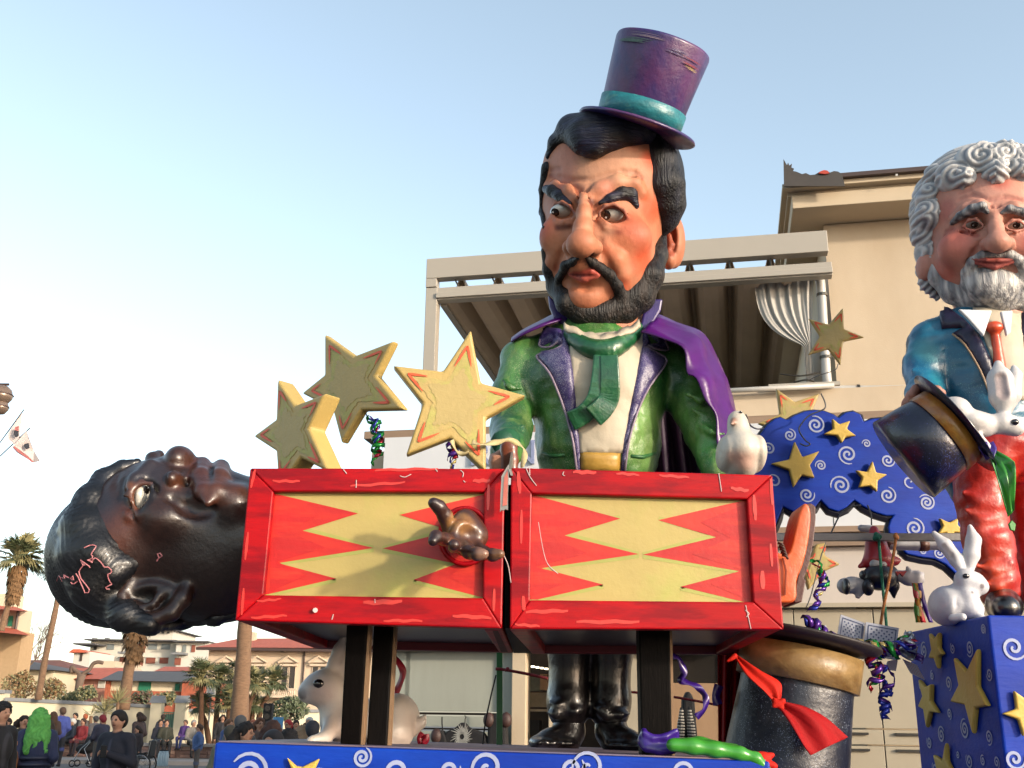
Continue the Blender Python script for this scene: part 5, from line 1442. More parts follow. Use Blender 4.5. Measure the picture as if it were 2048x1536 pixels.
M_navy = mat('navy_lapel', (30, 26, 58), rough=.4, var=.4, nscale=6, bump=.3, bscale=22, rgb2=(90, 70, 80), mix=(.55, .8))
drape('shirt', [(1945, 618), (2060, 618), (2062, 720), (2050, 800), (1998, 800), (1985, 720)], bvJ, .015, M_shirt, fg, step=9, edge=0)
drape('lapel', [(1878, 628), (1896, 616), (1930, 640), (1958, 670), (1985, 730), (1992, 770), (1980, 790), (1960, 740), (1930, 690), (1905, 668), (1928, 656), (1884, 658)], bvJ, .04, M_navy, fg, step=7, edge=5)
drape('lapel', [(2040, 620), (2065, 640), (2075, 700), (2060, 800), (2050, 800), (2048, 720), (2040, 660)], bvJ, .04, M_navy, fg, step=7, edge=5)
rim_ = [(1905, 668), (1930, 690), (1960, 740), (1980, 790)]
m = MB().tube([hit(bvJ, x, y)[0] - ray(x, y).normalized() * .045 for x, y in spl2(rim_, 3)], 2 * K2, 6); m.build('piping', mat('buff_piping', (170, 140, 110), bump=.1), fg, smooth=True)
m = MB().prism([P(x, y, Y2 - .42) for x, y in [(1918, 618), (1985, 620), (1968, 672), (1940, 640)]], (0, .03, 0)); m.build('collar_point', M_white, fg, bevel=.008)
m = MB().prism([P(x, y, Y2 - .42) for x, y in [(2002, 622), (2026, 620), (2022, 664), (2014, 672)]], (0, .03, 0)); m.build('collar_point', M_white, fg, bevel=.008)
M_otie = mat('orange_tie', (228, 80, 34), rough=.4, var=.2, nscale=9, bump=.25, bscale=16, coat=.2)
s = Sculpt(.012, .02); E(s, 1989, 655, Y2 - .38, 18, 12, .05)
for i in range(8): E(s, 1991 + i * 1.6, 672 + i * 11, Y2 - .365, 9 + i * .6, 12, .03, k=.02)
s.build('tie', M_otie, fg)
# trousers and shoe
s = Sculpt(.02, .06)
E(s, 1990, 900, Y2, 100, 70, .32)
CH(s, [(1965, 930, 60), (1962, 1000, 48), (1975, 1080, 46), (1990, 1150, 40), (1998, 1188, 37)], Y2 - .1, k=.06)
CH(s, [(2060, 930, 60), (2066, 1040, 48), (2070, 1120, 44), (2072, 1185, 42)], Y2 + .1, k=.06)
for pts in ([(1925, 985, 4), (1960, 1005, 6), (1995, 1002, 4)], [(1930, 1020, 4), (1965, 1040, 6), (2000, 1030, 4)], [(1950, 1130, 4), (1985, 1140, 5), (2020, 1128, 4)], [(1965, 1165, 4), (1995, 1172, 5), (2022, 1160, 4)], [(1950, 1060, 3), (1985, 1075, 5), (2010, 1068, 3)]):
    CH(s, [(a, b, c + 1, -.225) for a, b, c in pts], Y2, k=.05)
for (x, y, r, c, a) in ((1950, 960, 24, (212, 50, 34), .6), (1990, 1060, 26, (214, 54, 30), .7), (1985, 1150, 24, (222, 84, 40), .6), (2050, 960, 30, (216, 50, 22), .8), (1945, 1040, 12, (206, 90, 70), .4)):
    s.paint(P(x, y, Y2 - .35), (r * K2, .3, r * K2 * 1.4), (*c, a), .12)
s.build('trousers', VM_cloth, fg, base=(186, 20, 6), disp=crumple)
for (a, b) in ((2004, -.1), (2082, .1)):
    s = Sculpt(.016, .03); CH(s, [(a, 1200, 32, 0), (a + 4, 1212, 32, -.1), (a + 8, 1216, 26, -.3)], Y2 + b, k=.04); s.build('shoe', M_blackgl, fg)
# head
def base2(s):
    E(s, 1975, 440, Y2, 128, 130, .46); E(s, 1980, 530, Y2 - .06, 112, 86, .40, k=.1); E(s, 1985, 470, Y2 - .12, 100, 90, .38, k=.1)
    CH(s, [(1980, 600, 66), (1985, 640, 66)], Y2, k=.05)
b0 = Sculpt(.03, .06); base2(b0); bv2 = bvh_of(*b0.mesh())
s = Sculpt(.012, .05); base2(s); K = K2
HC(s, bv2, [(1905, 438, 7), (1930, 420, 10), (1960, 412, 12), (1978, 424, 8)], .01, K, k=.04); HC(s, bv2, [(2005, 422, 8), (2030, 416, 11), (2060, 426, 9)], .01, K, k=.04)
HE(s, bv2, 1945, 448, .0, 24, 14, .08, K, op='-', k=.04); HE(s, bv2, 2030, 450, .0, 24, 14, .08, K, op='-', k=.04)
HC(s, bv2, [(1990, 430, 10, 0), (1992, 455, 12, .06), (1996, 482, 17, .12)], 0, K, k=.04)
HE(s, bv2, 1996, 486, .14, 22, 18, .08, K, k=.04); HE(s, bv2, 1974, 488, .06, 13, 12, .06, K, k=.03); HE(s, bv2, 2016, 488, .06, 13, 12, .06, K, k=.03)
HE(s, bv2, 1920, 500, -.05, 42, 36, .12, K, k=.07); HE(s, bv2, 2060, 500, -.05, 40, 36, .12, K, k=.07)
HC(s, bv2, [(1962, 485, 3), (1948, 505, 4), (1935, 525, 3)], .006, K, op='-', k=.03)
for pts in ([(1918, 398, 2), (1945, 388, 3), (1975, 400, 2), (2010, 392, 3), (2045, 398, 2)], [(1920, 386, 2), (1940, 378, 2)], [(1982, 412, 2), (1984, 426, 3)], [(1997, 412, 2), (1995, 426, 3)], [(1890, 462, 2), (1905, 458, 2)], [(1888, 470, 2), (1902, 472, 2)], [(1898, 480, 2), (1925, 466, 3), (1955, 470, 2)]):
    HC(s, bv2, [(p[0], p[1], p[2] + 1) for p in pts], .008, K, op='-', k=.02, col=(170, 96, 84, .7), soft=.014)
for pts in ([(1926, 452, 2.5), (1938, 440, 3.5), (1952, 438, 3.5), (1966, 450, 2.5)], [(1928, 454, 2), (1945, 462, 3), (1966, 456, 2)], [(2010, 452, 2.5), (2024, 441, 3.5), (2038, 441, 3.5), (2052, 452, 2.5)], [(2012, 456, 2), (2030, 463, 3), (2050, 457, 2)]):
    HC(s, bv2, pts, .02, K, k=.015, col=(196, 126, 108, .8), soft=.01)
HC(s, bv2, [(1944, 519, 3), (1972, 521, 5), (1998, 522, 5), (2030, 518, 3)], .03, K, k=.015, col=(190, 96, 86), soft=.010); HC(s, bv2, [(1950, 526, 3), (1990, 534, 6), (2026, 525, 3)], .03, K, k=.015, col=(196, 102, 92), soft=.010)
HC(s, bv2, [(1938, 519, 1.5), (1965, 525, 2), (1990, 527, 2), (2015, 525, 2), (2036, 518, 1.5)], .05, K, op='-', k=.006, col=(110, 36, 34), soft=.008)
E(s, 1850, 535, Y2 + .05, 16, 26, .1, k=.03)
for (x, y, r, c, a, sf) in ((1915, 490, 18, (208, 92, 82), .65, 34), (1996, 490, 12, (204, 94, 80), .7, 16), (1890, 540, 14, (206, 96, 74), .7, 26), (1960, 380, 30, (226, 164, 146), .6, 40), (2000, 362, 8, (206, 96, 80), .7, 22), (1890, 420, 10, (210, 120, 110), .6, 24), (1990, 450, 8, (226, 170, 150), .6, 16), (2060, 495, 16, (206, 96, 84), .7, 26), (1980, 610, 30, (222, 156, 126), .6, 30), (1870, 480, 10, (200, 150, 140), .5, 20)):
    HPt(s, bv2, x, y, r, K, (*c, a), sf)
hd2, bvH2 = s.build('head', VM_skin, fg, base=(220, 156, 134))
eyeball(hd2, bvH2, 1946, 450, 21, 10.5, 1949, 449, 6.8, K, .034); eyeball(hd2, bvH2, 2031, 452, 21, 10.5, 2033, 450, 6.8, K, .034)
# grey beard and moustache
gh0, gh1 = (134, 134, 138), (206, 202, 198)
VM_greyv = mat('grey_hair_vertical', vcol=True, rough=.45, var=.4, nscale=24, stretch=(1.5, 1.5, .15), bump=1.0, bscale=36, bstretch=(1.2, 1.2, .12), coat=.1)
s = Sculpt(.012, .03)
HC(s, bvH2, [(1860, 520, 9), (1876, 556, 16), (1908, 582, 24), (1950, 596, 30), (1990, 600, 30), (2040, 594, 28), (2080, 570, 20), (2098, 530, 10)], -.04, K, k=.05)
HE(s, bvH2, 1988, 568, -.02, 52, 40, .12, K, k=.06)
HC(s, bvH2, [(1990, 510, 7), (1965, 512, 9), (1945, 524, 9), (1934, 545, 10), (1936, 566, 14)], -.005, K); HC(s, bvH2, [(1998, 510, 7), (2020, 510, 9), (2038, 520, 9), (2050, 545, 10), (2046, 566, 14)], -.005, K)
s.build('beard', VM_greyv, hd2, base=gh1, colfn=twotone(gh0, (230, 226, 220), 34, 4), relax=0)
for pts in ([(1904, 446, 5), (1920, 432, 8), (1944, 419, 10), (1964, 413, 9), (1974, 424, 5)], [(2004, 426, 4), (2020, 418, 8), (2045, 424, 8), (2064, 436, 4)]):
    s = Sculpt(.01, .015); HC(s, bvH2, pts, 0, K); s.build('eyebrow', VM_greyv, hd2, base=gh1, colfn=twotone((80, 80, 86), (200, 196, 192), 30, 14), relax=0)
# grey curls: swollen locks with spiral ridges
curls = [(1945, 328, 34), (1905, 354, 32), (1872, 358, 26), (1988, 328, 36), (2035, 330, 38), (2080, 340, 36), (1858, 395, 26), (1862, 430, 30), (1850, 470, 28), (1858, 505, 26), (1990, 350, 24), (2040, 345, 26), (1925, 362, 22), (1845, 440, 22), (2110, 380, 36), (2120, 430, 34), (2118, 480, 30), (1960, 314, 26), (2010, 312, 28)]
s = Sculpt(.012, .03)
E(s, 1972, 434, Y2 + .16, 146, 138, .44)
for (x, y, r) in curls:
    l, n_ = hit(bvH2, min(max(x, 1852), 2098), max(y, 322))
    q = P(x, y, l.y + .02); s.ell(q, (r * K, .12, r * K * 1.1), k=.02)
CH(s, [(1842, 540, 12, .1), (1852, 570, 12, .1), (1872, 592, 9, .1)], Y2, k=.03)
cc = np.array([tuple(P(x, y, Y2 - .3)) for x, y, r in curls]); cr_ = np.array([r * K for *_, r in curls])
def ridges(V):
    dx = V[:, None, 0] - cc[None, :, 0]; dz = V[:, None, 2] - cc[None, :, 2]
    rr_ = np.sqrt(dx ** 2 + dz ** 2); i = np.argmin(rr_ / cr_, 1); ar = np.arange(len(V))
    ph = np.arctan2(dz[ar, i], dx[ar, i]) * np.where(i % 2 == 0, 1, -1)
    return np.sin(rr_[ar, i] * 2 * math.pi / .044 + ph)
def ccol(V, N, C_):
    t = np.clip(ridges(V) * .45 + .55, 0, 1)[:, None]
    return np.array(lin((128, 132, 142))) * (1 - t) + np.array(lin((228, 226, 222))) * t
s.build('curly_hair', mat('grey_curl_paint', vcol=True, rough=.45, var=.2, nscale=10, bump=.2, bscale=26, coat=.1), hd2, base=gh1, disp=lambda V, N: .008 * ridges(V), colfn=ccol, relax=1)
# hand
YH2 = 6.55; k = spx(1850, 790, YH2)
s = Sculpt(.009, .015)
E(s, 1850, 790, YH2, 22, 18, .09)
for pts in ([(1840, 785, 10, -.05), (1822, 790, 9, -.08), (1812, 806, 8, -.08), (1808, 818, 7, -.06)], [(1844, 780, 10, -.04), (1832, 778, 9, -.1), (1824, 790, 8, -.12)], [(1862, 778, 9, -.05), (1874, 780, 9, -.08), (1884, 786, 8, -.08)], [(1848, 796, 9, -.06), (1830, 802, 8, -.11), (1824, 812, 7, -.1)], [(1855, 800, 8, -.06), (1842, 810, 7.5, -.12), (1836, 818, 6.5, -.1)]):
    CH(s, pts, YH2, k=.012)
s.build('hand', VM_skin, fg, base=(196, 140, 122))

# ---- the hat held by the second figure, rabbit leaning out of it
YT2 = 6.35
kh2 = spx(1860, 870, YT2)
ht = thing('held_top_hat', 'glittering dark blue top hat with gold band held tilted by the grey figure', 'hat', P(1860, 960, YT2))
M_dhat = mat('dark_blue_glitter', (18, 22, 48), rough=.32, var=.5, nscale=5, bump=.3, bscale=14, glitter=(150, .90, (70, 84, 150)), coat=.3, rgb2=(46, 30, 34), mix=(.55, .75))
M_gband = mat('gold_band_paint', (170, 104, 26), rough=.38, var=.35, nscale=7, bump=.3, bscale=18, coat=.2, rgb2=(196, 150, 60), mix=(.5, .7))
ax2 = (rgt * .80 + up_ * .60 + tow * .08).normalized()      # opening up and to the right
c_op = P(1904, 850, YT2)
Rb = 88 * kh2
m = MB().lathe([(.001, -118 * kh2), (Rb * 1.06, -118 * kh2), (Rb * 1.0, -60 * kh2), (Rb * .93, 0), (Rb * .86, 0), (Rb * .80, -80 * kh2), (.001, -90 * kh2)], c_op, ax2, 48, wob=wob); m.build('crown', M_dhat, ht, smooth=True)
m = MB().lathe([(Rb * .94, -34 * kh2), (Rb * 1.0, -34 * kh2), (Rb * .97, -2 * kh2), (Rb * .92, -1 * kh2)], c_op, ax2, 48, wob=wob); m.build('hat_band', M_gband, ht, smooth=True)
m = MB().lathe([(Rb * .88, -1 * kh2), (Rb * 1.28, 5 * kh2), (Rb * 1.29, 7 * kh2), (Rb * .87, 3 * kh2)], c_op, ax2, 48, wob=lambda a, h: .05 * math.sin(2 * a)); m.build('brim', M_dhat, ht, smooth=True)
rb = thing('white_rabbit', 'white rabbit leaning out of the tilted top hat with one tall ear', 'rabbit', P(1950, 880, YT2))
kr = spx(1960, 840, YT2); s = Sculpt(.009, .03); Yr = YT2 - .02
E(s, 1905, 826, Yr, 34, 30, .15); E(s, 1935, 848, Yr, 38, 26, .15)
CH(s, [(1925, 845, 26), (1965, 850, 22), (1990, 850, 18)], Yr, k=.04)
CH(s, [(2005, 846, 22), (2024, 852, 19), (2034, 858, 13)], Yr - .02, k=.03)
CH(s, [(2008, 828, 11, 0), (2005, 795, 25, 0), (2000, 758, 25, .03), (1996, 728, 8, .05)], Yr - .02, k=.012); CH(s, [(2015, 824, 8, .12), (2024, 790, 18, .12), (2030, 750, 14, .14), (2028, 735, 6, .14)], Yr, k=.012)
CH(s, [(2008, 815, 4, -.10), (2007, 785, 14, -.10), (2002, 752, 13, -.07)], Yr - .02, op='-', k=.015, col=(178, 160, 158), soft=.02)
CH(s, [(1955, 872, 10, -.06), (1968, 890, 9, -.08), (1980, 900, 7, -.08)], Yr, k=.02)
CH(s, [(2024, 868, 1.5, -.09), (2034, 872, 2, -.1), (2044, 866, 1.5, -.06)], Yr, op='-', k=.006, col=(80, 60, 60))
o, bvr = s.build('body', VM_white, rb, base=(222, 218, 216))
rabbit_eye(o, bvr, 2030, 844, 6.5, kr)
def cloth(name, label, rowsA, rowsB, mt, amp=.02, fr=14, n=10, nu=8, cat='cloth', solid=.006, parent=None):
    a = spline([P(*p) for p in rowsA], n); b = spline([P(*p) for p in rowsB], n); m = MB(); vs_ = []
    for i in range(len(a)):
        for j in range(nu + 1):
            t = j / nu; q = a[i].lerp(b[i], t); vs_.append(q + Vector((0, -1, .2)) * amp * math.sin(t * fr + i * .12))
    m.add(vs_, [(i * (nu + 1) + j, i * (nu + 1) + j + 1, (i + 1) * (nu + 1) + j + 1, (i + 1) * (nu + 1) + j) for i in range(len(a) - 1) for j in range(nu)])
    return m.build(name, mt, parent, smooth=True, solid=solid, label=label if parent is None else None, cat=cat if parent is None else None)
M_gsatin = mat('green_satin', (56, 150, 44), rough=.3, var=.2, nscale=4, bump=.05, spec=.6); M_psatin = mat('violet_satin', (60, 28, 130), rough=.3, var=.2, nscale=4, bump=.05, spec=.6)
cloth('green_scarf', 'shiny green cloth hanging from the tilted top hat', [(1975, 908, 6.2), (1985, 940, 6.2), (2000, 985, 6.18), (2018, 1032, 6.2)], [(1990, 905, 6.25), (2020, 920, 6.2), (2032, 935, 6.15), (2028, 1020, 6.22)], M_gsatin, .025)
cloth('violet_scarf', 'violet cloth end tucked at the rim of the tilted top hat', [(1950, 885, 6.2), (1960, 905, 6.18), (1972, 920, 6.2)], [(1985, 885, 6.25), (1992, 900, 6.22), (1988, 915, 6.2)], M_psatin, .015)
m = MB().prism([P(x, y, 6.15) for x, y in [(2024, 1040), (2032, 1048), (2030, 1062), (2022, 1060), (2018, 1048)]], (0, .02, 0)); m.build('paper_leaf', M_gsatin, label='small green paper leaf hanging before the red trousers', cat='decoration', bevel=.004)
# ================================================================== CLOUD BOARD AND SMALL THINGS
YC = 8.45
cd = thing('blue_cloud_board', 'blue cloud shaped board with gold stars and white swirls behind the hat', 'board', P(1720, 1150, YC))
c6 = lambda p: (1480 + p[0] * .2344, 740 + p[1] * .2344)
top = [(120, 640), (150, 580), (230, 470), (300, 415), (345, 400), (400, 425), (470, 385), (560, 350), (640, 340), (720, 348), (800, 378), (842, 408), (900, 362), (970, 350), (1030, 378), (1058, 440), (1130, 415), (1220, 408), (1320, 430), (1420, 480), (1500, 440), (1620, 450), (1760, 520), (1900, 560), (2050, 640), (2200, 760), (2260, 960)]
low = [(2280, 1200), (2220, 1420), (2100, 1600), (1950, 1760), (1880, 1790), (1850, 1745), (1760, 1660), (1660, 1610), (1560, 1598), (1430, 1570), (1385, 1530), (1375, 1460), (1320, 1430), (1275, 1390), (1268, 1340), (1285, 1280), (1312, 1240), (1250, 1242), (1150, 1212), (1050, 1160), (976, 1108), (910, 1172), (840, 1206), (760, 1182), (690, 1108), (640, 1172), (560, 1214), (460, 1210), (368, 1162), (335, 1250), (300, 1340), (180, 1420), (60, 1350), (20, 1100), (60, 800)]
poly = [c6(p) for p in top + low]
m = MB().prism([P(x, y, YC) for x, y in poly], (0, .07, 0)); m.build('board', M_blue, cd, bevel=.01)
q = [P(x, y, YC + .02) for x, y in poly]
m = MB().tube([p + Vector((0, .03, -.02)) for p in q] + [q[0] + Vector((0, .03, -.02))], .035, 6); m.build('dark_edge', mat('dark_edge_paint', (20, 22, 40), bump=.1), cd)
for (x, y, R, t) in ((645, 468, 80, 2.0), (425, 555, 55, 1.9), (245, 672, 62, 1.9), (920, 720, 85, 2.0), (1080, 628, 38, 1.7), (690, 815, 48, 1.9), (290, 950, 62, 1.2), (570, 1065, 68, 1.9), (860, 985, 88, 2.0), (1262, 770, 62, 1.9), (1260, 1070, 75, 1.9), (1595, 1130, 72, 2.3), (1490, 1350, 88, 2.1), (1560, 1545, 34, 1.8), (1700, 1560, 50, 1.8), (1450, 950, 60, 1.0)):
    a, b = c6((x, y)); c = P(a, b, YC - .004); k = spx(a, b, YC)
    m = MB(); spiral_strip(m, c, U, Vv, R * .2344 * k, t, 1.9 * k * (R / 60) ** .5, random.uniform(0, 6)); m.build('painted_swirl', M_swirl, cd)
for pl in ([(470, 605), (535, 740), (683, 688), (598, 810), (640, 920), (530, 895), (460, 998), (425, 850), (268, 795), (425, 760)],
           [(790, 408), (850, 460), (945, 428), (915, 500), (995, 558), (905, 568), (872, 622), (832, 555), (718, 543), (800, 500)],
           [(1135, 772), (1165, 872), (1262, 888), (1178, 940), (1175, 1038), (1110, 985), (1018, 998), (1048, 915), (990, 852), (1088, 868)],
           [(1705, 1260), (1790, 1300), (1868, 1258), (1862, 1320), (1930, 1390), (1830, 1385), (1790, 1460), (1760, 1385), (1690, 1400), (1735, 1330)],
           [(1755, 945), (1775, 985), (1800, 980), (1780, 1010), (1720, 985), (1745, 968)]):
    m = MB().prism([P(*c6(p), YC - .06) for p in pl], (0, .05, 0)); o = m.build('star', M_starp, cd, bevel=.012, seg=3)
# stars on wires
Yw = 8.3
bigstar('gold_star', 'thin orange edged gold star on a wire before the beige wall', [(1687, 614), (1689, 657), (1731, 674), (1687, 683), (1682, 731), (1657, 698), (1616, 710), (1640, 672), (1617, 636), (1658, 648)], Yw, .03, rad(0))
bigstar('gold_star', 'gold star peeking out above the top edge of the blue cloud', [(1553, 776), (1590, 803), (1640, 786), (1622, 828), (1650, 870), (1600, 865), (1560, 900), (1555, 862), (1516, 846), (1560, 828)], 8.7, .05, rad(0))
bigstar('gold_star', 'small pale gold star behind the orange boot', [(1654, 1084), (1650, 1110), (1682, 1128), (1650, 1142), (1640, 1152), (1618, 1180), (1610, 1150), (1598, 1130), (1624, 1110), (1632, 1088)], 7.3, .06, rad(0))
M_wire = mat('grey_wire', (96, 96, 96), rough=.4, metal=.6, bump=0)
def wire(label, pts, Y, r=.006, name='wire', mt=None, cat='wire'):
    m = MB().tube(spline([P(p[0], p[1], p[2] if len(p) > 2 else Y) for p in pts], 6), r, 6); m.build(name, mt or M_wire, label=label, cat=cat, smooth=True)
wire('curly grey wire from the star down over the blue cloud', [(1642, 787), (1650, 805), (1648, 818), (1620, 830), (1605, 845), (1598, 860), (1610, 880), (1620, 888), (1612, 892), (1600, 887)], 8.25)
wire('thin wire running from the dove to the cloud edge', [(1492, 830, 5.7), (1500, 850, 6.2), (1515, 858, 7.2), (1527, 857, 8.3)], 8)
wire('bent grey wire arching below the blue cloud', [(1655, 1082), (1680, 1030), (1700, 1015), (1722, 1010)], 8.0)
wire('short grey wire holding up the hanging puppet', [(1735, 1010), (1742, 1030), (1743, 1050)], 7.95)
wire('thin straight wire holding the small star by the boot', [(1652, 1084), (1640, 1120), (1622, 1190), (1612, 1215)], 7.25, .004)
wire('thin wire from the star to the drain pipe', [(1676, 728), (1670, 740), (1640, 750), (1618, 760)], 8.4, .004)
# metal bar with ropes
Yb_ = 7.75
brm = MB().prism([P(1545, 1066, Yb_), P(1960, 1066, Yb_), P(1960, 1081, Yb_), P(1545, 1081, Yb_)], (0, .05, 0))
brm.build('metal_bar', mat('dull_aluminium', (140, 138, 140), rough=.4, metal=.5, var=.15, nscale=6, stretch=(.3, 1, 3), bump=.05), label='grey square metal bar running behind the boot and rabbit', cat='bar', bevel=.004)
M_grope = mat('green_rope', (20, 110, 84), rough=.8, var=.5, nscale=60, bump=.5, bscale=90); M_orope = mat('orange_rope', (176, 108, 50), rough=.8, var=.5, nscale=60, bump=.5, bscale=90); M_rrope = mat('red_rope', (150, 34, 44), rough=.8, var=.5, nscale=60, bump=.5, bscale=90)
def rope(label, pts, Y, mt, r, knots=()):
    th_ = thing('rope', label, 'rope', P(pts[-1][0], pts[-1][1], Y))
    c = spline([P(p[0], p[1], p[2] if len(p) > 2 else Y) for p in pts], 8)
    m = MB().tube(c, r, 8); m.build('cord', mt, th_, smooth=True)
    for (x, y, rr_) in knots:
        s = Sculpt(.008, .01); q = P(x, y, Y - .04); k = spx(x, y, Y)
        for i in range(7): s.ell(q + Vector((random.uniform(-1, 1), random.uniform(-.5, .5), random.uniform(-1, 1))) * rr_ * k * .7, (rr_ * k * .55,) * 3)
        s.build('knot', mt, th_)
rope('green rope knotted on the metal bar and hanging down', [(1757, 1070), (1760, 1110), (1766, 1180), (1772, 1240), (1776, 1300)], 7.65, M_grope, .011, ((1757, 1074, 9),))
rope('orange rope tied to the metal bar beside the green rope', [(1792, 1066), (1790, 1090), (1780, 1150), (1766, 1220), (1756, 1285)], 7.6, M_orope, .011, ((1794, 1074, 6),))
# hanging puppet: flying, dressed in red and black
pu = thing('hanging_puppet', 'small hanging puppet with red pointed hat, black coat and white gloves', 'puppet', P(1760, 1200, 7.95))
Yq = 7.9; VM_pup = mat('puppet_paint', vcol=True, rough=.4, var=.1, bump=.1, coat=.2)
s = Sculpt(.012, .02); RD, WH, BK = (186, 26, 40), (196, 192, 194), (28, 28, 36)
CH(s, [(1748, 1060, 9), (1752, 1090, 20), (1756, 1118, 30)], Yq, k=.03, col=RD); CH(s, [(1720, 1133, 5), (1735, 1124, 9), (1790, 1122, 9), (1800, 1120, 3)], Yq, k=.02, col=RD)
s.build('red_hat', VM_pup, pu, base=RD)
s = Sculpt(.012, .02)
E(s, 1758, 1155, Yq - .05, 34, 26, .12, col=BK); CH(s, [(1775, 1150, 22), (1786, 1172, 12), (1788, 1196, 3)], Yq, k=.02, col=BK); s.build('black_coat', VM_pup, pu, base=BK)
s = Sculpt(.010, .02)
CH(s, [(1792, 1150, 10), (1815, 1156, 15), (1828, 1158, 15)], Yq, k=.01, col=WH); E(s, 1834, 1154, Yq - .02, 12, 13, .05); CH(s, [(1820, 1142, 4), (1815, 1136, 4)], Yq - .04)
for i in range(3): CH(s, [(1836, 1146 + i * 7, 5, -.02), (1845, 1148 + i * 7, 4.5, -.02)], Yq, k=.005)
s.build('arm', VM_pup, pu, base=WH)
m = MB().prism([P(x, y, Yq - .09) for x, y in [(1791, 1143), (1814, 1142), (1806, 1153), (1800, 1146), (1795, 1152)]], (0, .02, 0)); m.build('red_trim', mat('puppet_red', (176, 24, 36), bump=0), pu)
s = Sculpt(.010, .02)
CH(s, [(1735, 1172, 14), (1705, 1170, 16), (1690, 1172, 16)], Yq - .02, k=.02, col=WH); CH(s, [(1722, 1178, 10), (1716, 1192, 6)], Yq - .04, k=.02, col=WH); s.build('leg', VM_pup, pu, base=WH)
for (x, y, rx) in ((1692, 1173, 7), (1736, 1175, 11)):
    s = Sculpt(.010, .01); E(s, x, y, Yq - .1, rx, 17, .06, col=BK); s.build('shoe', VM_pup, pu, base=BK)
s = Sculpt(.010, .01); CH(s, [(1748, 1128, 9), (1765, 1129, 9)], Yq - .08, col=WH); E(s, 1726, 1150, Yq - .05, 7, 10, .05, col=BK); s.build('face', VM_pup, pu, base=WH)
s = Sculpt(.010, .01); CH(s, [(1722, 1056, 7), (1740, 1058, 8)], Yq + .1); CH(s, [(1780, 1088, 12), (1830, 1090, 11), (1890, 1086, 14)], Yq + .1); s.build('trailing_sleeve', VM_pup, pu, base=(196, 194, 196))
for (x, y) in ((1776, 1086), (1846, 1090)):
    m = MB().tube([P(x - 9, y, Yq + .1), P(x + 9, y, Yq + .1)], .048, 12); m.build('brown_cuff', mat('brown_cuff', (120, 74, 54), bump=.1), pu, smooth=True)
for (c, x0, x1, nm) in (((190, 30, 40), 1828, 1848, 'red'), ((214, 150, 50), 1834, 1840, 'gold'), ((70, 30, 130), 1840, 1862, 'violet'), ((90, 150, 60), 1830, 1836, 'green')):
    a = [(x0, 1166, 7.8), (x0 + 4, 1190, 7.78), ((x0 + x1) / 2, 1215, 7.8), (x1, 1245, 7.82)]
    m = MB(); q = spline([P(*p) for p in a], 5); m.strip(q, [Vector((.018, .006 * math.sin(i), 0)) for i in range(len(q))]); m.build('ribbon', mat('ribbon_' + nm, c, rough=.35, bump=0), pu, smooth=True, solid=.003)

# ---- upturned giant hat with scarf, cards and ribbons
YU = 6.85; ku = spx(1600, 1340, YU)
uh = thing('upturned_top_hat', 'huge upturned glittering black top hat with wide gold band', 'hat', (P(1600, 1450, YU).x, YU, 1.0))
axu = Vector((.20, -.02, .97)).normalized()
cu_ = P(1600, 1318, YU); Ru = .355
M_bhat = mat('navy_glitter_hat', (24, 30, 46), rough=.4, var=.45, nscale=4, bump=.3, bscale=14, glitter=(150, .89, (150, 160, 176)), rgb2=(70, 62, 56), mix=(.58, .8))
M_gb2 = mat('old_gold_band', (158, 128, 80), rough=.42, var=.35, nscale=6, stretch=(1, 1, 2), bump=.25, bscale=20, rgb2=(120, 86, 38), mix=(.5, .72))
M_brim = mat('brown_black_brim', (42, 34, 34), rough=.55, var=.3, nscale=6, bump=.1)
m = MB().lathe([(Ru * 1.12, -.98), (Ru * 1.06, -.6), (Ru * .98, -.2), (Ru * .97, .05), (Ru * .88, .05), (Ru * .85, -.3), (.001, -.35)], cu_, axu, 56, wob=wob); m.build('crown', M_bhat, uh, smooth=True)
m = MB().lathe([(Ru * .99, -.155), (Ru * 1.07, -.15), (Ru * 1.075, .055), (Ru * .98, .06)], cu_, axu, 56, wob=lambda a, h: .006 * math.sin(5 * a)); m.build('hat_band', M_gb2, uh, smooth=True)
m = MB().lathe([(Ru * .9, .075), (Ru * 1.32, .10), (Ru * 1.40, .13), (Ru * 1.40, .145), (Ru * 1.3, .12), (Ru * .9, .095)], cu_, axu, 56, wob=lambda a, h: .03 * math.sin(2 * a + .5)); m.build('brim', M_brim, uh, smooth=True)
M_rcloth = mat('red_cloth', (168, 10, 16), spec=.2, rough=.75, var=.15, nscale=5, bump=.12, bscale=40); M_ocloth = mat('orange_red_cloth', (212, 36, 18), spec=.2, rough=.7, var=.12, nscale=5, bump=.1)
sc = thing('red_scarf', 'red and orange scarf knotted across the upturned hat', 'scarf', P(1590, 1500, 6.4))
cloth('scarf_upper', None, [(1468, 1312, 6.55), (1490, 1348, 6.4), (1530, 1385, 6.36), (1555, 1412, 6.36)], [(1472, 1310, 6.55), (1520, 1340, 6.42), (1562, 1366, 6.38), (1560, 1404, 6.36)], M_ocloth, .012, 9, parent=sc)
cloth('scarf_lower', None, [(1552, 1410, 6.36), (1580, 1450, 6.34), (1605, 1490, 6.32), (1622, 1510, 6.32)], [(1562, 1404, 6.36), (1610, 1412, 6.36), (1655, 1435, 6.36), (1696, 1474, 6.4)], M_rcloth, .022, 9, parent=sc)
s = Sculpt(.008, .01); CH(s, [(1550, 1402, 7), (1562, 1414, 7)], 6.33); CH(s, [(1548, 1412, 5), (1566, 1402, 6)], 6.32); s.build('knot', M_ocloth, sc)
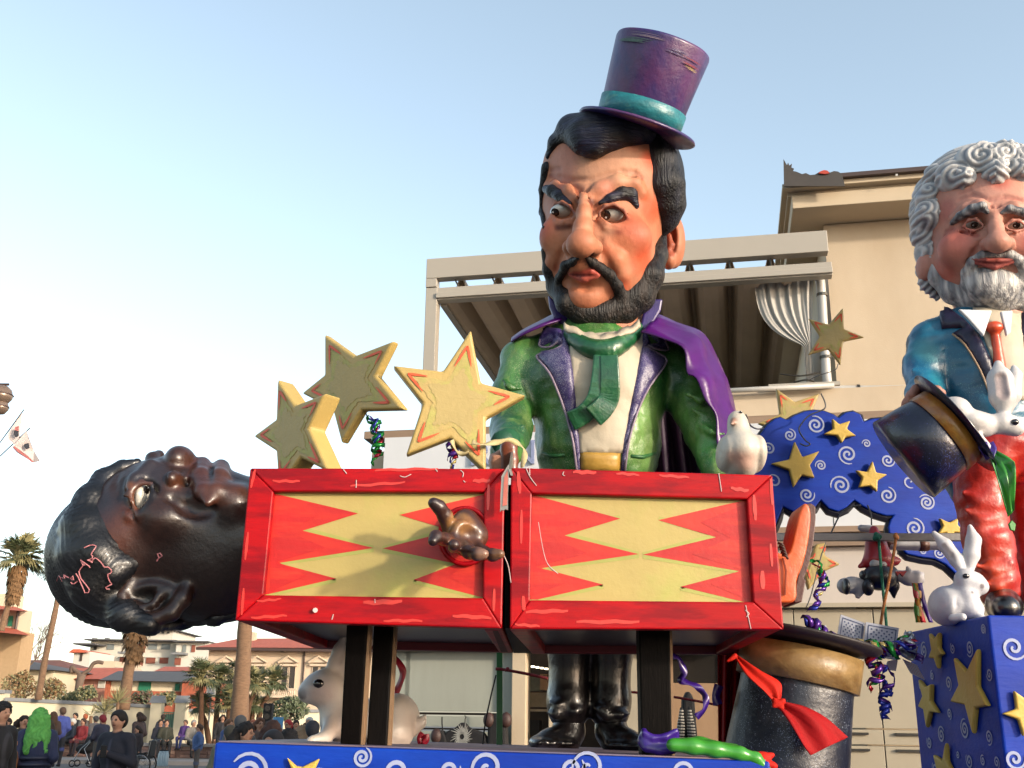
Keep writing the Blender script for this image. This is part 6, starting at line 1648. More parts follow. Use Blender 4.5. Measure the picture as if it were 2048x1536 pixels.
s = Sculpt(.008, .01); CH(s, [(1462, 1318, 4), (1470, 1312, 5), (1455, 1322, 3)], 6.5); s.build('tied_end', M_ocloth, sc)
def hangcloth(name, label, x0, x1, y0, y1, Y, mt, folds, taper=.8):
    m = MB(); nu, nv = 40, 14; vs_ = []
    for j in range(nv + 1):
        for i in range(nu + 1):
            u = i / nu; v = j / nv; xm = (x0 + x1) / 2; w_ = (x1 - x0) * (1 - (1 - taper) * v)
            vs_.append(P(xm - 6 * v + (u - .5) * w_, y0 + (y1 - y0) * v, Y + .05 * math.sin(u * folds * 2 * math.pi + .6 * v)))
    m.add(vs_, [(j * (nu + 1) + i, j * (nu + 1) + i + 1, (j + 1) * (nu + 1) + i + 1, (j + 1) * (nu + 1) + i) for j in range(nv) for i in range(nu)])
    return m.build(name, mt, label=label, cat='curtain', smooth=True, solid=.006)
hangcloth('red_curtain', 'red curtain hanging beside the upturned top hat', 1436, 1492, 1290, 1560, 7.25, M_rcloth, 2.6, .72)
# playing cards
M_card = mat('card_white', (196, 200, 214), rough=.45, bump=.02); M_cardb = mat('card_blue_print', (70, 84, 128), rough=.5, var=.6, nscale=60, bump=0); M_cardr = mat('card_red_print', (206, 120, 96), rough=.5, var=.4, nscale=60, bump=0)
def card(label, q, Y, pm):
    th_ = thing('playing_card', label, 'card', P(q[3][0], q[3][1], Y), 'playing cards by the upturned hat')
    pts = [P(x, y, Y) for x, y in q]; m = MB().prism(pts, (0, .012, 0)); m.build('card_sheet', M_card, th_)
    c = sum(pts, Vector()) / 4
    rimq = [c + (p - c) * .86 + Vector((0, -.003, 0)) for p in pts]; inq = [c + (p - c) * .80 + Vector((0, -.003, 0)) for p in pts]
    m = MB().add(rimq + inq, [(i, (i + 1) % 4, 4 + (i + 1) % 4, 4 + i) for i in range(4)]); m.build('printed_border', pm, th_)
    i2 = [c + (p - c) * .70 + Vector((0, -.003, 0)) for p in pts]
    m = MB(); n_ = 9
    for a in range(n_):
        for b in range(n_):
            if (a + b) % 2: continue
            f = lambda u, v: (i2[0].lerp(i2[1], u)).lerp(i2[3].lerp(i2[2], u), v)
            u0, v0, d = a / n_, b / n_, .9 / n_
            m.add([f(u0 + d / 2, v0), f(u0 + d, v0 + d / 2), f(u0 + d / 2, v0 + d), f(u0, v0 + d / 2)], [(0, 1, 2, 3)])
    m.build('printed_pattern', pm, th_)
card('blue backed playing card, left of the leaning pair above the upturned hat', [(1682, 1229), (1730, 1246), (1724, 1310), (1672, 1290)], 7.35, M_cardb)
card('blue backed playing card, right of the leaning pair above the upturned hat', [(1732, 1244), (1798, 1256), (1790, 1320), (1726, 1308)], 7.3, M_cardb)
card('red backed playing card hanging by the pedestal edge', [(1806, 1318), (1834, 1330), (1850, 1360), (1822, 1346)], 7.2, M_cardr)
card('red backed playing card below the ribbons at the hat rim', [(1776, 1322), (1796, 1318), (1792, 1342), (1770, 1338)], 7.25, M_cardr)
card('small blue card behind the violet ribbon on the hat', [(1634, 1262), (1652, 1250), (1660, 1272), (1640, 1276)], 7.1, M_cardb)
# metallic ribbons
RIB = {n_: mat('foil_' + n_, c, rough=.25, metal=.45, var=.15, bump=0) for n_, c in dict(green=(34, 150, 60), blue=(44, 60, 170), red=(176, 24, 52), violet=(92, 46, 150), gold=(200, 180, 110), silver=(190, 196, 206)).items()}
def curl(m, c, r, axis, turns, w_, n=None, grow=0):
    ax_ = axis.normalized(); u = ax_.orthogonal().normalized(); v = ax_.cross(u); n = n or int(14 * turns)
    a0 = random.uniform(0, 6.28); pts, sd_ = [], []
    for i in range(n + 1):
        a = a0 + 2 * math.pi * turns * i / n
        pts.append(c + (u * math.cos(a) + v * math.sin(a)) * r * (1 + grow * i / n) + ax_ * (i / n - .5) * turns * w_ * 2.4); sd_.append(ax_ * w_)
    m.strip(pts, sd_)
def garland(label, path, Y, r, n, cols, w_=.014, jit=.6, turns=(.7, 1.6)):
    r *= 1.25; n = int(n * .62); w_ *= 1.35
    th_ = thing('foil_ribbons', label, 'ribbons', P(path[-1][0], path[-1][1], Y))
    c = spline([P(p[0], p[1], p[2] if len(p) > 2 else Y) for p in path], 12); k = spx(path[0][0], path[0][1], Y)
    N_ = len(c); w_ *= .8
    for i in range(max(4, int(n * .36))):
        cc = cols[i % len(cols)]; i0 = random.randint(0, int(N_ * .45)); i1 = min(N_ - 1, i0 + random.randint(int(N_ * .35), int(N_ * .8)))
        ph, tr, r_ = random.uniform(0, 6.28), random.uniform(.05, .15), r * k * random.uniform(.3, 1.2); pts, sd_ = [], []
        dz = Vector((random.uniform(-1, 1), random.uniform(-1, 1), 0)) * r * k * jit * .5
        for j in range((i1 - i0) * 5 + 1):
            t = i0 + j / 5; q = c[int(t)].lerp(c[min(int(t) + 1, N_ - 1)], t - int(t)); tg = (c[min(int(t) + 1, N_ - 1)] - c[max(int(t) - 1, 0)]).normalized()
            u = tg.cross(Vector((0, 1, 0))).normalized(); v = tg.cross(u); an = ph + tr * 5 * j / 5 + .4 * math.sin(j * .21)
            pts.append(q + dz + (u * math.cos(an) + v * math.sin(an)) * r_); sd_.append((tg + .35 * (u * -math.sin(an) + v * math.cos(an))) * w_)
        mm = MB().strip(pts, sd_); mm.build('ribbon', RIB[cc], th_, smooth=True, solid=.002)
    return th_
allc = ['green', 'blue', 'red', 'violet', 'gold', 'silver']
garland('chain of looped foil ribbons hanging beside the orange boot', [(1622, 1120), (1640, 1140), (1648, 1165), (1636, 1195), (1625, 1225), (1612, 1240)], 6.6, 9, 26, allc, .016, .5)
garland('curled green and violet foil ribbons on the brim of the upturned hat', [(1604, 1242), (1625, 1246), (1640, 1262), (1665, 1278), (1690, 1288)], 6.7, 10, 20, ['green', 'violet', 'blue', 'violet'], .016, .5)
garland('bundle of shiny foil ribbons between the hat rim and the pedestal', [(1700, 1290), (1730, 1296), (1760, 1300), (1790, 1300), (1830, 1282)], 6.9, 13, 50, allc, .016, .8)
garland('dark foil ribbons trailing down the right side of the hat rim', [(1735, 1300), (1748, 1330), (1756, 1350), (1740, 1380)], 6.75, 11, 24, ['red', 'green', 'gold', 'violet'], .016, .7)
garland('bunch of crinkled violet and silver foil beside the pedestal corner', [(1812, 1270), (1822, 1290), (1816, 1310)], 7.0, 18, 30, ['violet', 'silver', 'blue', 'silver'], .022, .6)
garland('long curled blue foil ribbons hanging below the hat rim', [(1770, 1330), (1776, 1370), (1768, 1400), (1772, 1430), (1782, 1450)], 6.8, 10, 18, ['blue', 'violet', 'blue'], .015, .5, (.9, 1.8))
garland('curly foil ribbons hanging below the middle gold star', [(742, 826), (752, 850), (758, 880), (755, 905), (748, 930)], 5.95, 9, 26, ['green', 'blue', 'violet', 'red'], .012, .6)
garland('violet and red foil ribbons hanging below the large sunlit star', [(898, 872), (905, 892), (908, 912), (904, 934)], 5.8, 8, 18, ['red', 'violet', 'blue', 'gold'], .012, .6)
def ribbon(label, pts, Y, w_, mt, tw=2.0, name='ribbon'):
    c = spline([P(p[0], p[1], p[2] if len(p) > 2 else Y) for p in pts], 8); m = MB()
    sd_ = []
    for i, p in enumerate(c):
        t = (c[min(i + 1, len(c) - 1)] - c[max(i - 1, 0)]).normalized(); n0 = t.cross(Vector((0, 1, 0))).normalized()
        a = tw * math.sin(i * .22); sd_.append((n0 * math.cos(a) + Vector((0, 1, 0)) * math.sin(a)) * w_)
    m.strip(c, sd_); m.build(name, mt, label=label, cat='ribbon', smooth=True, solid=.003)
ribbon('cream twisted ribbon from the star to the saw handle', [(944, 884, 5.7), (965, 889, 5.7), (995, 884, 5.8), (1018, 880, 6.0), (1040, 890, 6.1), (1050, 905, 6.1), (1044, 935, 6.0)], 5.9, .018, mat('cream_ribbon', (206, 190, 140), rough=.4, bump=0), 1.2)
ribbon('cream ribbon looping below the large sunlit star', [(903, 880), (912, 900), (925, 908), (938, 905)], 5.7, .014, mat('cream_ribbon', (206, 190, 140)), 1.2)
ribbon('violet ribbon curling beside the thick black post', [(1345, 1312), (1358, 1318), (1368, 1345), (1360, 1360), (1372, 1364), (1392, 1372), (1405, 1384), (1412, 1398), (1408, 1420), (1392, 1434)], 6.4, .02, M_psatin, .9)
ribbon('violet ribbon end by the red curtain', [(1438, 1370), (1432, 1392), (1436, 1410)], 7.0, .03, M_psatin, .4)
ribbon('red and white ribbon dangling right of the paired black posts', [(786, 1316), (798, 1326), (806, 1345), (798, 1372), (788, 1390)], 6.9, .022, mat('crimson_ribbon', (176, 24, 54), rough=.35, bump=0), .6)
ribbon('blue ribbon tail hanging right of the paired black posts', [(784, 1380), (786, 1392), (790, 1402)], 6.88, .018, mat('blue_ribbon', (44, 40, 150), rough=.35, bump=0), .3)
ribbon('small red ribbon loop lying on the platform by the rabbit', [(846, 1466), (840, 1476), (844, 1488), (852, 1480), (852, 1468)], 6.9, .02, mat('crimson_ribbon', (176, 24, 54)), .3)
# cloth wrapped at the foot of the thick post
kk = spx(1310, 1490, 5.5)
s = Sculpt(.010, .03)
for i in range(14):
    a = i / 13 * math.pi * 2
s = Sculpt(.010, .02)
CH(s, [(1288, 1462, 7), (1290, 1482, 14), (1310, 1490, 14), (1335, 1488, 13), (1350, 1470, 8), (1352, 1462, 5)], 5.48, k=.02); CH(s, [(1288, 1465, 6), (1305, 1476, 7), (1330, 1474, 7), (1352, 1462, 6)], 5.45, k=.012); CH(s, [(1292, 1496, 9), (1320, 1502, 8), (1345, 1500, 9)], 5.45, k=.02)
pcl, _ = s.build('purple_cloth', mat('purple_satin_wrap', vcol=True, rough=.3, var=.25, nscale=5, bump=.15, bscale=12), base=(64, 36, 140), label='purple satin cloth wrapped round the foot of the thick black post', cat='cloth')
pts = [(1345, 1490, 13), (1385, 1493, 14), (1430, 1499, 14), (1480, 1507, 12), (1512, 1516, 10), (1540, 1545, 8)]
s = Sculpt(.010, .03)
CH(s, pts, 5.32, k=.03); CH(s, [(1348, 1484, 7, .05), (1400, 1487, 9, .06), (1470, 1497, 9, .06)], 5.32, k=.05); CH(s, [(1362, 1488, 2, -.09), (1376, 1494, 3, -.10), (1384, 1500, 2, -.09)], 5.32, op='-', k=.03)
s.build('green_cloth', mat('green_satin_roll', vcol=True, rough=.28, var=.2, nscale=4, bump=.12, bscale=8), base=(70, 160, 56), label='shiny green satin cloth lying along the platform edge', cat='cloth')
s = Sculpt(.010, .02); CH(s, [(1505, 1508, 6), (1525, 1514, 9), (1545, 1510, 6)], 5.42); CH(s, [(1520, 1522, 8), (1548, 1532, 8)], 5.4)
s.build('red_cloth', M_ocloth, label='crumpled orange red cloth at the right platform corner', cat='cloth', base=(220, 60, 40))
# green pole with red rope
m = MB().prism([P(993, 1290, 8.2), P(1005, 1290, 8.2), P(1005, 1495, 8.2), P(993, 1495, 8.2)], (0, .045, 0)); m.build('green_pole', mat('green_pole_paint', (48, 120, 66), rough=.45, var=.2, nscale=8, bump=.1), label='green pole standing behind the platform below the box gap', cat='pole', bevel=.004)
rope('red rope tied round the green pole', [(991, 1338), (1006, 1339), (1050, 1347), (1096, 1357)], 8.1, M_rrope, .011, ((1014, 1340, 5),))
rope('red rope stretched behind the thick black post', [(1262, 1384), (1300, 1388), (1360, 1396), (1440, 1411)], 8.1, M_rrope, .009)
wire('dark cord slanting down beside the green pole', [(992, 1350), (980, 1400), (970, 1450), (965, 1492)], 8.2, .006, name='cord', mt=M_black)
# dark coat with striped sleeves behind the platform
Yk = 9.4
dc = thing('striped_costume', 'black hooded costume with black and white striped legs behind the platform', 'costume', P(1378, 1500, Yk))
m = MB().prism([P(x, y, Yk) for x, y in [(1362, 1500), (1366, 1400), (1372, 1388), (1376, 1380), (1384, 1388), (1390, 1402), (1398, 1500)]], (0, .12, 0)); m.build('black_cloak', M_black, dc, bevel=.03, seg=3)
M_stripe = mat('white_stripe', (190, 184, 170), bump=0)
for (x0, x1) in ((1363, 1360), (1379, 1385)):
    lg = MB().tube([P(x0, 1415, Yk - .05), P((x0 + x1) / 2, 1450, Yk - .06), P(x1, 1490, Yk - .05)], [.012, .03, .035], 10).build('striped_leg', M_black, dc, smooth=True)
    for i in range(12):
        t = (i + .5) / 12; x = x0 + (x1 - x0) * t; y = 1417 + 72 * t; r_ = .016 + .021 * min(1, t * 2)
        m = MB().tube([P(x, y, Yk - .055), P(x, y + 3, Yk - .055)], r_, 10); m.build('stripe', M_stripe, lg)
# loose threads stuck on the box fronts
def thread(pts, Y, parent, r=.0022):
    m = MB().tube(spline([P(x, y, Y) for x, y in pts], 4), r, 5); m.build('loose_thread', M_thread, parent)
for pts in ([c9((215, 105)), c9((240, 160)), c9((280, 215))], [c9((238, 105)), c9((240, 150))], [c9((1378, 140)), c9((1395, 250))], [c9((1540, 935)), c9((1555, 1000)), c9((1572, 1078))], [c9((1538, 965)), c9((1560, 985)), c9((1545, 1005))], [c9((445, 130)), c9((438, 148)), c9((452, 155))]):
    thread(pts, 5.197, boxR)
thread([c9((292, 435)), c9((320, 600)), c9((350, 690)), c9((410, 745))], 5.242, boxR)
for pts in ([c8((1215, 180)), c8((1250, 188)), c8((1292, 168))], [c8((1635, 140)), c8((1655, 160)), c8((1650, 188))], [c8((822, 135)), c8((845, 165))], [c8((912, 208)), c8((910, 262))], [c8((1040, 1035)), c8((1042, 1062))], [c8((752, 1140)), c8((742, 1178))], [c8((1930, 720)), c8((1965, 800)), c8((1985, 920))], [c8((1460, 130)), c8((1475, 150))], [c8((1655, 212)), c8((1668, 224))]):
    thread(pts, 5.197, boxL)
m = MB().tube([P(*c8((625, 1112)), 5.199), P(*c8((627, 1112)), 5.18)], .012, 8); m.build('nail_head', M_thread, boxL)
# ================================================================== BACKGROUND AT LEFT
def bx(name, x0, y0, x1, y1, Y, dp, mt, parent, bev=0):
    """a box whose front fills a picture rectangle at depth Y"""
    a, b = P(x0, y1, Y), P(x1, y0, Y); c = P(x0, y0, Y); d = P(x1, y1, Y)
    xl_, xr_ = (a.x + c.x) / 2, (b.x + d.x) / 2; zl_, zh_ = (a.z + d.z) / 2, (b.z + c.z) / 2
    m = MB().box((xl_, Y, zl_), (xr_, Y + dp, zh_)); return m.build(name, mt, parent, bevel=bev)
M_villa = mat('villa_plaster', (228, 204, 176), rough=.9, var=.06, nscale=.3, bump=.03)
M_trim = mat('villa_trim', (226, 204, 178), rough=.85, var=.04, bump=0)
M_tile = mat('roof_tile', (212, 106, 76), rough=.85, var=.22, nscale=1.2, stretch=(6, 1, 1), bump=.2, bscale=6, bstretch=(6, 1, 1))
M_greyroof = mat('grey_roof', (92, 90, 92), rough=.85, var=.15, nscale=1.5, stretch=(4, 1, 1), bump=.1, bscale=5)
M_winglass = mat('far_window', (60, 54, 52), rough=.15, var=.2, bump=0)
M_shut = mat('red_shutter', (150, 84, 64), rough=.7, bump=0); M_gshut = mat('green_shutter', (36, 128, 96), rough=.7, bump=0); M_gyshut = mat('grey_shutter', (140, 148, 148), rough=.6, bump=0)
M_apt = mat('apartment_grey', (232, 226, 210), rough=.9, var=.05, bump=0); M_aptw = mat('apartment_white', (226, 222, 210), rough=.9, var=.04, bump=0)
M_brick = mat('orange_brick', (178, 96, 68), rough=.9, var=.2, nscale=6, bump=.1); M_cream = mat('cream_wall', (236, 222, 190), rough=.9, var=.06, nscale=.6, bump=.05); M_capst = mat('grey_coping', (140, 142, 144), rough=.8, var=.1, bump=.05)
M_leafd = mat('leaf_dark', (88, 98, 66), rough=.6, var=.35, nscale=3, bump=0); M_leafl = mat('leaf_light', (154, 146, 100), rough=.6, var=.3, nscale=3, bump=0); M_leafb = mat('leaf_brown', (140, 104, 66), rough=.8, var=.3, nscale=3, bump=0)
M_trunk = mat('palm_trunk', (140, 108, 82), rough=.95, var=.3, nscale=6, stretch=(1, 1, 3), bump=.5, bscale=10, bstretch=(1, 1, 3)); M_trunkd = mat('shaggy_trunk', (96, 66, 44), rough=.95, var=.35, nscale=8, bump=.7, bscale=14); M_bark = mat('grey_bark', (118, 98, 84), rough=.95, var=.2, bump=.3)

# villa
Yv = 75
vl = thing('villa', 'cream two storey villa with red hip roof and pedimented windows', 'building', P(560, 1440, Yv))
bx('wall', 412, 1294, 770, 1432, Yv, 14, M_villa, vl)
m = MB(); e = [P(392, 1294, Yv - .9), P(790, 1297, Yv - .9)]; bk = [e[1] + Vector((0, 16, 0)), e[0] + Vector((0, 16, 0))]
r0 = P(478, 1277, Yv + 6); r1 = P(700, 1276, Yv + 6)
m.add([e[0], e[1], bk[0], bk[1], r0, r1], [(0, 1, 5, 4), (1, 2, 5), (2, 3, 4, 5), (3, 0, 4), (3, 2, 1, 0)]); rf_ = m.build('roof', M_tile, vl)
m = MB().box((e[0].x, Yv - .92, e[0].z - .18), (e[1].x, Yv - .6, e[0].z - .005)); m.build('eave_board', M_brownmetal, rf_)
bx('chimney', 502, 1264, 509, 1285, Yv + 4, .8, M_villa, rf_)
for i, x in enumerate((452, 514, 576, 637, 700)):
    for dx in (-7.6, 7.6):
        w_ = bx('window', x + dx - 5.6, 1334, x + dx + 5.6, 1378, Yv - .02, .1, M_winglass, vl)
        bx('window_frame', x + dx - 6.6, 1333, x + dx - 5.6, 1378, Yv - .08, .1, M_trim, w_); bx('window_frame', x + dx + 5.6, 1333, x + dx + 6.6, 1378, Yv - .08, .1, M_trim, w_)
    bx('lintel', x - 18, 1328, x + 18, 1332, Yv - .25, .3, M_trim, vl)
    m = MB().prism([P(x - 19, 1325, Yv - .3), P(x + 19, 1325, Yv - .3), P(x, 1314, Yv - .3)], (0, .32, 0)); m.build('pediment', M_trim, vl)
    m = MB().tube([P(x - 20, 1325, Yv - .34), P(x, 1313, Yv - .34), P(x + 20, 1325, Yv - .34)], .09, 5); m.build('pediment_moulding', M_villa, vl)
bx('balcony_slab', 484, 1390, 592, 1395, Yv - 1.3, 1.3, M_trim, vl); bx('balcony_rail', 484, 1376, 592, 1379, Yv - 1.3, .25, M_trim, vl)
for i in range(26):
    x = 487 + i * 4.05
    m = MB().tube([P(x, 1379, Yv - 1.2), P(x, 1384, Yv - 1.2), P(x, 1387, Yv - 1.2), P(x, 1390, Yv - 1.2)], [.03, .06, .08, .05], 6); m.build('baluster', M_trim, vl)
m = MB().tube([P(605, 1297, Yv - .1), P(609, 1303, Yv - .1), P(608, 1330, Yv - .1), P(604, 1380, Yv - .1)], .06, 6); m.build('downpipe', M_brownmetal, vl)
for x in (563, 598): bx('eave_bracket', x - 3, 1298, x + 3, 1303, Yv - .5, .5, M_brownmetal, vl)
# apartment block
Ya = 108
ap = thing('apartment_block', 'grey and white flat roofed apartment block with red shutters', 'building', P(290, 1440, Ya))
bx('wall', 172, 1281, 348, 1440, Ya, 12, M_apt, ap); bx('side_wing', 348, 1284, 412, 1440, Ya - 1.5, 14, M_aptw, ap); bx('penthouse', 254, 1259, 346, 1281, Ya + 2, 8, M_aptw, ap)
bx('roof_slab', 168, 1278.5, 352, 1281, Ya - 1.2, 14, M_greyroof, ap); bx('roof_slab', 250, 1257.5, 350, 1259.5, Ya + 1, 10, M_greyroof, ap); bx('roof_slab', 346, 1281, 416, 1284, Ya - 2.4, 16, M_greyroof, ap)
bx('awning', 146, 1286, 190, 1289, Ya - 3, 4, M_greyroof, ap)
for (x0, x1, y0, y1, mt) in [(214, 228, 1288, 1299, M_gyshut), (251, 263, 1289, 1304, M_winglass), (276, 290, 1287, 1305, M_shut), (297, 314, 1288, 1299, M_gyshut), (323, 340, 1288, 1299, M_gyshut), (186, 203, 1313, 1326, M_shut), (211, 228, 1313, 1326, M_shut), (239, 251, 1314, 1326, M_shut), (271, 286, 1314, 1332, M_shut), (292, 310, 1315, 1327, M_shut), (319, 336, 1315, 1327, M_shut), (188, 193, 1288, 1300, M_winglass)]:
    w_ = bx('window', x0, y0, x1, y1, Ya - .1, .2, mt, ap); bx('window_surround', x0 - 1.2, y0 - 1.2, x1 + 1.2, y0, Ya - .2, .3, M_aptw, w_)
for (x0, x1, y0, y1, mt) in [(352, 362, 1290, 1304, M_aptw), (383, 390, 1290, 1304, M_shut), (349, 361, 1316, 1330, M_shut), (365, 372, 1290, 1304, M_gyshut)]:
    bx('window', x0, y0, x1, y1, Ya - 1.62, .2, mt, ap)
for (x0, x1, y0) in ((235, 268, 1303), (342, 370, 1305)): bx('balcony', x0, y0, x1, y0 + 4, Ya - 2.6, 1.4, M_capst, ap)
for x in (262, 273, 284): bx('penthouse_window', x + 50, 1263, x + 55, 1267, Ya + 1.9, .2, M_winglass, ap)
for x in (186, 211, 247): bx('chimney', x - 2, 1275, x + 2, 1279, Ya + 3, 1, M_capst, ap)
# small white house, low roofs
hs_ = thing('white_house', 'small white house with red gable left of the apartment block', 'building', P(155, 1440, 95))
bx('wall', 139, 1303, 172, 1440, 95, 6, M_aptw, hs_); m = MB().prism([P(136, 1305, 94.5), P(174, 1305, 94.5), P(160, 1298, 94.5), P(146, 1298, 94.5)], (0, 7, 0)); m.build('roof', M_tile, hs_); bx('window', 160, 1306, 164, 1322, 94.9, .2, M_brownmetal, hs_)
def lowhouse(label, roof, wall, Y, rmat, wmat, dp=9, wins=()):
    th_ = thing('low_house', label, 'building', P((wall[0] + wall[2]) / 2, 1440, Y))
    bx('wall', wall[0], wall[1], wall[2], 1445, Y, dp, wmat, th_)
    a, b, c, d = roof; zr = .0
    e0, e1 = P(*a, Y - .8), P(*d, Y - .8); t0, t1 = P(*b, Y + dp / 2), P(*c, Y + dp / 2)
    m = MB().add([e0, e1, t1, t0, e1 + Vector((0, dp + 1.6, 0)), e0 + Vector((0, dp + 1.6, 0))], [(0, 1, 2, 3), (3, 2, 4, 5), (1, 4, 2), (0, 3, 5), (5, 4, 1, 0)]); m.build('roof', rmat, th_)
    for (x0, y0, x1, y1, mt) in wins: bx('shutter', x0, y0, x1, y1, Y - .08, .1, mt, th_)
    return th_
lowhouse('long low house with bright red tile roof left of the grey roof', [(60, 1358), (118, 1336), (250, 1336), (224, 1358)], (66, 1357, 222, 0), 70, M_tile, mat('pink_wall', (196, 140, 124), rough=.9, var=.1, bump=0), 9, ((196, 1362, 210, 1376, M_aptw),))
gh = lowhouse('low house with grey roof, cream wall and green shutters', [(198, 1360), (236, 1342), (372, 1343), (380, 1364)], (214, 1361, 372, 0), 62, M_greyroof, M_cream, 8, ((277, 1364, 301, 1382, M_gshut), (350, 1367, 359, 1381, M_gshut)))
bx('brick_base', 214, 1382, 361, 1442, 61.8, .3, M_brick, gh); bx('brick_wing', 361, 1362, 399, 1442, 61.4, 6, M_brick, gh); bx('brick_pier', 207, 1362, 214.5, 1442, 61.7, 1, M_brick, gh)
lowhouse('low house with dull red roof farthest left behind the shrubs', [(-40, 1340), (10, 1320), (120, 1320), (150, 1342)], (-40, 1340, 140, 0), 85, mat('dull_tile', (136, 84, 70), rough=.9, var=.25, nscale=2, bump=.1), M_cream, 9)
lowhouse('brown roofed shed at the far left edge', [(-60, 1336), (-20, 1318), (60, 1322), (110, 1340)], (-60, 1338, 100, 0), 66, M_greyroof, M_cream, 7)
lowhouse('pale low house with red roof below the apartment block', [(308, 1342), (330, 1333), (385, 1334), (420, 1342)], (312, 1341, 415, 0), 90, M_tile, M_aptw, 8)
lowhouse('beige house gable between the low red roofs', [(178, 1338), (190, 1322), (225, 1322), (236, 1338)], (180, 1322, 224, 0), 84, M_villa, M_villa, 6)
# tall house at the left edge
Yh = 60
th_ = thing('tall_house', 'tall cream house with jutting red eaves at the left edge', 'building', P(10, 1440, Yh))
bx('wall', -120, 1186, 24, 1215, Yh + .6, 1.5, M_cream, th_); bx('wall', -120, 1216, 38, 1262, Yh, 1.6, M_villa, th_); bx('wall', -120, 1262, 32, 1440, Yh, 1.6, mat('ochre_wall', (196, 164, 124), rough=.9, var=.1, bump=0), th_)
m = MB().hexa([P(-120, 1208, Yh - 1.6), P(57, 1223, Yh - 1.6), P(54, 1222, Yh + 2), P(-120, 1209, Yh + 2), P(-120, 1200, Yh + 1), P(30, 1213, Yh + 1), P(30, 1213, Yh + 1.8), P(-120, 1200, Yh + 1.8)]); m.build('eave_roof', M_tile, th_)
m = MB().hexa([P(-120, 1252, Yh - 2.2), P(61, 1271, Yh - 2.2), P(55, 1268, Yh + 4), P(-120, 1254, Yh + 4), P(-120, 1240, Yh), P(30, 1257, Yh), P(30, 1257, Yh + 3), P(-120, 1240, Yh + 3)]); m.build('eave_roof', M_tile, th_)
bx('window', 16, 1232, 24, 1252, Yh - .1, .2, M_gshut, th_)
m = MB().tube([P(36, 1222, Yh - .2), P(31, 1258, Yh - .2)], .08, 6); m.build('downpipe', M_brownmetal, th_)

# boundary wall with gate, low seat wall
wl = thing('garden_wall', 'long cream garden wall with grey coping behind the seated people', 'wall', P(160, 1470, 47))
def wallseg(a, b, Ya_, Yb_, y0a, y0b, nm='wall_panel', th__=.4):
    p0, p1 = P(a, y0a, Ya_), P(b, y0b, Yb_); q0, q1 = Vector((p0.x, p0.y, .12)), Vector((p1.x, p1.y, .12)); D = Vector((0, th__, 0))
    m = MB().hexa([q0, q1, q1 + D, q0 + D, p0, p1, p1 + D, p0 + D]); m.build(nm, M_cream, wl)
    e = Vector((0, -.12, 0)); u = Vector((0, 0, .14))
    m = MB().hexa([p0 + e, p1 + e, p1 + D - e, p0 + D - e, p0 + e + u, p1 + e + u, p1 + D - e + u, p0 + D - e + u]); m.build('coping', M_capst, wl)
wallseg(-60, 12, 45, 45.5, 1384, 1387); wallseg(12, 308, 45.5, 50, 1402, 1416); wallseg(373, 640, 50.5, 53, 1424, 1425)
for x in (316, 365):
    p = P(x, 1406, 49.6); pl = thing('gate_pillar', 'cream gate pillar %s of the green garden gate' % ('left' if x == 316 else 'right'), 'pillar', (p.x, p.y, .12), 'gate pillars')
    m = MB().box((p.x - .24, p.y - .24, .12), (p.x + .24, p.y + .24, p.z)); m.build('shaft', M_cream, pl)
    m = MB().add([(p.x - .3, p.y - .3, p.z + .002), (p.x + .3, p.y - .3, p.z + .002), (p.x + .3, p.y + .3, p.z + .002), (p.x - .3, p.y + .3, p.z + .002), (p.x - .3, p.y, p.z + .32), (p.x + .3, p.y, p.z + .32)], [(3, 2, 1, 0), (0, 1, 5, 4), (2, 3, 4, 5), (1, 2, 5), (3, 0, 4)]); m.build('cap', M_capst, pl)
gt = thing('garden_gate', 'pale green metal garden gate between the cream pillars', 'gate', P(340, 1478, 49.6)); M_gate = mat('gate_green', (120, 160, 132), rough=.6, bump=0)
bx('gate_frame', 326, 1424, 355, 1426.5, 49.6, .06, M_gate, gt); bx('gate_panel', 327, 1428, 354, 1480, 49.62, .03, mat('gate_panel_green', (104, 140, 118), bump=0), gt)
for i in range(7): bx('bar', 327 + i * 4.3, 1426, 328.2 + i * 4.3, 1482, 49.58, .03, M_gate, gt)
st = thing('stone_seat_wall', 'low pink stone wall people are sitting on', 'wall', P(250, 1512, 41)); M_stone = mat('pink_stone', (168, 132, 118), rough=.95, var=.3, nscale=2.5, bump=.5, bscale=6)
x0, x1 = P(60, 1500, 41).x, P(470, 1500, 41).x
m = MB().box((x0, 41.1, .12), (x1, 41.6, .52)); m.build('core', M_stone, st); m = MB().box((x0, 41.0, .522), (x1, 41.7, .62)); m.build('cap_slab', M_pave, st)
xs = x0
while xs < x1:
    for r_ in range(3):
        w_ = random.uniform(.3, .6); h0_ = .13 + r_ * .13
        m = MB().box((xs + random.uniform(0, .08), 41.03 + random.uniform(0, .04), h0_), (min(xs + w_, x1), 41.12, h0_ + .115)); m.build('stone', mat('pink_stone_%d' % ((int(xs * 7) + r_) % 4), [(172, 136, 122), (156, 120, 108), (184, 150, 134), (160, 132, 124)][(int(xs * 7) + r_) % 4], rough=.95, var=.2, bump=.3), st, bevel=.015)
    xs += .5
m = MB().box((-40, 38.0, 0), (12, 38.28, .13)); m.build('kerb', M_pave, kind='structure')

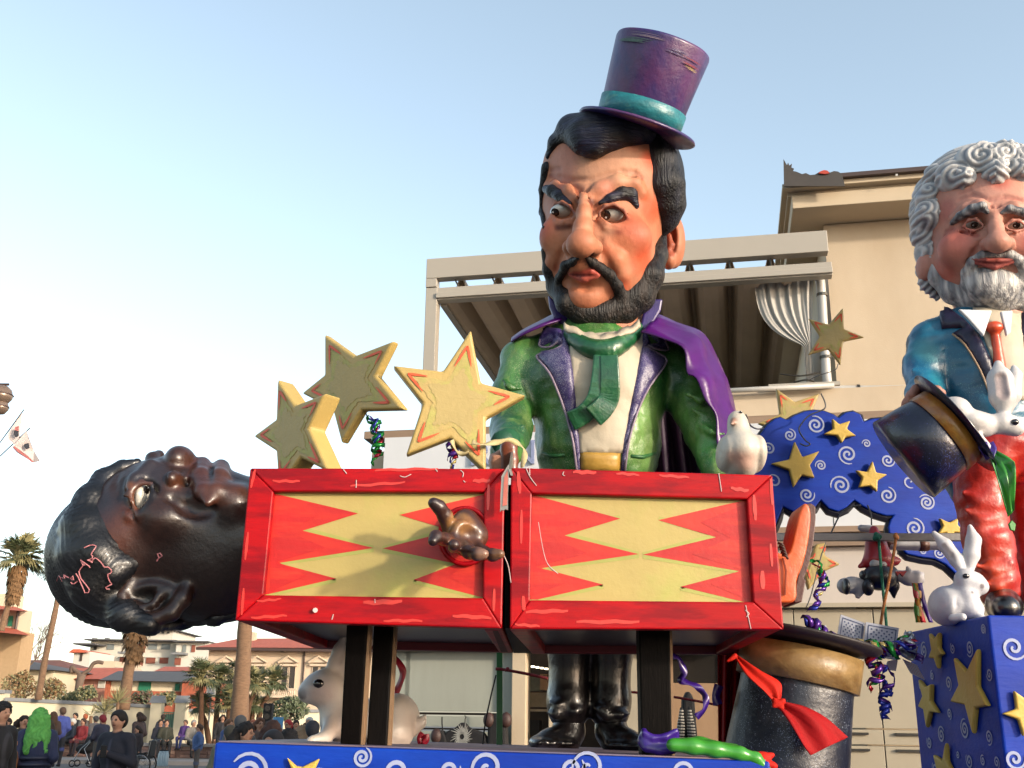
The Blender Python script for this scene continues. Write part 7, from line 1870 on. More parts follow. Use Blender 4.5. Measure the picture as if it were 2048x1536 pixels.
# ---- plants
def fan(m, c, d, L, n, spread, w_, mi=0, droop=.25):
    d = d.normalized(); s_ = d.cross(Vector((0, 0, 1)));
    s_ = s_.normalized() if s_.length > .1 else Vector((1, 0, 0)); n_ = s_.cross(d)
    for i in range(n):
        a = (i / (n - 1) - .5) * spread
        t = d * math.cos(a) + s_ * math.sin(a)
        l = L * random.uniform(.75, 1.05) * (1 - .25 * abs(a / spread * 2) ** 2)
        tip = c + t * l + Vector((0, 0, -droop * l * random.uniform(.4, 1.3))); mid = c + t * l * .55 + Vector((0, 0, -droop * .12 * l))
        sd_ = t.cross(n_).normalized() * w_
        m.add([c, mid - sd_, tip, mid + sd_], [(0, 1, 2, 3)], mi)
def palm(name, label, x, ytop, Y, trunk, R, nfr=44, r0=.18, skirt=0, shag=False, mats=None, group=None, up=.2, crown=True, nl=13):
    base_ = P(trunk[0][0], trunk[0][1], Y); base_.z = max(base_.z, 0)
    th_ = thing(name, label, 'palm', (base_.x, base_.y, 0), group)
    pts = [Vector((base_.x, base_.y, .05))] + [P(a, b, Y) for a, b in trunk[1:]] if trunk[0][1] > 1430 else [P(a, b, Y) for a, b in trunk]
    c = spline(pts, 5); m = MB().tube(c, [r0 * (1 - .3 * i / len(c)) * (1 + .06 * math.sin(i * 2.3)) for i in range(len(c))], 10); m.build('trunk', M_trunkd if shag else M_trunk, th_, smooth=True)
    top = c[-1]; mats = mats or [M_leafd, M_leafl, M_leafb]
    if crown:
        m = MB()
        for i in range(nfr):
            a = random.uniform(0, 2 * math.pi); el = random.uniform(-.55, 1.35)
            d = Vector((math.cos(a) * math.cos(el), math.sin(a) * math.cos(el), math.sin(el)))
            st_ = top + d * R * random.uniform(.25, .5) + Vector((0, 0, up * R))
            m.tube([top, top.lerp(st_, .6) + Vector((0, 0, .04 * R)), st_], .018 * R / .6, 4, cap=False, mi=1)
            fan(m, st_, d, R * random.uniform(.5, .72), nl, 2.3, .028 * R, 0 if random.random() < .62 else 1, .3 if el > 0 else .5)
        m.build('crown', mats, th_)
    if skirt:
        m = MB()
        for i in range(150):
            a = random.uniform(0, 2 * math.pi); h = random.uniform(0, skirt); q = top - Vector((0, 0, h)); rr_ = r0 * (1.1 + .9 * (1 - h / skirt))
            q = q + Vector((math.cos(a), math.sin(a), 0)) * rr_
            fan(m, q, Vector((math.cos(a) * .45, math.sin(a) * .45, -1)), R * .38, 5, .7, .03 * R, 2, .05)
        m.build('dry_skirt', mats, th_)
    return th_
palm('tall_palm', 'tall leaning fan palm before the house at the left edge', 40, 1090, 52, [(2, 1262), (8, 1240), (22, 1190), (38, 1128)], 1.55, 60, .16, skirt=1.6, nl=15)
palm('tall_palm', 'tall palm trunk leaning behind the lying head', 110, 1130, 46, [(76, 1400), (92, 1310), (112, 1215), (124, 1150)], 1.1, 50, .15)
palm('tall_palm', 'grey palm with brown dry skirt below the lying head', 275, 1260, 44, [(247, 1420), (256, 1350), (266, 1290), (276, 1235)], 1.2, 30, .24, skirt=1.6)
palm('tall_palm', 'thin palm trunk beside the skirted palm', 262, 1300, 45, [(243, 1400), (252, 1350), (262, 1300), (268, 1245)], 1.0, 20, .16)
palm('thick_palm', 'thick smooth palm trunk rising behind the red box corner', 480, 1250, 40, [(480, 1440), (482, 1380), (487, 1310), (492, 1200)], 1.6, 40, .34)
for i, (lab, x, y, tr, R) in enumerate((('bushy fan palm left of the shaggy palm group', 402, 1345, [(404, 1480), (402, 1430), (403, 1400), (402, 1362)], .62), ('fan palm second from left in the shaggy group', 440, 1352, [(430, 1478), (434, 1420), (436, 1390), (438, 1362)], .55), ('fan palm in front of the thick smooth trunk', 478, 1345, [(462, 1450), (466, 1410), (472, 1380), (477, 1350)], .5), ('leaning fan palm right of the thick trunk', 515, 1368, [(488, 1440), (498, 1412), (506, 1392), (512, 1372)], .58), ('rightmost leaning fan palm of the shaggy group', 548, 1366, [(505, 1450), (522, 1420), (536, 1392), (545, 1370)], .55), ('low fan palm at the foot of the shaggy group', 400, 1420, [(425, 1480), (412, 1450), (405, 1430), (401, 1418)], .55), ('low bushy fan palm between the two shaggy trunks', 458, 1415, [(455, 1480), (456, 1450), (457, 1430), (458, 1412)], .62), ('small fan palm low at the right of the group', 506, 1420, [(500, 1478), (503, 1450), (505, 1430), (506, 1418)], .5))):
    palm('fan_palm', lab, x, y, 44 + (i % 3), tr, R * 1.5, 46, .12, shag=True, group='shaggy fan palms', nl=12)
def leafcloud(m, c, r, n, size, mi=(0, 1)):
    for i in range(n):
        while True:
            v = Vector((random.uniform(-1, 1), random.uniform(-1, 1), random.uniform(-1, 1)))
            if .25 < v.length < 1: break
        if noise.noise(v * 2.3 + c) < -.18: continue
        p = c + Vector((v.x * r[0], v.y * r[1], v.z * r[2])); a = Vector((random.gauss(0, 1), random.gauss(0, 1), random.gauss(0, 1))).normalized() * size * random.uniform(.6, 1.3); b = a.orthogonal().normalized() * size * .45
        m.add([p - a, p - b, p + a, p + b], [(0, 1, 2, 3)], random.choice(mi))
def bush(name, label, x, y, Y, rx, rz, n, mats, size=.09, cat='shrub'):
    c = P(x, y, Y); k = spx(x, y, Y); th_ = thing(name, label, cat, (c.x, Y, max(0, c.z - rz * k)))
    m = MB(); leafcloud(m, c, (rx * k, rx * k * .8, rz * k), n, size); leafcloud(m, c + Vector((rx * k * .35, -.2, rz * k * .4)), (rx * k * .5, rx * k * .5, rz * k * .7), n // 3, size); m.build('crown', mats, th_)
    m = MB()
    for j in range(5):
        q = c + Vector((random.uniform(-.5, .5) * rx * k, 0, rz * k * .3)); m.tube([Vector((c.x, Y, max(0, c.z - rz * k))), (Vector((c.x, Y, max(0, c.z - rz * k))) + q) / 2 + Vector((.05, 0, .1)), q], [.04, .03, .015], 5)
    m.build('stem', M_bark, th_)
bush('shrub', 'dry brown and green shrub behind the wall at the far left', 36, 1372, 56, 34, 28, 900, [M_leafl, M_leafb]); bush('shrub', 'olive brown hedge shrub beside the leaning palm trunk', 95, 1380, 56, 38, 22, 900, [M_leafl, M_leafb]); bush('shrub', 'low green shrub before the pink low house', 140, 1398, 54, 30, 14, 600, [M_leafd, M_leafl])
bush('shrub', 'spiky green shrub behind the wall below the bare tree', 172, 1386, 53, 24, 14, 500, [M_leafd, M_leafl]); bush('shrub', 'dark shrub behind the wall left of the gate', 285, 1398, 54, 26, 16, 600, [M_leafd, M_bark]); bush('shrub', 'rounded dark shrub beside the gate pillar', 332, 1398, 56, 26, 14, 600, [M_leafd, M_leafl])
bush('olive_tree', 'round green olive tree left of the white rabbit', 578, 1418, 46, 42, 24, 1500, [M_leafd, mat('olive_leaf', (112, 124, 92), rough=.6, var=.3, bump=0)], .08, 'tree')
def barebranch(m, p, d, L, r, depth):
    q = p + d * L; m.tube([p, p.lerp(q, .5) + Vector((random.uniform(-.05, .05) * L, 0, random.uniform(-.03, .06) * L)), q], [r, r * .85, r * .65], 5, cap=False)
    if depth:
        for i in range(random.choice((2, 3))):
            e = (d + Vector((random.uniform(-.8, .8), random.uniform(-.6, .6), random.uniform(-.3, .6)))).normalized(); barebranch(m, q, e, L * random.uniform(.6, .8), r * .6, depth - 1)
for (x, y, Y, L, lab) in ((40, 1360, 62, 1.3, 'bare winter tree before the tall house at the left'), (70, 1340, 95, 1.5, 'bare twiggy tree on the far skyline at left')):
    c = P(x, y, Y); th_ = thing('bare_tree', lab, 'tree', (c.x, Y, 0)); m = MB(); m.tube([(c.x, Y, 0), c], [.14, .1], 6)
    for i in range(4): barebranch(m, c, Vector((random.uniform(-.7, .7), random.uniform(-.4, .4), 1)).normalized(), L, .06, 4)
    m.build('trunk', M_bark, th_)
c = P(160, 1362, 58); th_ = thing('pollarded_tree', 'bare pollarded tree with a knobbly arm above the red roof', 'tree', (c.x, 58, 0))
m = MB(); m.tube([(c.x - .1, 58, 0), P(158, 1370, 58), P(164, 1348, 58)], [.2, .2, .24], 8); m.tube(spline([P(164, 1348, 58), P(178, 1340, 58), P(186, 1328, 58), P(196, 1324, 58), P(206, 1326, 58)], 4), .1, 6); m.tube(spline([P(163, 1350, 58), P(150, 1340, 58), P(144, 1334, 58), P(143, 1345, 58)], 4), .12, 6); m.build('trunk', M_bark, th_, smooth=True)
for (x, y, lab) in ((210, 1425, 'yucca with spiky pale leaves before the garden wall'), (236, 1405, 'taller yucca with spiky leaves by the garden wall'), (182, 1432, 'thin bare upright stalks before the garden wall')):
    c = P(x, y, 43); th_ = thing('yucca', lab, 'plant', (c.x, 43, .12)); m = MB().tube([(c.x + .1, 43, .12), c], .07, 6); m.build('stem', M_trunk, th_); m = MB()
    for i in range(60 if x != 182 else 8):
        a = random.uniform(0, 6.28); el = random.uniform(-.3, 1.5); d = Vector((math.cos(a) * math.cos(el), math.sin(a) * math.cos(el), math.sin(el))); s_ = d.orthogonal().normalized() * .022
        m.add([c - s_, c + d * .3 - s_, c + d * random.uniform(.55, .8), c + d * .3 + s_], [(0, 1, 2, 3)])
    m.build('leaves', M_leafl, th_)
# street furniture
Yl = 24
lp = thing('globe_lamp', 'street lamp with two stacked metal globes at the left edge', 'street lamp', P(-30, 1600, Yl)); c = P(-30, 800, Yl)
lp.location = (c.x, Yl, 0)
m = MB().tube([(c.x, Yl, 0), (c.x, Yl, c.z + .9)], .07, 10); m.build('pole', M_brownmetal, lp, smooth=True)
M_globe = mat('globe_metal', (150, 128, 112), rough=.3, metal=.4, var=.15, bump=.03)
for (x, y, r) in ((2, 790, 23), (0, 814, 17)):
    p = P(x, y, Yl); k = spx(x, y, Yl) * r; m = MB().lathe([(.001, -k * .95), (k * .6, -k * .78), (k * .95, -k * .3), (k * 1.0, 0), (k * .95, .02), (k * .85, k * .45), (k * .5, k * .78), (.001, k * .9)], p, (0, 0, 1), 24); g_ = m.build('globe', M_globe, lp, smooth=True)
    m = MB().lathe([(k * 1.0, -.015), (k * 1.06, 0), (k * 1.0, .015)], p, (0, 0, 1), 24); m.build('globe_rim', M_brownmetal, g_, smooth=True)
m = MB().tube([(c.x, Yl, P(0, 769, Yl).z), P(18, 769, Yl)], .03, 6); m.build('arm', M_brownmetal, lp)
M_flag = mat('flag_cloth', (222, 208, 204), rough=.8, var=.05, bump=.05); M_fprint = mat('flag_dark_print', (62, 62, 72), rough=.8, var=.2, nscale=20, bump=0); M_fred = mat('flag_red_print', (200, 120, 116), rough=.8, bump=0)
for (lab, pole, q, dk, rd) in (('upper white flag with dark emblem at the left edge', [(-40, 940), (48, 819)], [(44, 826), (16, 866), (16, 878), (30, 890), (38, 884), (42, 850)], [(28, 860), (38, 862), (37, 873), (31, 875), (27, 868)], [(30, 854), (38, 852), (37, 862), (29, 860)]),
                         ('lower white flag with dark emblem at the left edge', [(-40, 950), (60, 856)], [(53, 862), (24, 894), (34, 905), (66, 925), (80, 922), (68, 902), (58, 878)], [(49, 887), (58, 886), (59, 896), (53, 899), (48, 893)], [(28, 892), (40, 900), (56, 912), (68, 924), (64, 925), (50, 914), (34, 903), (27, 896)])):
    a, b = P(*pole[0], 30), P(*pole[1], 30); th_ = thing('flag', lab, 'flag', (a.x, a.y, a.z), 'flags')
    m = MB().tube([a, b], .016, 6); m.build('pole', M_handle, th_)
    m = MB().prism([P(x, y, 29.9 + .1 * math.sin(x * .2)) for x, y in q], (0, .01, 0)); f_ = m.build('flag_cloth', M_flag, th_)
    m = MB().add([P(x, y, 29.78) for x, y in dk], [tuple(range(len(dk)))]); m.build('emblem', M_fprint, f_); m = MB().add([P(x, y, 29.77) for x, y in rd], [tuple(range(len(rd)))]); m.build('red_lettering', M_fred, f_)
tl_ = thing('traffic_light', 'black traffic light on a pole left of the white rabbit', 'traffic light', P(538, 1500, 34)); tl_.location.z = 0
p = P(538, 1410, 34); m = MB().tube([(p.x, 34, 0), (p.x, 34, p.z)], .05, 8); m.build('pole', M_capst, tl_)
m = MB().box((p.x - .14, 33.85, p.z - .75), (p.x + .14, 34.1, p.z + .05)); m.build('housing', M_black, tl_, bevel=.03)
for i in range(3): m = MB().lathe([(.001, 0), (.08, 0), (.09, .03)], (p.x, 33.85, p.z - .1 - i * .24), (0, -1, 0), 12); m.build('lens', M_winglass, tl_)
m = MB().box((P(546, 1440, 33).x, 33, P(546, 1458, 33).z), (P(566, 1440, 33).x, 33.06, P(546, 1434, 33).z)); m.build('blue_sign', mat('sign_blue', (70, 140, 190), bump=0), label='blue square sign above the crowd left of the rabbit', cat='sign')
ws = thing('white_sign', 'white information sign behind the shaggy palms', 'sign', P(422, 1420, 48)); ws.location.z = 0
bx('sign_plate', 413, 1372, 432, 1394, 48, .05, M_aptw, ws); m = MB().tube([(P(422, 1390, 48).x, 48.1, 0), P(422, 1390, 48.1)], .04, 6); m.build('post', M_capst, ws)
for i in range(4): bx('text_line', 416, 1377 + i * 4, 429, 1378.5 + i * 4, 47.97, .01, M_letter, ws)
# ================================================================== THE CROWD
VM_person = mat('person_cloth', vcol=True, rough=.85, var=.2, nscale=9, bump=.2, bscale=24)
SKIN = (206, 156, 128)
def person(label, x, ytop, Y, coat=(30, 32, 40), legs=(36, 40, 54), hair=(40, 30, 24), pose='stand', turn=0.0, hat=None, skin=SKIN, arms='down', h=.022, sc=1.0, extra=None, shoes=(30, 26, 26), bob=0.0, hairlong=0.0, zseat=.62):
    """one figure, turned by `turn` (0 = facing the viewer), head top at picture point (x, ytop)"""
    top = P(x, ytop, Y); root = thing('person', label, 'person', (top.x, Y, 0), 'people in the street')
    ct, st_ = math.cos(turn), math.sin(turn)
    H = 1.72 * sc
    zt = top.z
    z0 = zt - H if pose == 'stand' else zt - (.82 * sc + 0)
    def W_(a, b, c):          # body frame: a right, b forward, c up from hip or ground
        return Vector((top.x + (a * ct - b * st_) * sc, Y - (b * ct + a * st_) * sc, c))
    s = Sculpt(h, .045)
    hip = zt - .80 * sc
    # trunk
    s.ell(W_(0, .0, hip + .06), (.17 * sc, .14 * sc, .14 * sc), col=coat); s.ell(W_(0, .0, hip + .28 * sc), (.20 * sc, .15 * sc, .24 * sc), col=coat)
    s.cap(W_(-.15, 0, hip + .46 * sc), W_(.15, 0, hip + .46 * sc), .085 * sc, col=coat); s.cap(W_(0, .0, hip + .5 * sc), W_(0, .02, hip + .58 * sc), .055 * sc, col=skin)
    # head
    hc_ = W_(0, .03, zt - .115 * sc)
    s.ell(hc_, (.082 * sc, .10 * sc, .115 * sc), k=.02, col=skin); s.ell(W_(0, .13, zt - .125 * sc), (.017, .02, .022), k=.012, col=skin)
    for e in (-.083, .083): s.ell(W_(e, .02, zt - .125 * sc), (.014, .02, .03), k=.008, col=skin)
    for e in (-.032, .032): s.paint(W_(e, .125, zt - .108 * sc), .010, (40, 28, 24), .012)
    s.paint(W_(0, .125, zt - .175 * sc), (.028, .02, .006), (150, 80, 72), .01)
    # legs
    if pose == 'stand':
        for e in (-1, 1):
            kx = .02 * e
            s.chain([W_(.085 * e, 0, hip), W_(.09 * e + kx, .03 * e, zt - 1.22 * sc), W_(.09 * e, .0, zt - 1.62 * sc)], [.095 * sc, .068 * sc, .05 * sc], col=legs)
            s.chain([W_(.09 * e, -.03, zt - 1.68 * sc), W_(.095 * e, .14, zt - 1.69 * sc)], [.05 * sc, .04 * sc], k=.02, col=shoes)
    else:
        for e in (-1, 1):
            kz = hip - .02
            s.chain([W_(.09 * e, 0, hip), W_(.11 * e, .40, kz + .02), W_(.10 * e + (.16 * e if extra == 'cross' else 0), .42 + .05 * e, hip - .42 * sc)], [.095 * sc, .072 * sc, .05 * sc], col=legs)
            s.chain([W_(.10 * e, .42 + .05 * e, hip - .46 * sc), W_(.11 * e, .56 + .05 * e, hip - .48 * sc)], [.048 * sc, .038 * sc], k=.02, col=shoes)
    # arms with hands
    def arm(e, el, wr):
        s.chain([W_(.19 * e, 0, hip + .44 * sc), W_(*el), W_(*wr)], [.072 * sc, .058 * sc, .045 * sc], col=coat)
        d = (W_(*wr) - W_(*el)).normalized(); w = W_(*wr)
        s.ell(w + d * .06 * sc, (.035 * sc, .035 * sc, .04 * sc), k=.015, col=skin)
        if h < .02:
            sd_ = d.cross(Vector((0, 1, 0))).normalized()
            for f in range(4): s.chain([w + d * .08 + sd_ * (f - 1.5) * .016, w + d * (.115 + .006 * (f % 3)) + sd_ * (f - 1.5) * .016 + Vector((0, -.01, -.012)), w + d * .12 + sd_ * (f - 1.5) * .014 + Vector((0, -.02, -.035))], .0088, k=.004, col=skin)
            s.chain([w + d * .03 + sd_ * -.03, w + d * .07 + sd_ * -.05], .0095, k=.006, col=skin)
    for e in (-1, 1):
        if arms == 'down': arm(e, (.25 * e, -.02, hip + .18 * sc), (.24 * e, .06, hip - .06 * sc))
        elif arms == 'lap': arm(e, (.25 * e, .04, hip + .17 * sc), (.08 * e, .30, hip + .08 * sc))
        elif arms == 'phone': arm(e, (.27 * e, .02, hip + .18 * sc), (.05 * e + .02, .26, hip + .28 * sc)) if e == 1 else arm(e, (-.26, -.02, hip + .16 * sc), (-.20, .12, hip - .04 * sc))
        elif arms == 'bag': arm(e, (.24 * e, -.06, hip + .18 * sc), (.16 * e, .12, hip + .02 * sc))
    s.paint(W_(0, .16, hip + .3 * sc), (.012, .06, .22), (min(255, coat[0] + 40), min(255, coat[1] + 40), min(255, coat[2] + 44), .6), .015)
    coat_ = coat
    body, bb = s.build('body', VM_person, root, base=coat)
    # hair or hat
    s = Sculpt(h * .8, .02)
    s.ell(W_(0, .018, zt - .078 * sc), (.100 * sc, .116 * sc, .098 * sc)); s.ell(W_(0, -.04, zt - .12 * sc), (.09 * sc, .085 * sc, .10 * sc))
    if hairlong:
        for e in (-.07, 0, .07): s.chain([W_(e, -.06, zt - .12 * sc), W_(e * 1.3, -.09, zt - (.12 + hairlong * .6) * sc), W_(e * 1.6, -.10, zt - (.12 + hairlong) * sc)], [.06 * sc, .07 * sc, .045 * sc])
    s.ell(W_(0, .155, zt - .165 * sc), (.092 * sc, .09 * sc, .128 * sc), op='-', k=.01)
    s.build('hat' if hat else 'hair', VM_person if not hairlong or hairlong < .3 else VM_person, root, base=hat or hair, disp=(lambda V, N: np.array([noise.noise(Vector((v[0] * 48 + 2 * math.sin(v[2] * 24), v[1] * 48, v[2] * 6))) for v in V]) * .022) if hairlong else None)
    return root, W_, hip, zt
NV, BK2, GY, BR, OL, RD2, WT, TN = (28, 32, 48), (24, 23, 25), (110, 106, 104), (84, 54, 40), (66, 66, 52), (150, 36, 42), (214, 212, 208), (176, 140, 104)
# near people
r1, W1, hip1, zt1 = person('person in dark navy coat looking down at a phone', 241, 1422, 14.2, NV, (40, 46, 70), (26, 22, 22), turn=.25, arms='phone', h=.012)
w = W1(.07, .36, hip1 + .31)
m = MB().box((w.x - .04, w.y - .01, w.z - .07), (w.x + .04, w.y + .005, w.z + .08)); m.build('phone', M_black, label='black phone held by the person in the navy coat', cat='phone', bevel=.01)
r2, W2, hip2, zt2 = person('person with bright green wavy wig and navy padded jacket', 82, 1418, 15, (40, 50, 86), (70, 84, 112), (96, 176, 84), turn=2.7, arms='bag', h=.014, hairlong=.42)
m = MB()
for i in range(4):
    z = hip2 - .08 + i * .085
    m.tube([W2(.20 * math.cos(a), .155 * math.sin(a), z) for a in np.linspace(0, 2 * math.pi, 20)], .028, 6)
m.build('padded_ridges', mat('padded_navy', (30, 38, 68), rough=.5, bump=.05), r2, smooth=True)
bgt = thing('shoulder_bag', 'tan leather shoulder bag carried by the green wigged person', 'bag', W2(.3, -.1, hip2 - .3)); M_tanl = mat('tan_leather', (190, 124, 74), rough=.5, var=.15, bump=.1)
s = Sculpt(.016, .03); s.ell(W2(.30, -.08, hip2 + .16), (.11, .09, .16)); s.ell(W2(.32, -.08, hip2 + .04), (.13, .10, .13)); s.build('pouch', M_tanl, bgt)
m = MB().tube(spline([W2(.20, -.02, hip2 + .46), W2(.26, -.10, hip2 + .28), W2(.27, -.12, hip2 + .12)], 4), .018, 6); m.build('strap', M_tanl, bgt, smooth=True); m = MB().tube(spline([W2(.20, .04, hip2 + .46), W2(.27, .04, hip2 + .28), W2(.28, -.06, hip2 + .12)], 4), .018, 6); m.build('strap', M_tanl, bgt, smooth=True)
person('person with long black hair and dark coat cut by the left edge', 6, 1406, 13.5, (30, 28, 30), (28, 28, 34), (20, 18, 20), turn=-1.1, h=.016, hairlong=.4)
# seated on the stone wall
ZS = lambda Y: None
def seated(label, x, Y=40.9, **kw):
    zt_ = .62 + .84; y = 1437
    # find picture row for a seated head top at this depth
    c = P(x, 1437, Y); y = 1437 - (zt_ - c.z) / abs(P(x, 1436, Y).z - c.z)
    return person(label, x, y, Y, pose='sit', h=.03, **kw)
seated('seated person in white cap and dark coat with crossed legs', 147, coat=(34, 44, 60), legs=(26, 26, 30), hat=(226, 222, 214), turn=.9, arms='lap', extra='cross')
seated('person leaning forward in a white jacket on the stone wall', 124, coat=WT, legs=(50, 50, 60), hair=(150, 140, 130), turn=.5, arms='lap')
seated('seated person in navy hooded jacket with a phone left of the gate', 322, coat=NV, legs=(56, 54, 56), hair=(44, 32, 26), turn=-.6, arms='lap')
seated('seated person in olive jacket beside the navy hooded one', 334, coat=OL, legs=(44, 42, 46), hair=(60, 42, 30), turn=-.5, arms='lap')
seated('seated grey haired person in pale jacket by the palms', 388, coat=(150, 142, 132), legs=(56, 52, 52), hair=(176, 170, 164), turn=-.6, arms='lap')
seated('seated child in purple jacket by the palms', 372, coat=(96, 60, 130), legs=(50, 60, 110), hair=(90, 70, 60), turn=.3, arms='lap', sc=.8)
seated('seated person in red jacket behind the pushchair', 168, coat=(150, 46, 50), legs=(60, 50, 54), hair=(70, 46, 34), turn=.3, arms='lap')
# standing
stand = [('person in black jacket walking behind the green wig', 48, 1432, 22, BK2, (40, 26, 20), -.9, .1), ('bald person in yellow scarf beside the green wig', 56, 1436, 24, (150, 120, 60), (170, 130, 110), .3, 0), ('person with red and blue jacket standing before the wall', 127, 1415, 36, (60, 70, 130), (120, 90, 70), 2.4, 0), ('long haired person in dark coat left of the red jacket', 108, 1424, 34, (60, 44, 36), (96, 66, 44), 2.8, .35), ('person in dark jacket behind the seated white cap', 152, 1426, 43, BK2, (30, 24, 20), .2, 0), ('orange haired person behind the wall seats', 172, 1428, 43, (60, 56, 54), (190, 100, 60), 2.6, 0), ('person in navy puffer and red bobble hat by the yuccas', 207, 1430, 30, (34, 34, 48), (150, 40, 50), 2.2, 0), ('dark dressed person walking right of the phone user', 281, 1425, 33, (50, 38, 36), (60, 40, 30), 2.0, .1), ('person sitting low in dark coat by the wheelchair', 276, 1452, 31, (34, 28, 30), (40, 30, 26), .4, .1), ('person in dark hood before the green gate', 327, 1429, 44, (40, 42, 52), (50, 36, 30), 2.8, 0),
         ('person in blue coat left of the shaggy palms', 400, 1448, 30, (44, 64, 100), (70, 50, 40), 1.2, 0), ('dark person half hidden behind the fan palms', 446, 1430, 40, BK2, (36, 26, 22), -.4, .1), ('person in blue jacket facing right among the palms', 458, 1438, 26, (46, 60, 96), (120, 84, 60), -1.2, 0), ('person in khaki hooded jacket at the platform end', 462, 1452, 15, (70, 74, 62), (62, 60, 50), 2.6, 0), ('woolly grey hat person behind the khaki hood', 482, 1432, 17, (60, 62, 66), (76, 78, 82), 2.9, 0), ('person with dark hair in profile right at the platform end', 490, 1446, 12, (32, 36, 50), (28, 22, 22), -1.2, .12), ('person in red cap far in the crowd', 508, 1440, 28, (150, 60, 60), (190, 110, 80), .2, 0), ('person in brown coat beside the traffic light', 520, 1437, 22, (70, 54, 48), (110, 70, 50), -.6, .1),
         ('brown haired person with navy coat seen from behind', 546, 1443, 12.5, (36, 48, 76), (70, 44, 36), 3.0, .16), ('person with zigzag woolly hat at the platform edge', 549, 1462, 9.5, (40, 38, 40), (60, 58, 62), .3, 0), ('black haired person right of the zigzag hat', 577, 1461, 10.5, BK2, (26, 20, 22), 3.1, .1), ('fair haired person in dark coat in the crowd', 606, 1452, 15, (34, 32, 36), (170, 140, 110), 2.9, .14), ('person in navy woolly hat before the rabbit', 626, 1443, 14, (30, 34, 48), (28, 32, 46), 2.9, 0), ('person with bright red hat far behind', 578, 1440, 24, (170, 50, 56), (200, 60, 60), .4, 0), ('person in orange top far behind the crowd', 612, 1446, 30, (220, 96, 50), (90, 60, 40), .1, 0), ('far dark haired person between red hat and olive tree', 592, 1441, 30, (50, 46, 50), (50, 34, 28), -.5, .1), ('person with white hat far off by the rabbit nose', 620, 1435, 26, (60, 56, 56), (216, 212, 206), .2, 0), ('far person in grey coat by the blue sign', 560, 1442, 34, GY, (90, 70, 56), 2.4, 0),
         ('person in dark coat between green wig and white cap', 100, 1440, 27, (52, 46, 46), (70, 52, 40), 2.6, .2), ('far small person by the left wall end', 18, 1436, 30, (70, 60, 60), (60, 44, 36), .4, 0), ('person in grey hood behind the seated white jacket', 193, 1432, 38, (86, 80, 78), (96, 90, 86), 2.2, 0)]
for (lab, x, y, Y, c, hr, tr, hl) in stand:
    c = tuple(min(255, int(v * 1.35 + 14)) for v in c)
    person(lab, x, y, Y, c, random.choice(((70, 78, 110), (52, 54, 66), (92, 84, 78), (44, 44, 50))), hr, turn=tr, h=.028 if Y > 20 else .02, hairlong=hl, arms=random.choice(('down', 'lap', 'bag')), sc=(P(x, y, Y).z) / 1.72 if P(x, y, Y).z > 1.1 else .8, hat=hr if 'hat' in lab or 'hood' in lab else None)
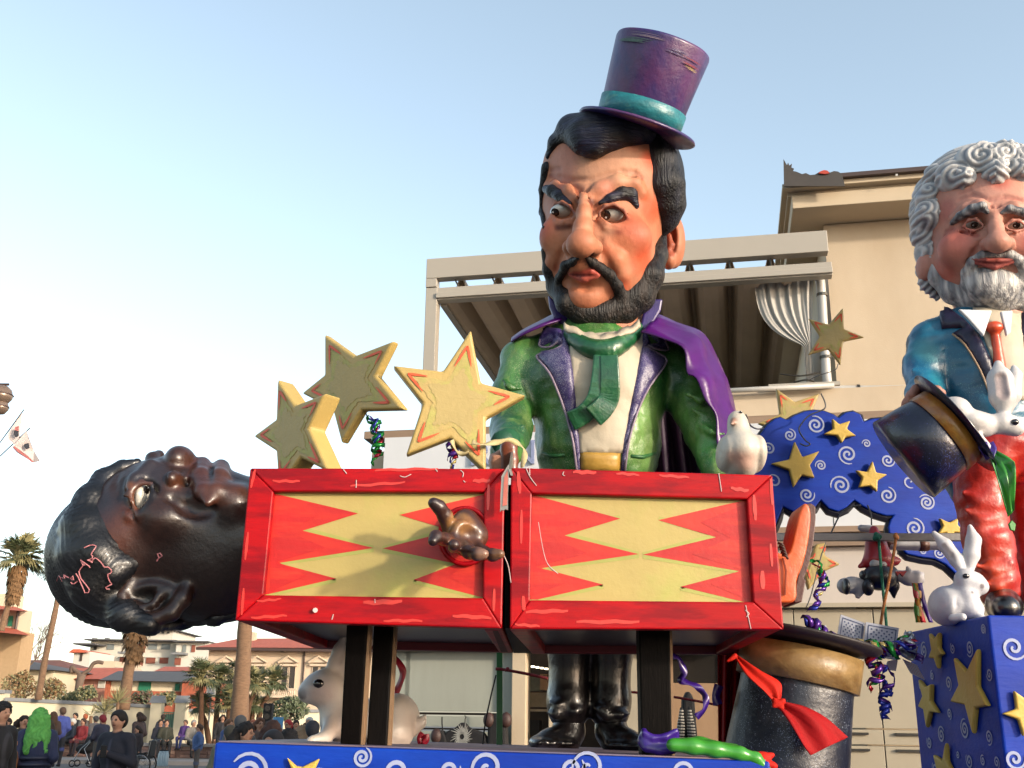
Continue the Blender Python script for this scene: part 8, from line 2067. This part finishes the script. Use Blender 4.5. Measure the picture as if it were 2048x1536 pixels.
# wheelchair and pushchair
wc = thing('wheelchair', 'empty looking wheelchair with silver wheels right of the phone user', 'wheelchair', P(284, 1528, 31)); wc.location.z = 0
b = Vector((P(282, 1520, 31).x, 31, 0)); M_tyre = mat('tyre_black', (26, 26, 28), rough=.8, bump=0); M_chrome = mat('chrome', (190, 190, 192), rough=.25, metal=.9, bump=0)
for dx in (-.0, .0):
    pass
for dy in (-.26, .26):
    c = b + Vector((.05, dy, .31)); m = MB().tube([c + Vector((math.cos(a) * .30, 0, math.sin(a) * .30)) for a in np.linspace(0, 2 * math.pi, 28)], .022, 8); wh = m.build('wheel', M_tyre, wc, smooth=True)
    m = MB().tube([c + Vector((math.cos(a) * .26, -.03, math.sin(a) * .26)) for a in np.linspace(0, 2 * math.pi, 28)], .012, 6); m.build('hand_rim', M_chrome, wh, smooth=True)
    for i in range(10):
        a = i * math.pi / 5; m = MB().tube([c, c + Vector((math.cos(a) * .29, 0, math.sin(a) * .29))], .005, 4); m.build('spoke', M_chrome, wh)
    c2 = b + Vector((-.42, dy, .10)); m = MB().tube([c2 + Vector((math.cos(a) * .085, 0, math.sin(a) * .085)) for a in np.linspace(0, 2 * math.pi, 16)], .02, 6); m.build('castor', M_tyre, wc, smooth=True)
    m = MB().tube([b + Vector((-.42, dy, .18)), b + Vector((-.40, dy, .5)), b + Vector((.25, dy, .5)), b + Vector((.30, dy, .95)), b + Vector((.42, dy, .97))], .016, 6); m.build('frame', M_chrome, wc)
m = MB().box((b.x - .35, 30.76, .46), (b.x + .25, 31.24, .52)); m.build('seat', M_black, wc, bevel=.02); m = MB().box((b.x + .24, 30.76, .53), (b.x + .30, 31.24, .95)); m.build('backrest', M_black, wc, bevel=.02)
pc_ = thing('pushchair', 'black pushchair with small wheels before the stone wall', 'pushchair', P(170, 1520, 36)); pc_.location.z = 0; b = Vector((P(170, 1500, 36).x, 36, 0))
s = Sculpt(.03, .04); s.ell(b + Vector((0, 0, .55)), (.30, .22, .16)); s.ell(b + Vector((.14, 0, .75)), (.16, .22, .2)); s.build('seat', M_black, pc_)
for dx in (-.28, .28):
    for dy in (-.22, .22):
        c = b + Vector((dx, dy, .11)); m = MB().tube([c + Vector((math.cos(a) * .09, 0, math.sin(a) * .09)) for a in np.linspace(0, 2 * math.pi, 16)], .022, 6); m.build('wheel', M_tyre, pc_, smooth=True)
    m = MB().tube([b + Vector((dx, -.22, .12)), b + Vector((dx * .2, -.22, .55)), b + Vector((.40, -.22, 1.0))], .014, 6); m.build('frame', M_chrome, pc_)
m = MB().tube([b + Vector((.40, -.22, 1.0)), b + Vector((.40, .22, 1.0))], .018, 6); m.build('handle', M_black, pc_)
bt_ = thing('water_bottles', 'pack of clear water bottles with dark caps on the roadway', 'bottles', P(324, 1534, 26)); bt_.location.z = 0
m = MB()
for i in range(4):
    for j in range(2):
        q = Vector((P(317 + i * 4.5, 1530, 27).x, 27 + j * .09, .0))
        o = MB().lathe([(.035, .45), (.04, .48), (.04, .68), (.03, .74), (.014, .78), (.014, .80)], q, (0, 0, 1), 10).build('bottle', mat('bottle_plastic', (176, 196, 206), rough=.1, var=.05, bump=0), bt_, smooth=True); MB().lathe([(.016, .80), (.016, .83), (.001, .83)], q, (0, 0, 1), 8).build('cap', M_black, o)
m = MB().box((P(315, 1530, 27).x, 26.9, .0), (P(334, 1530, 27).x, 27.15, .448)); m.build('crate', M_pave, bt_)
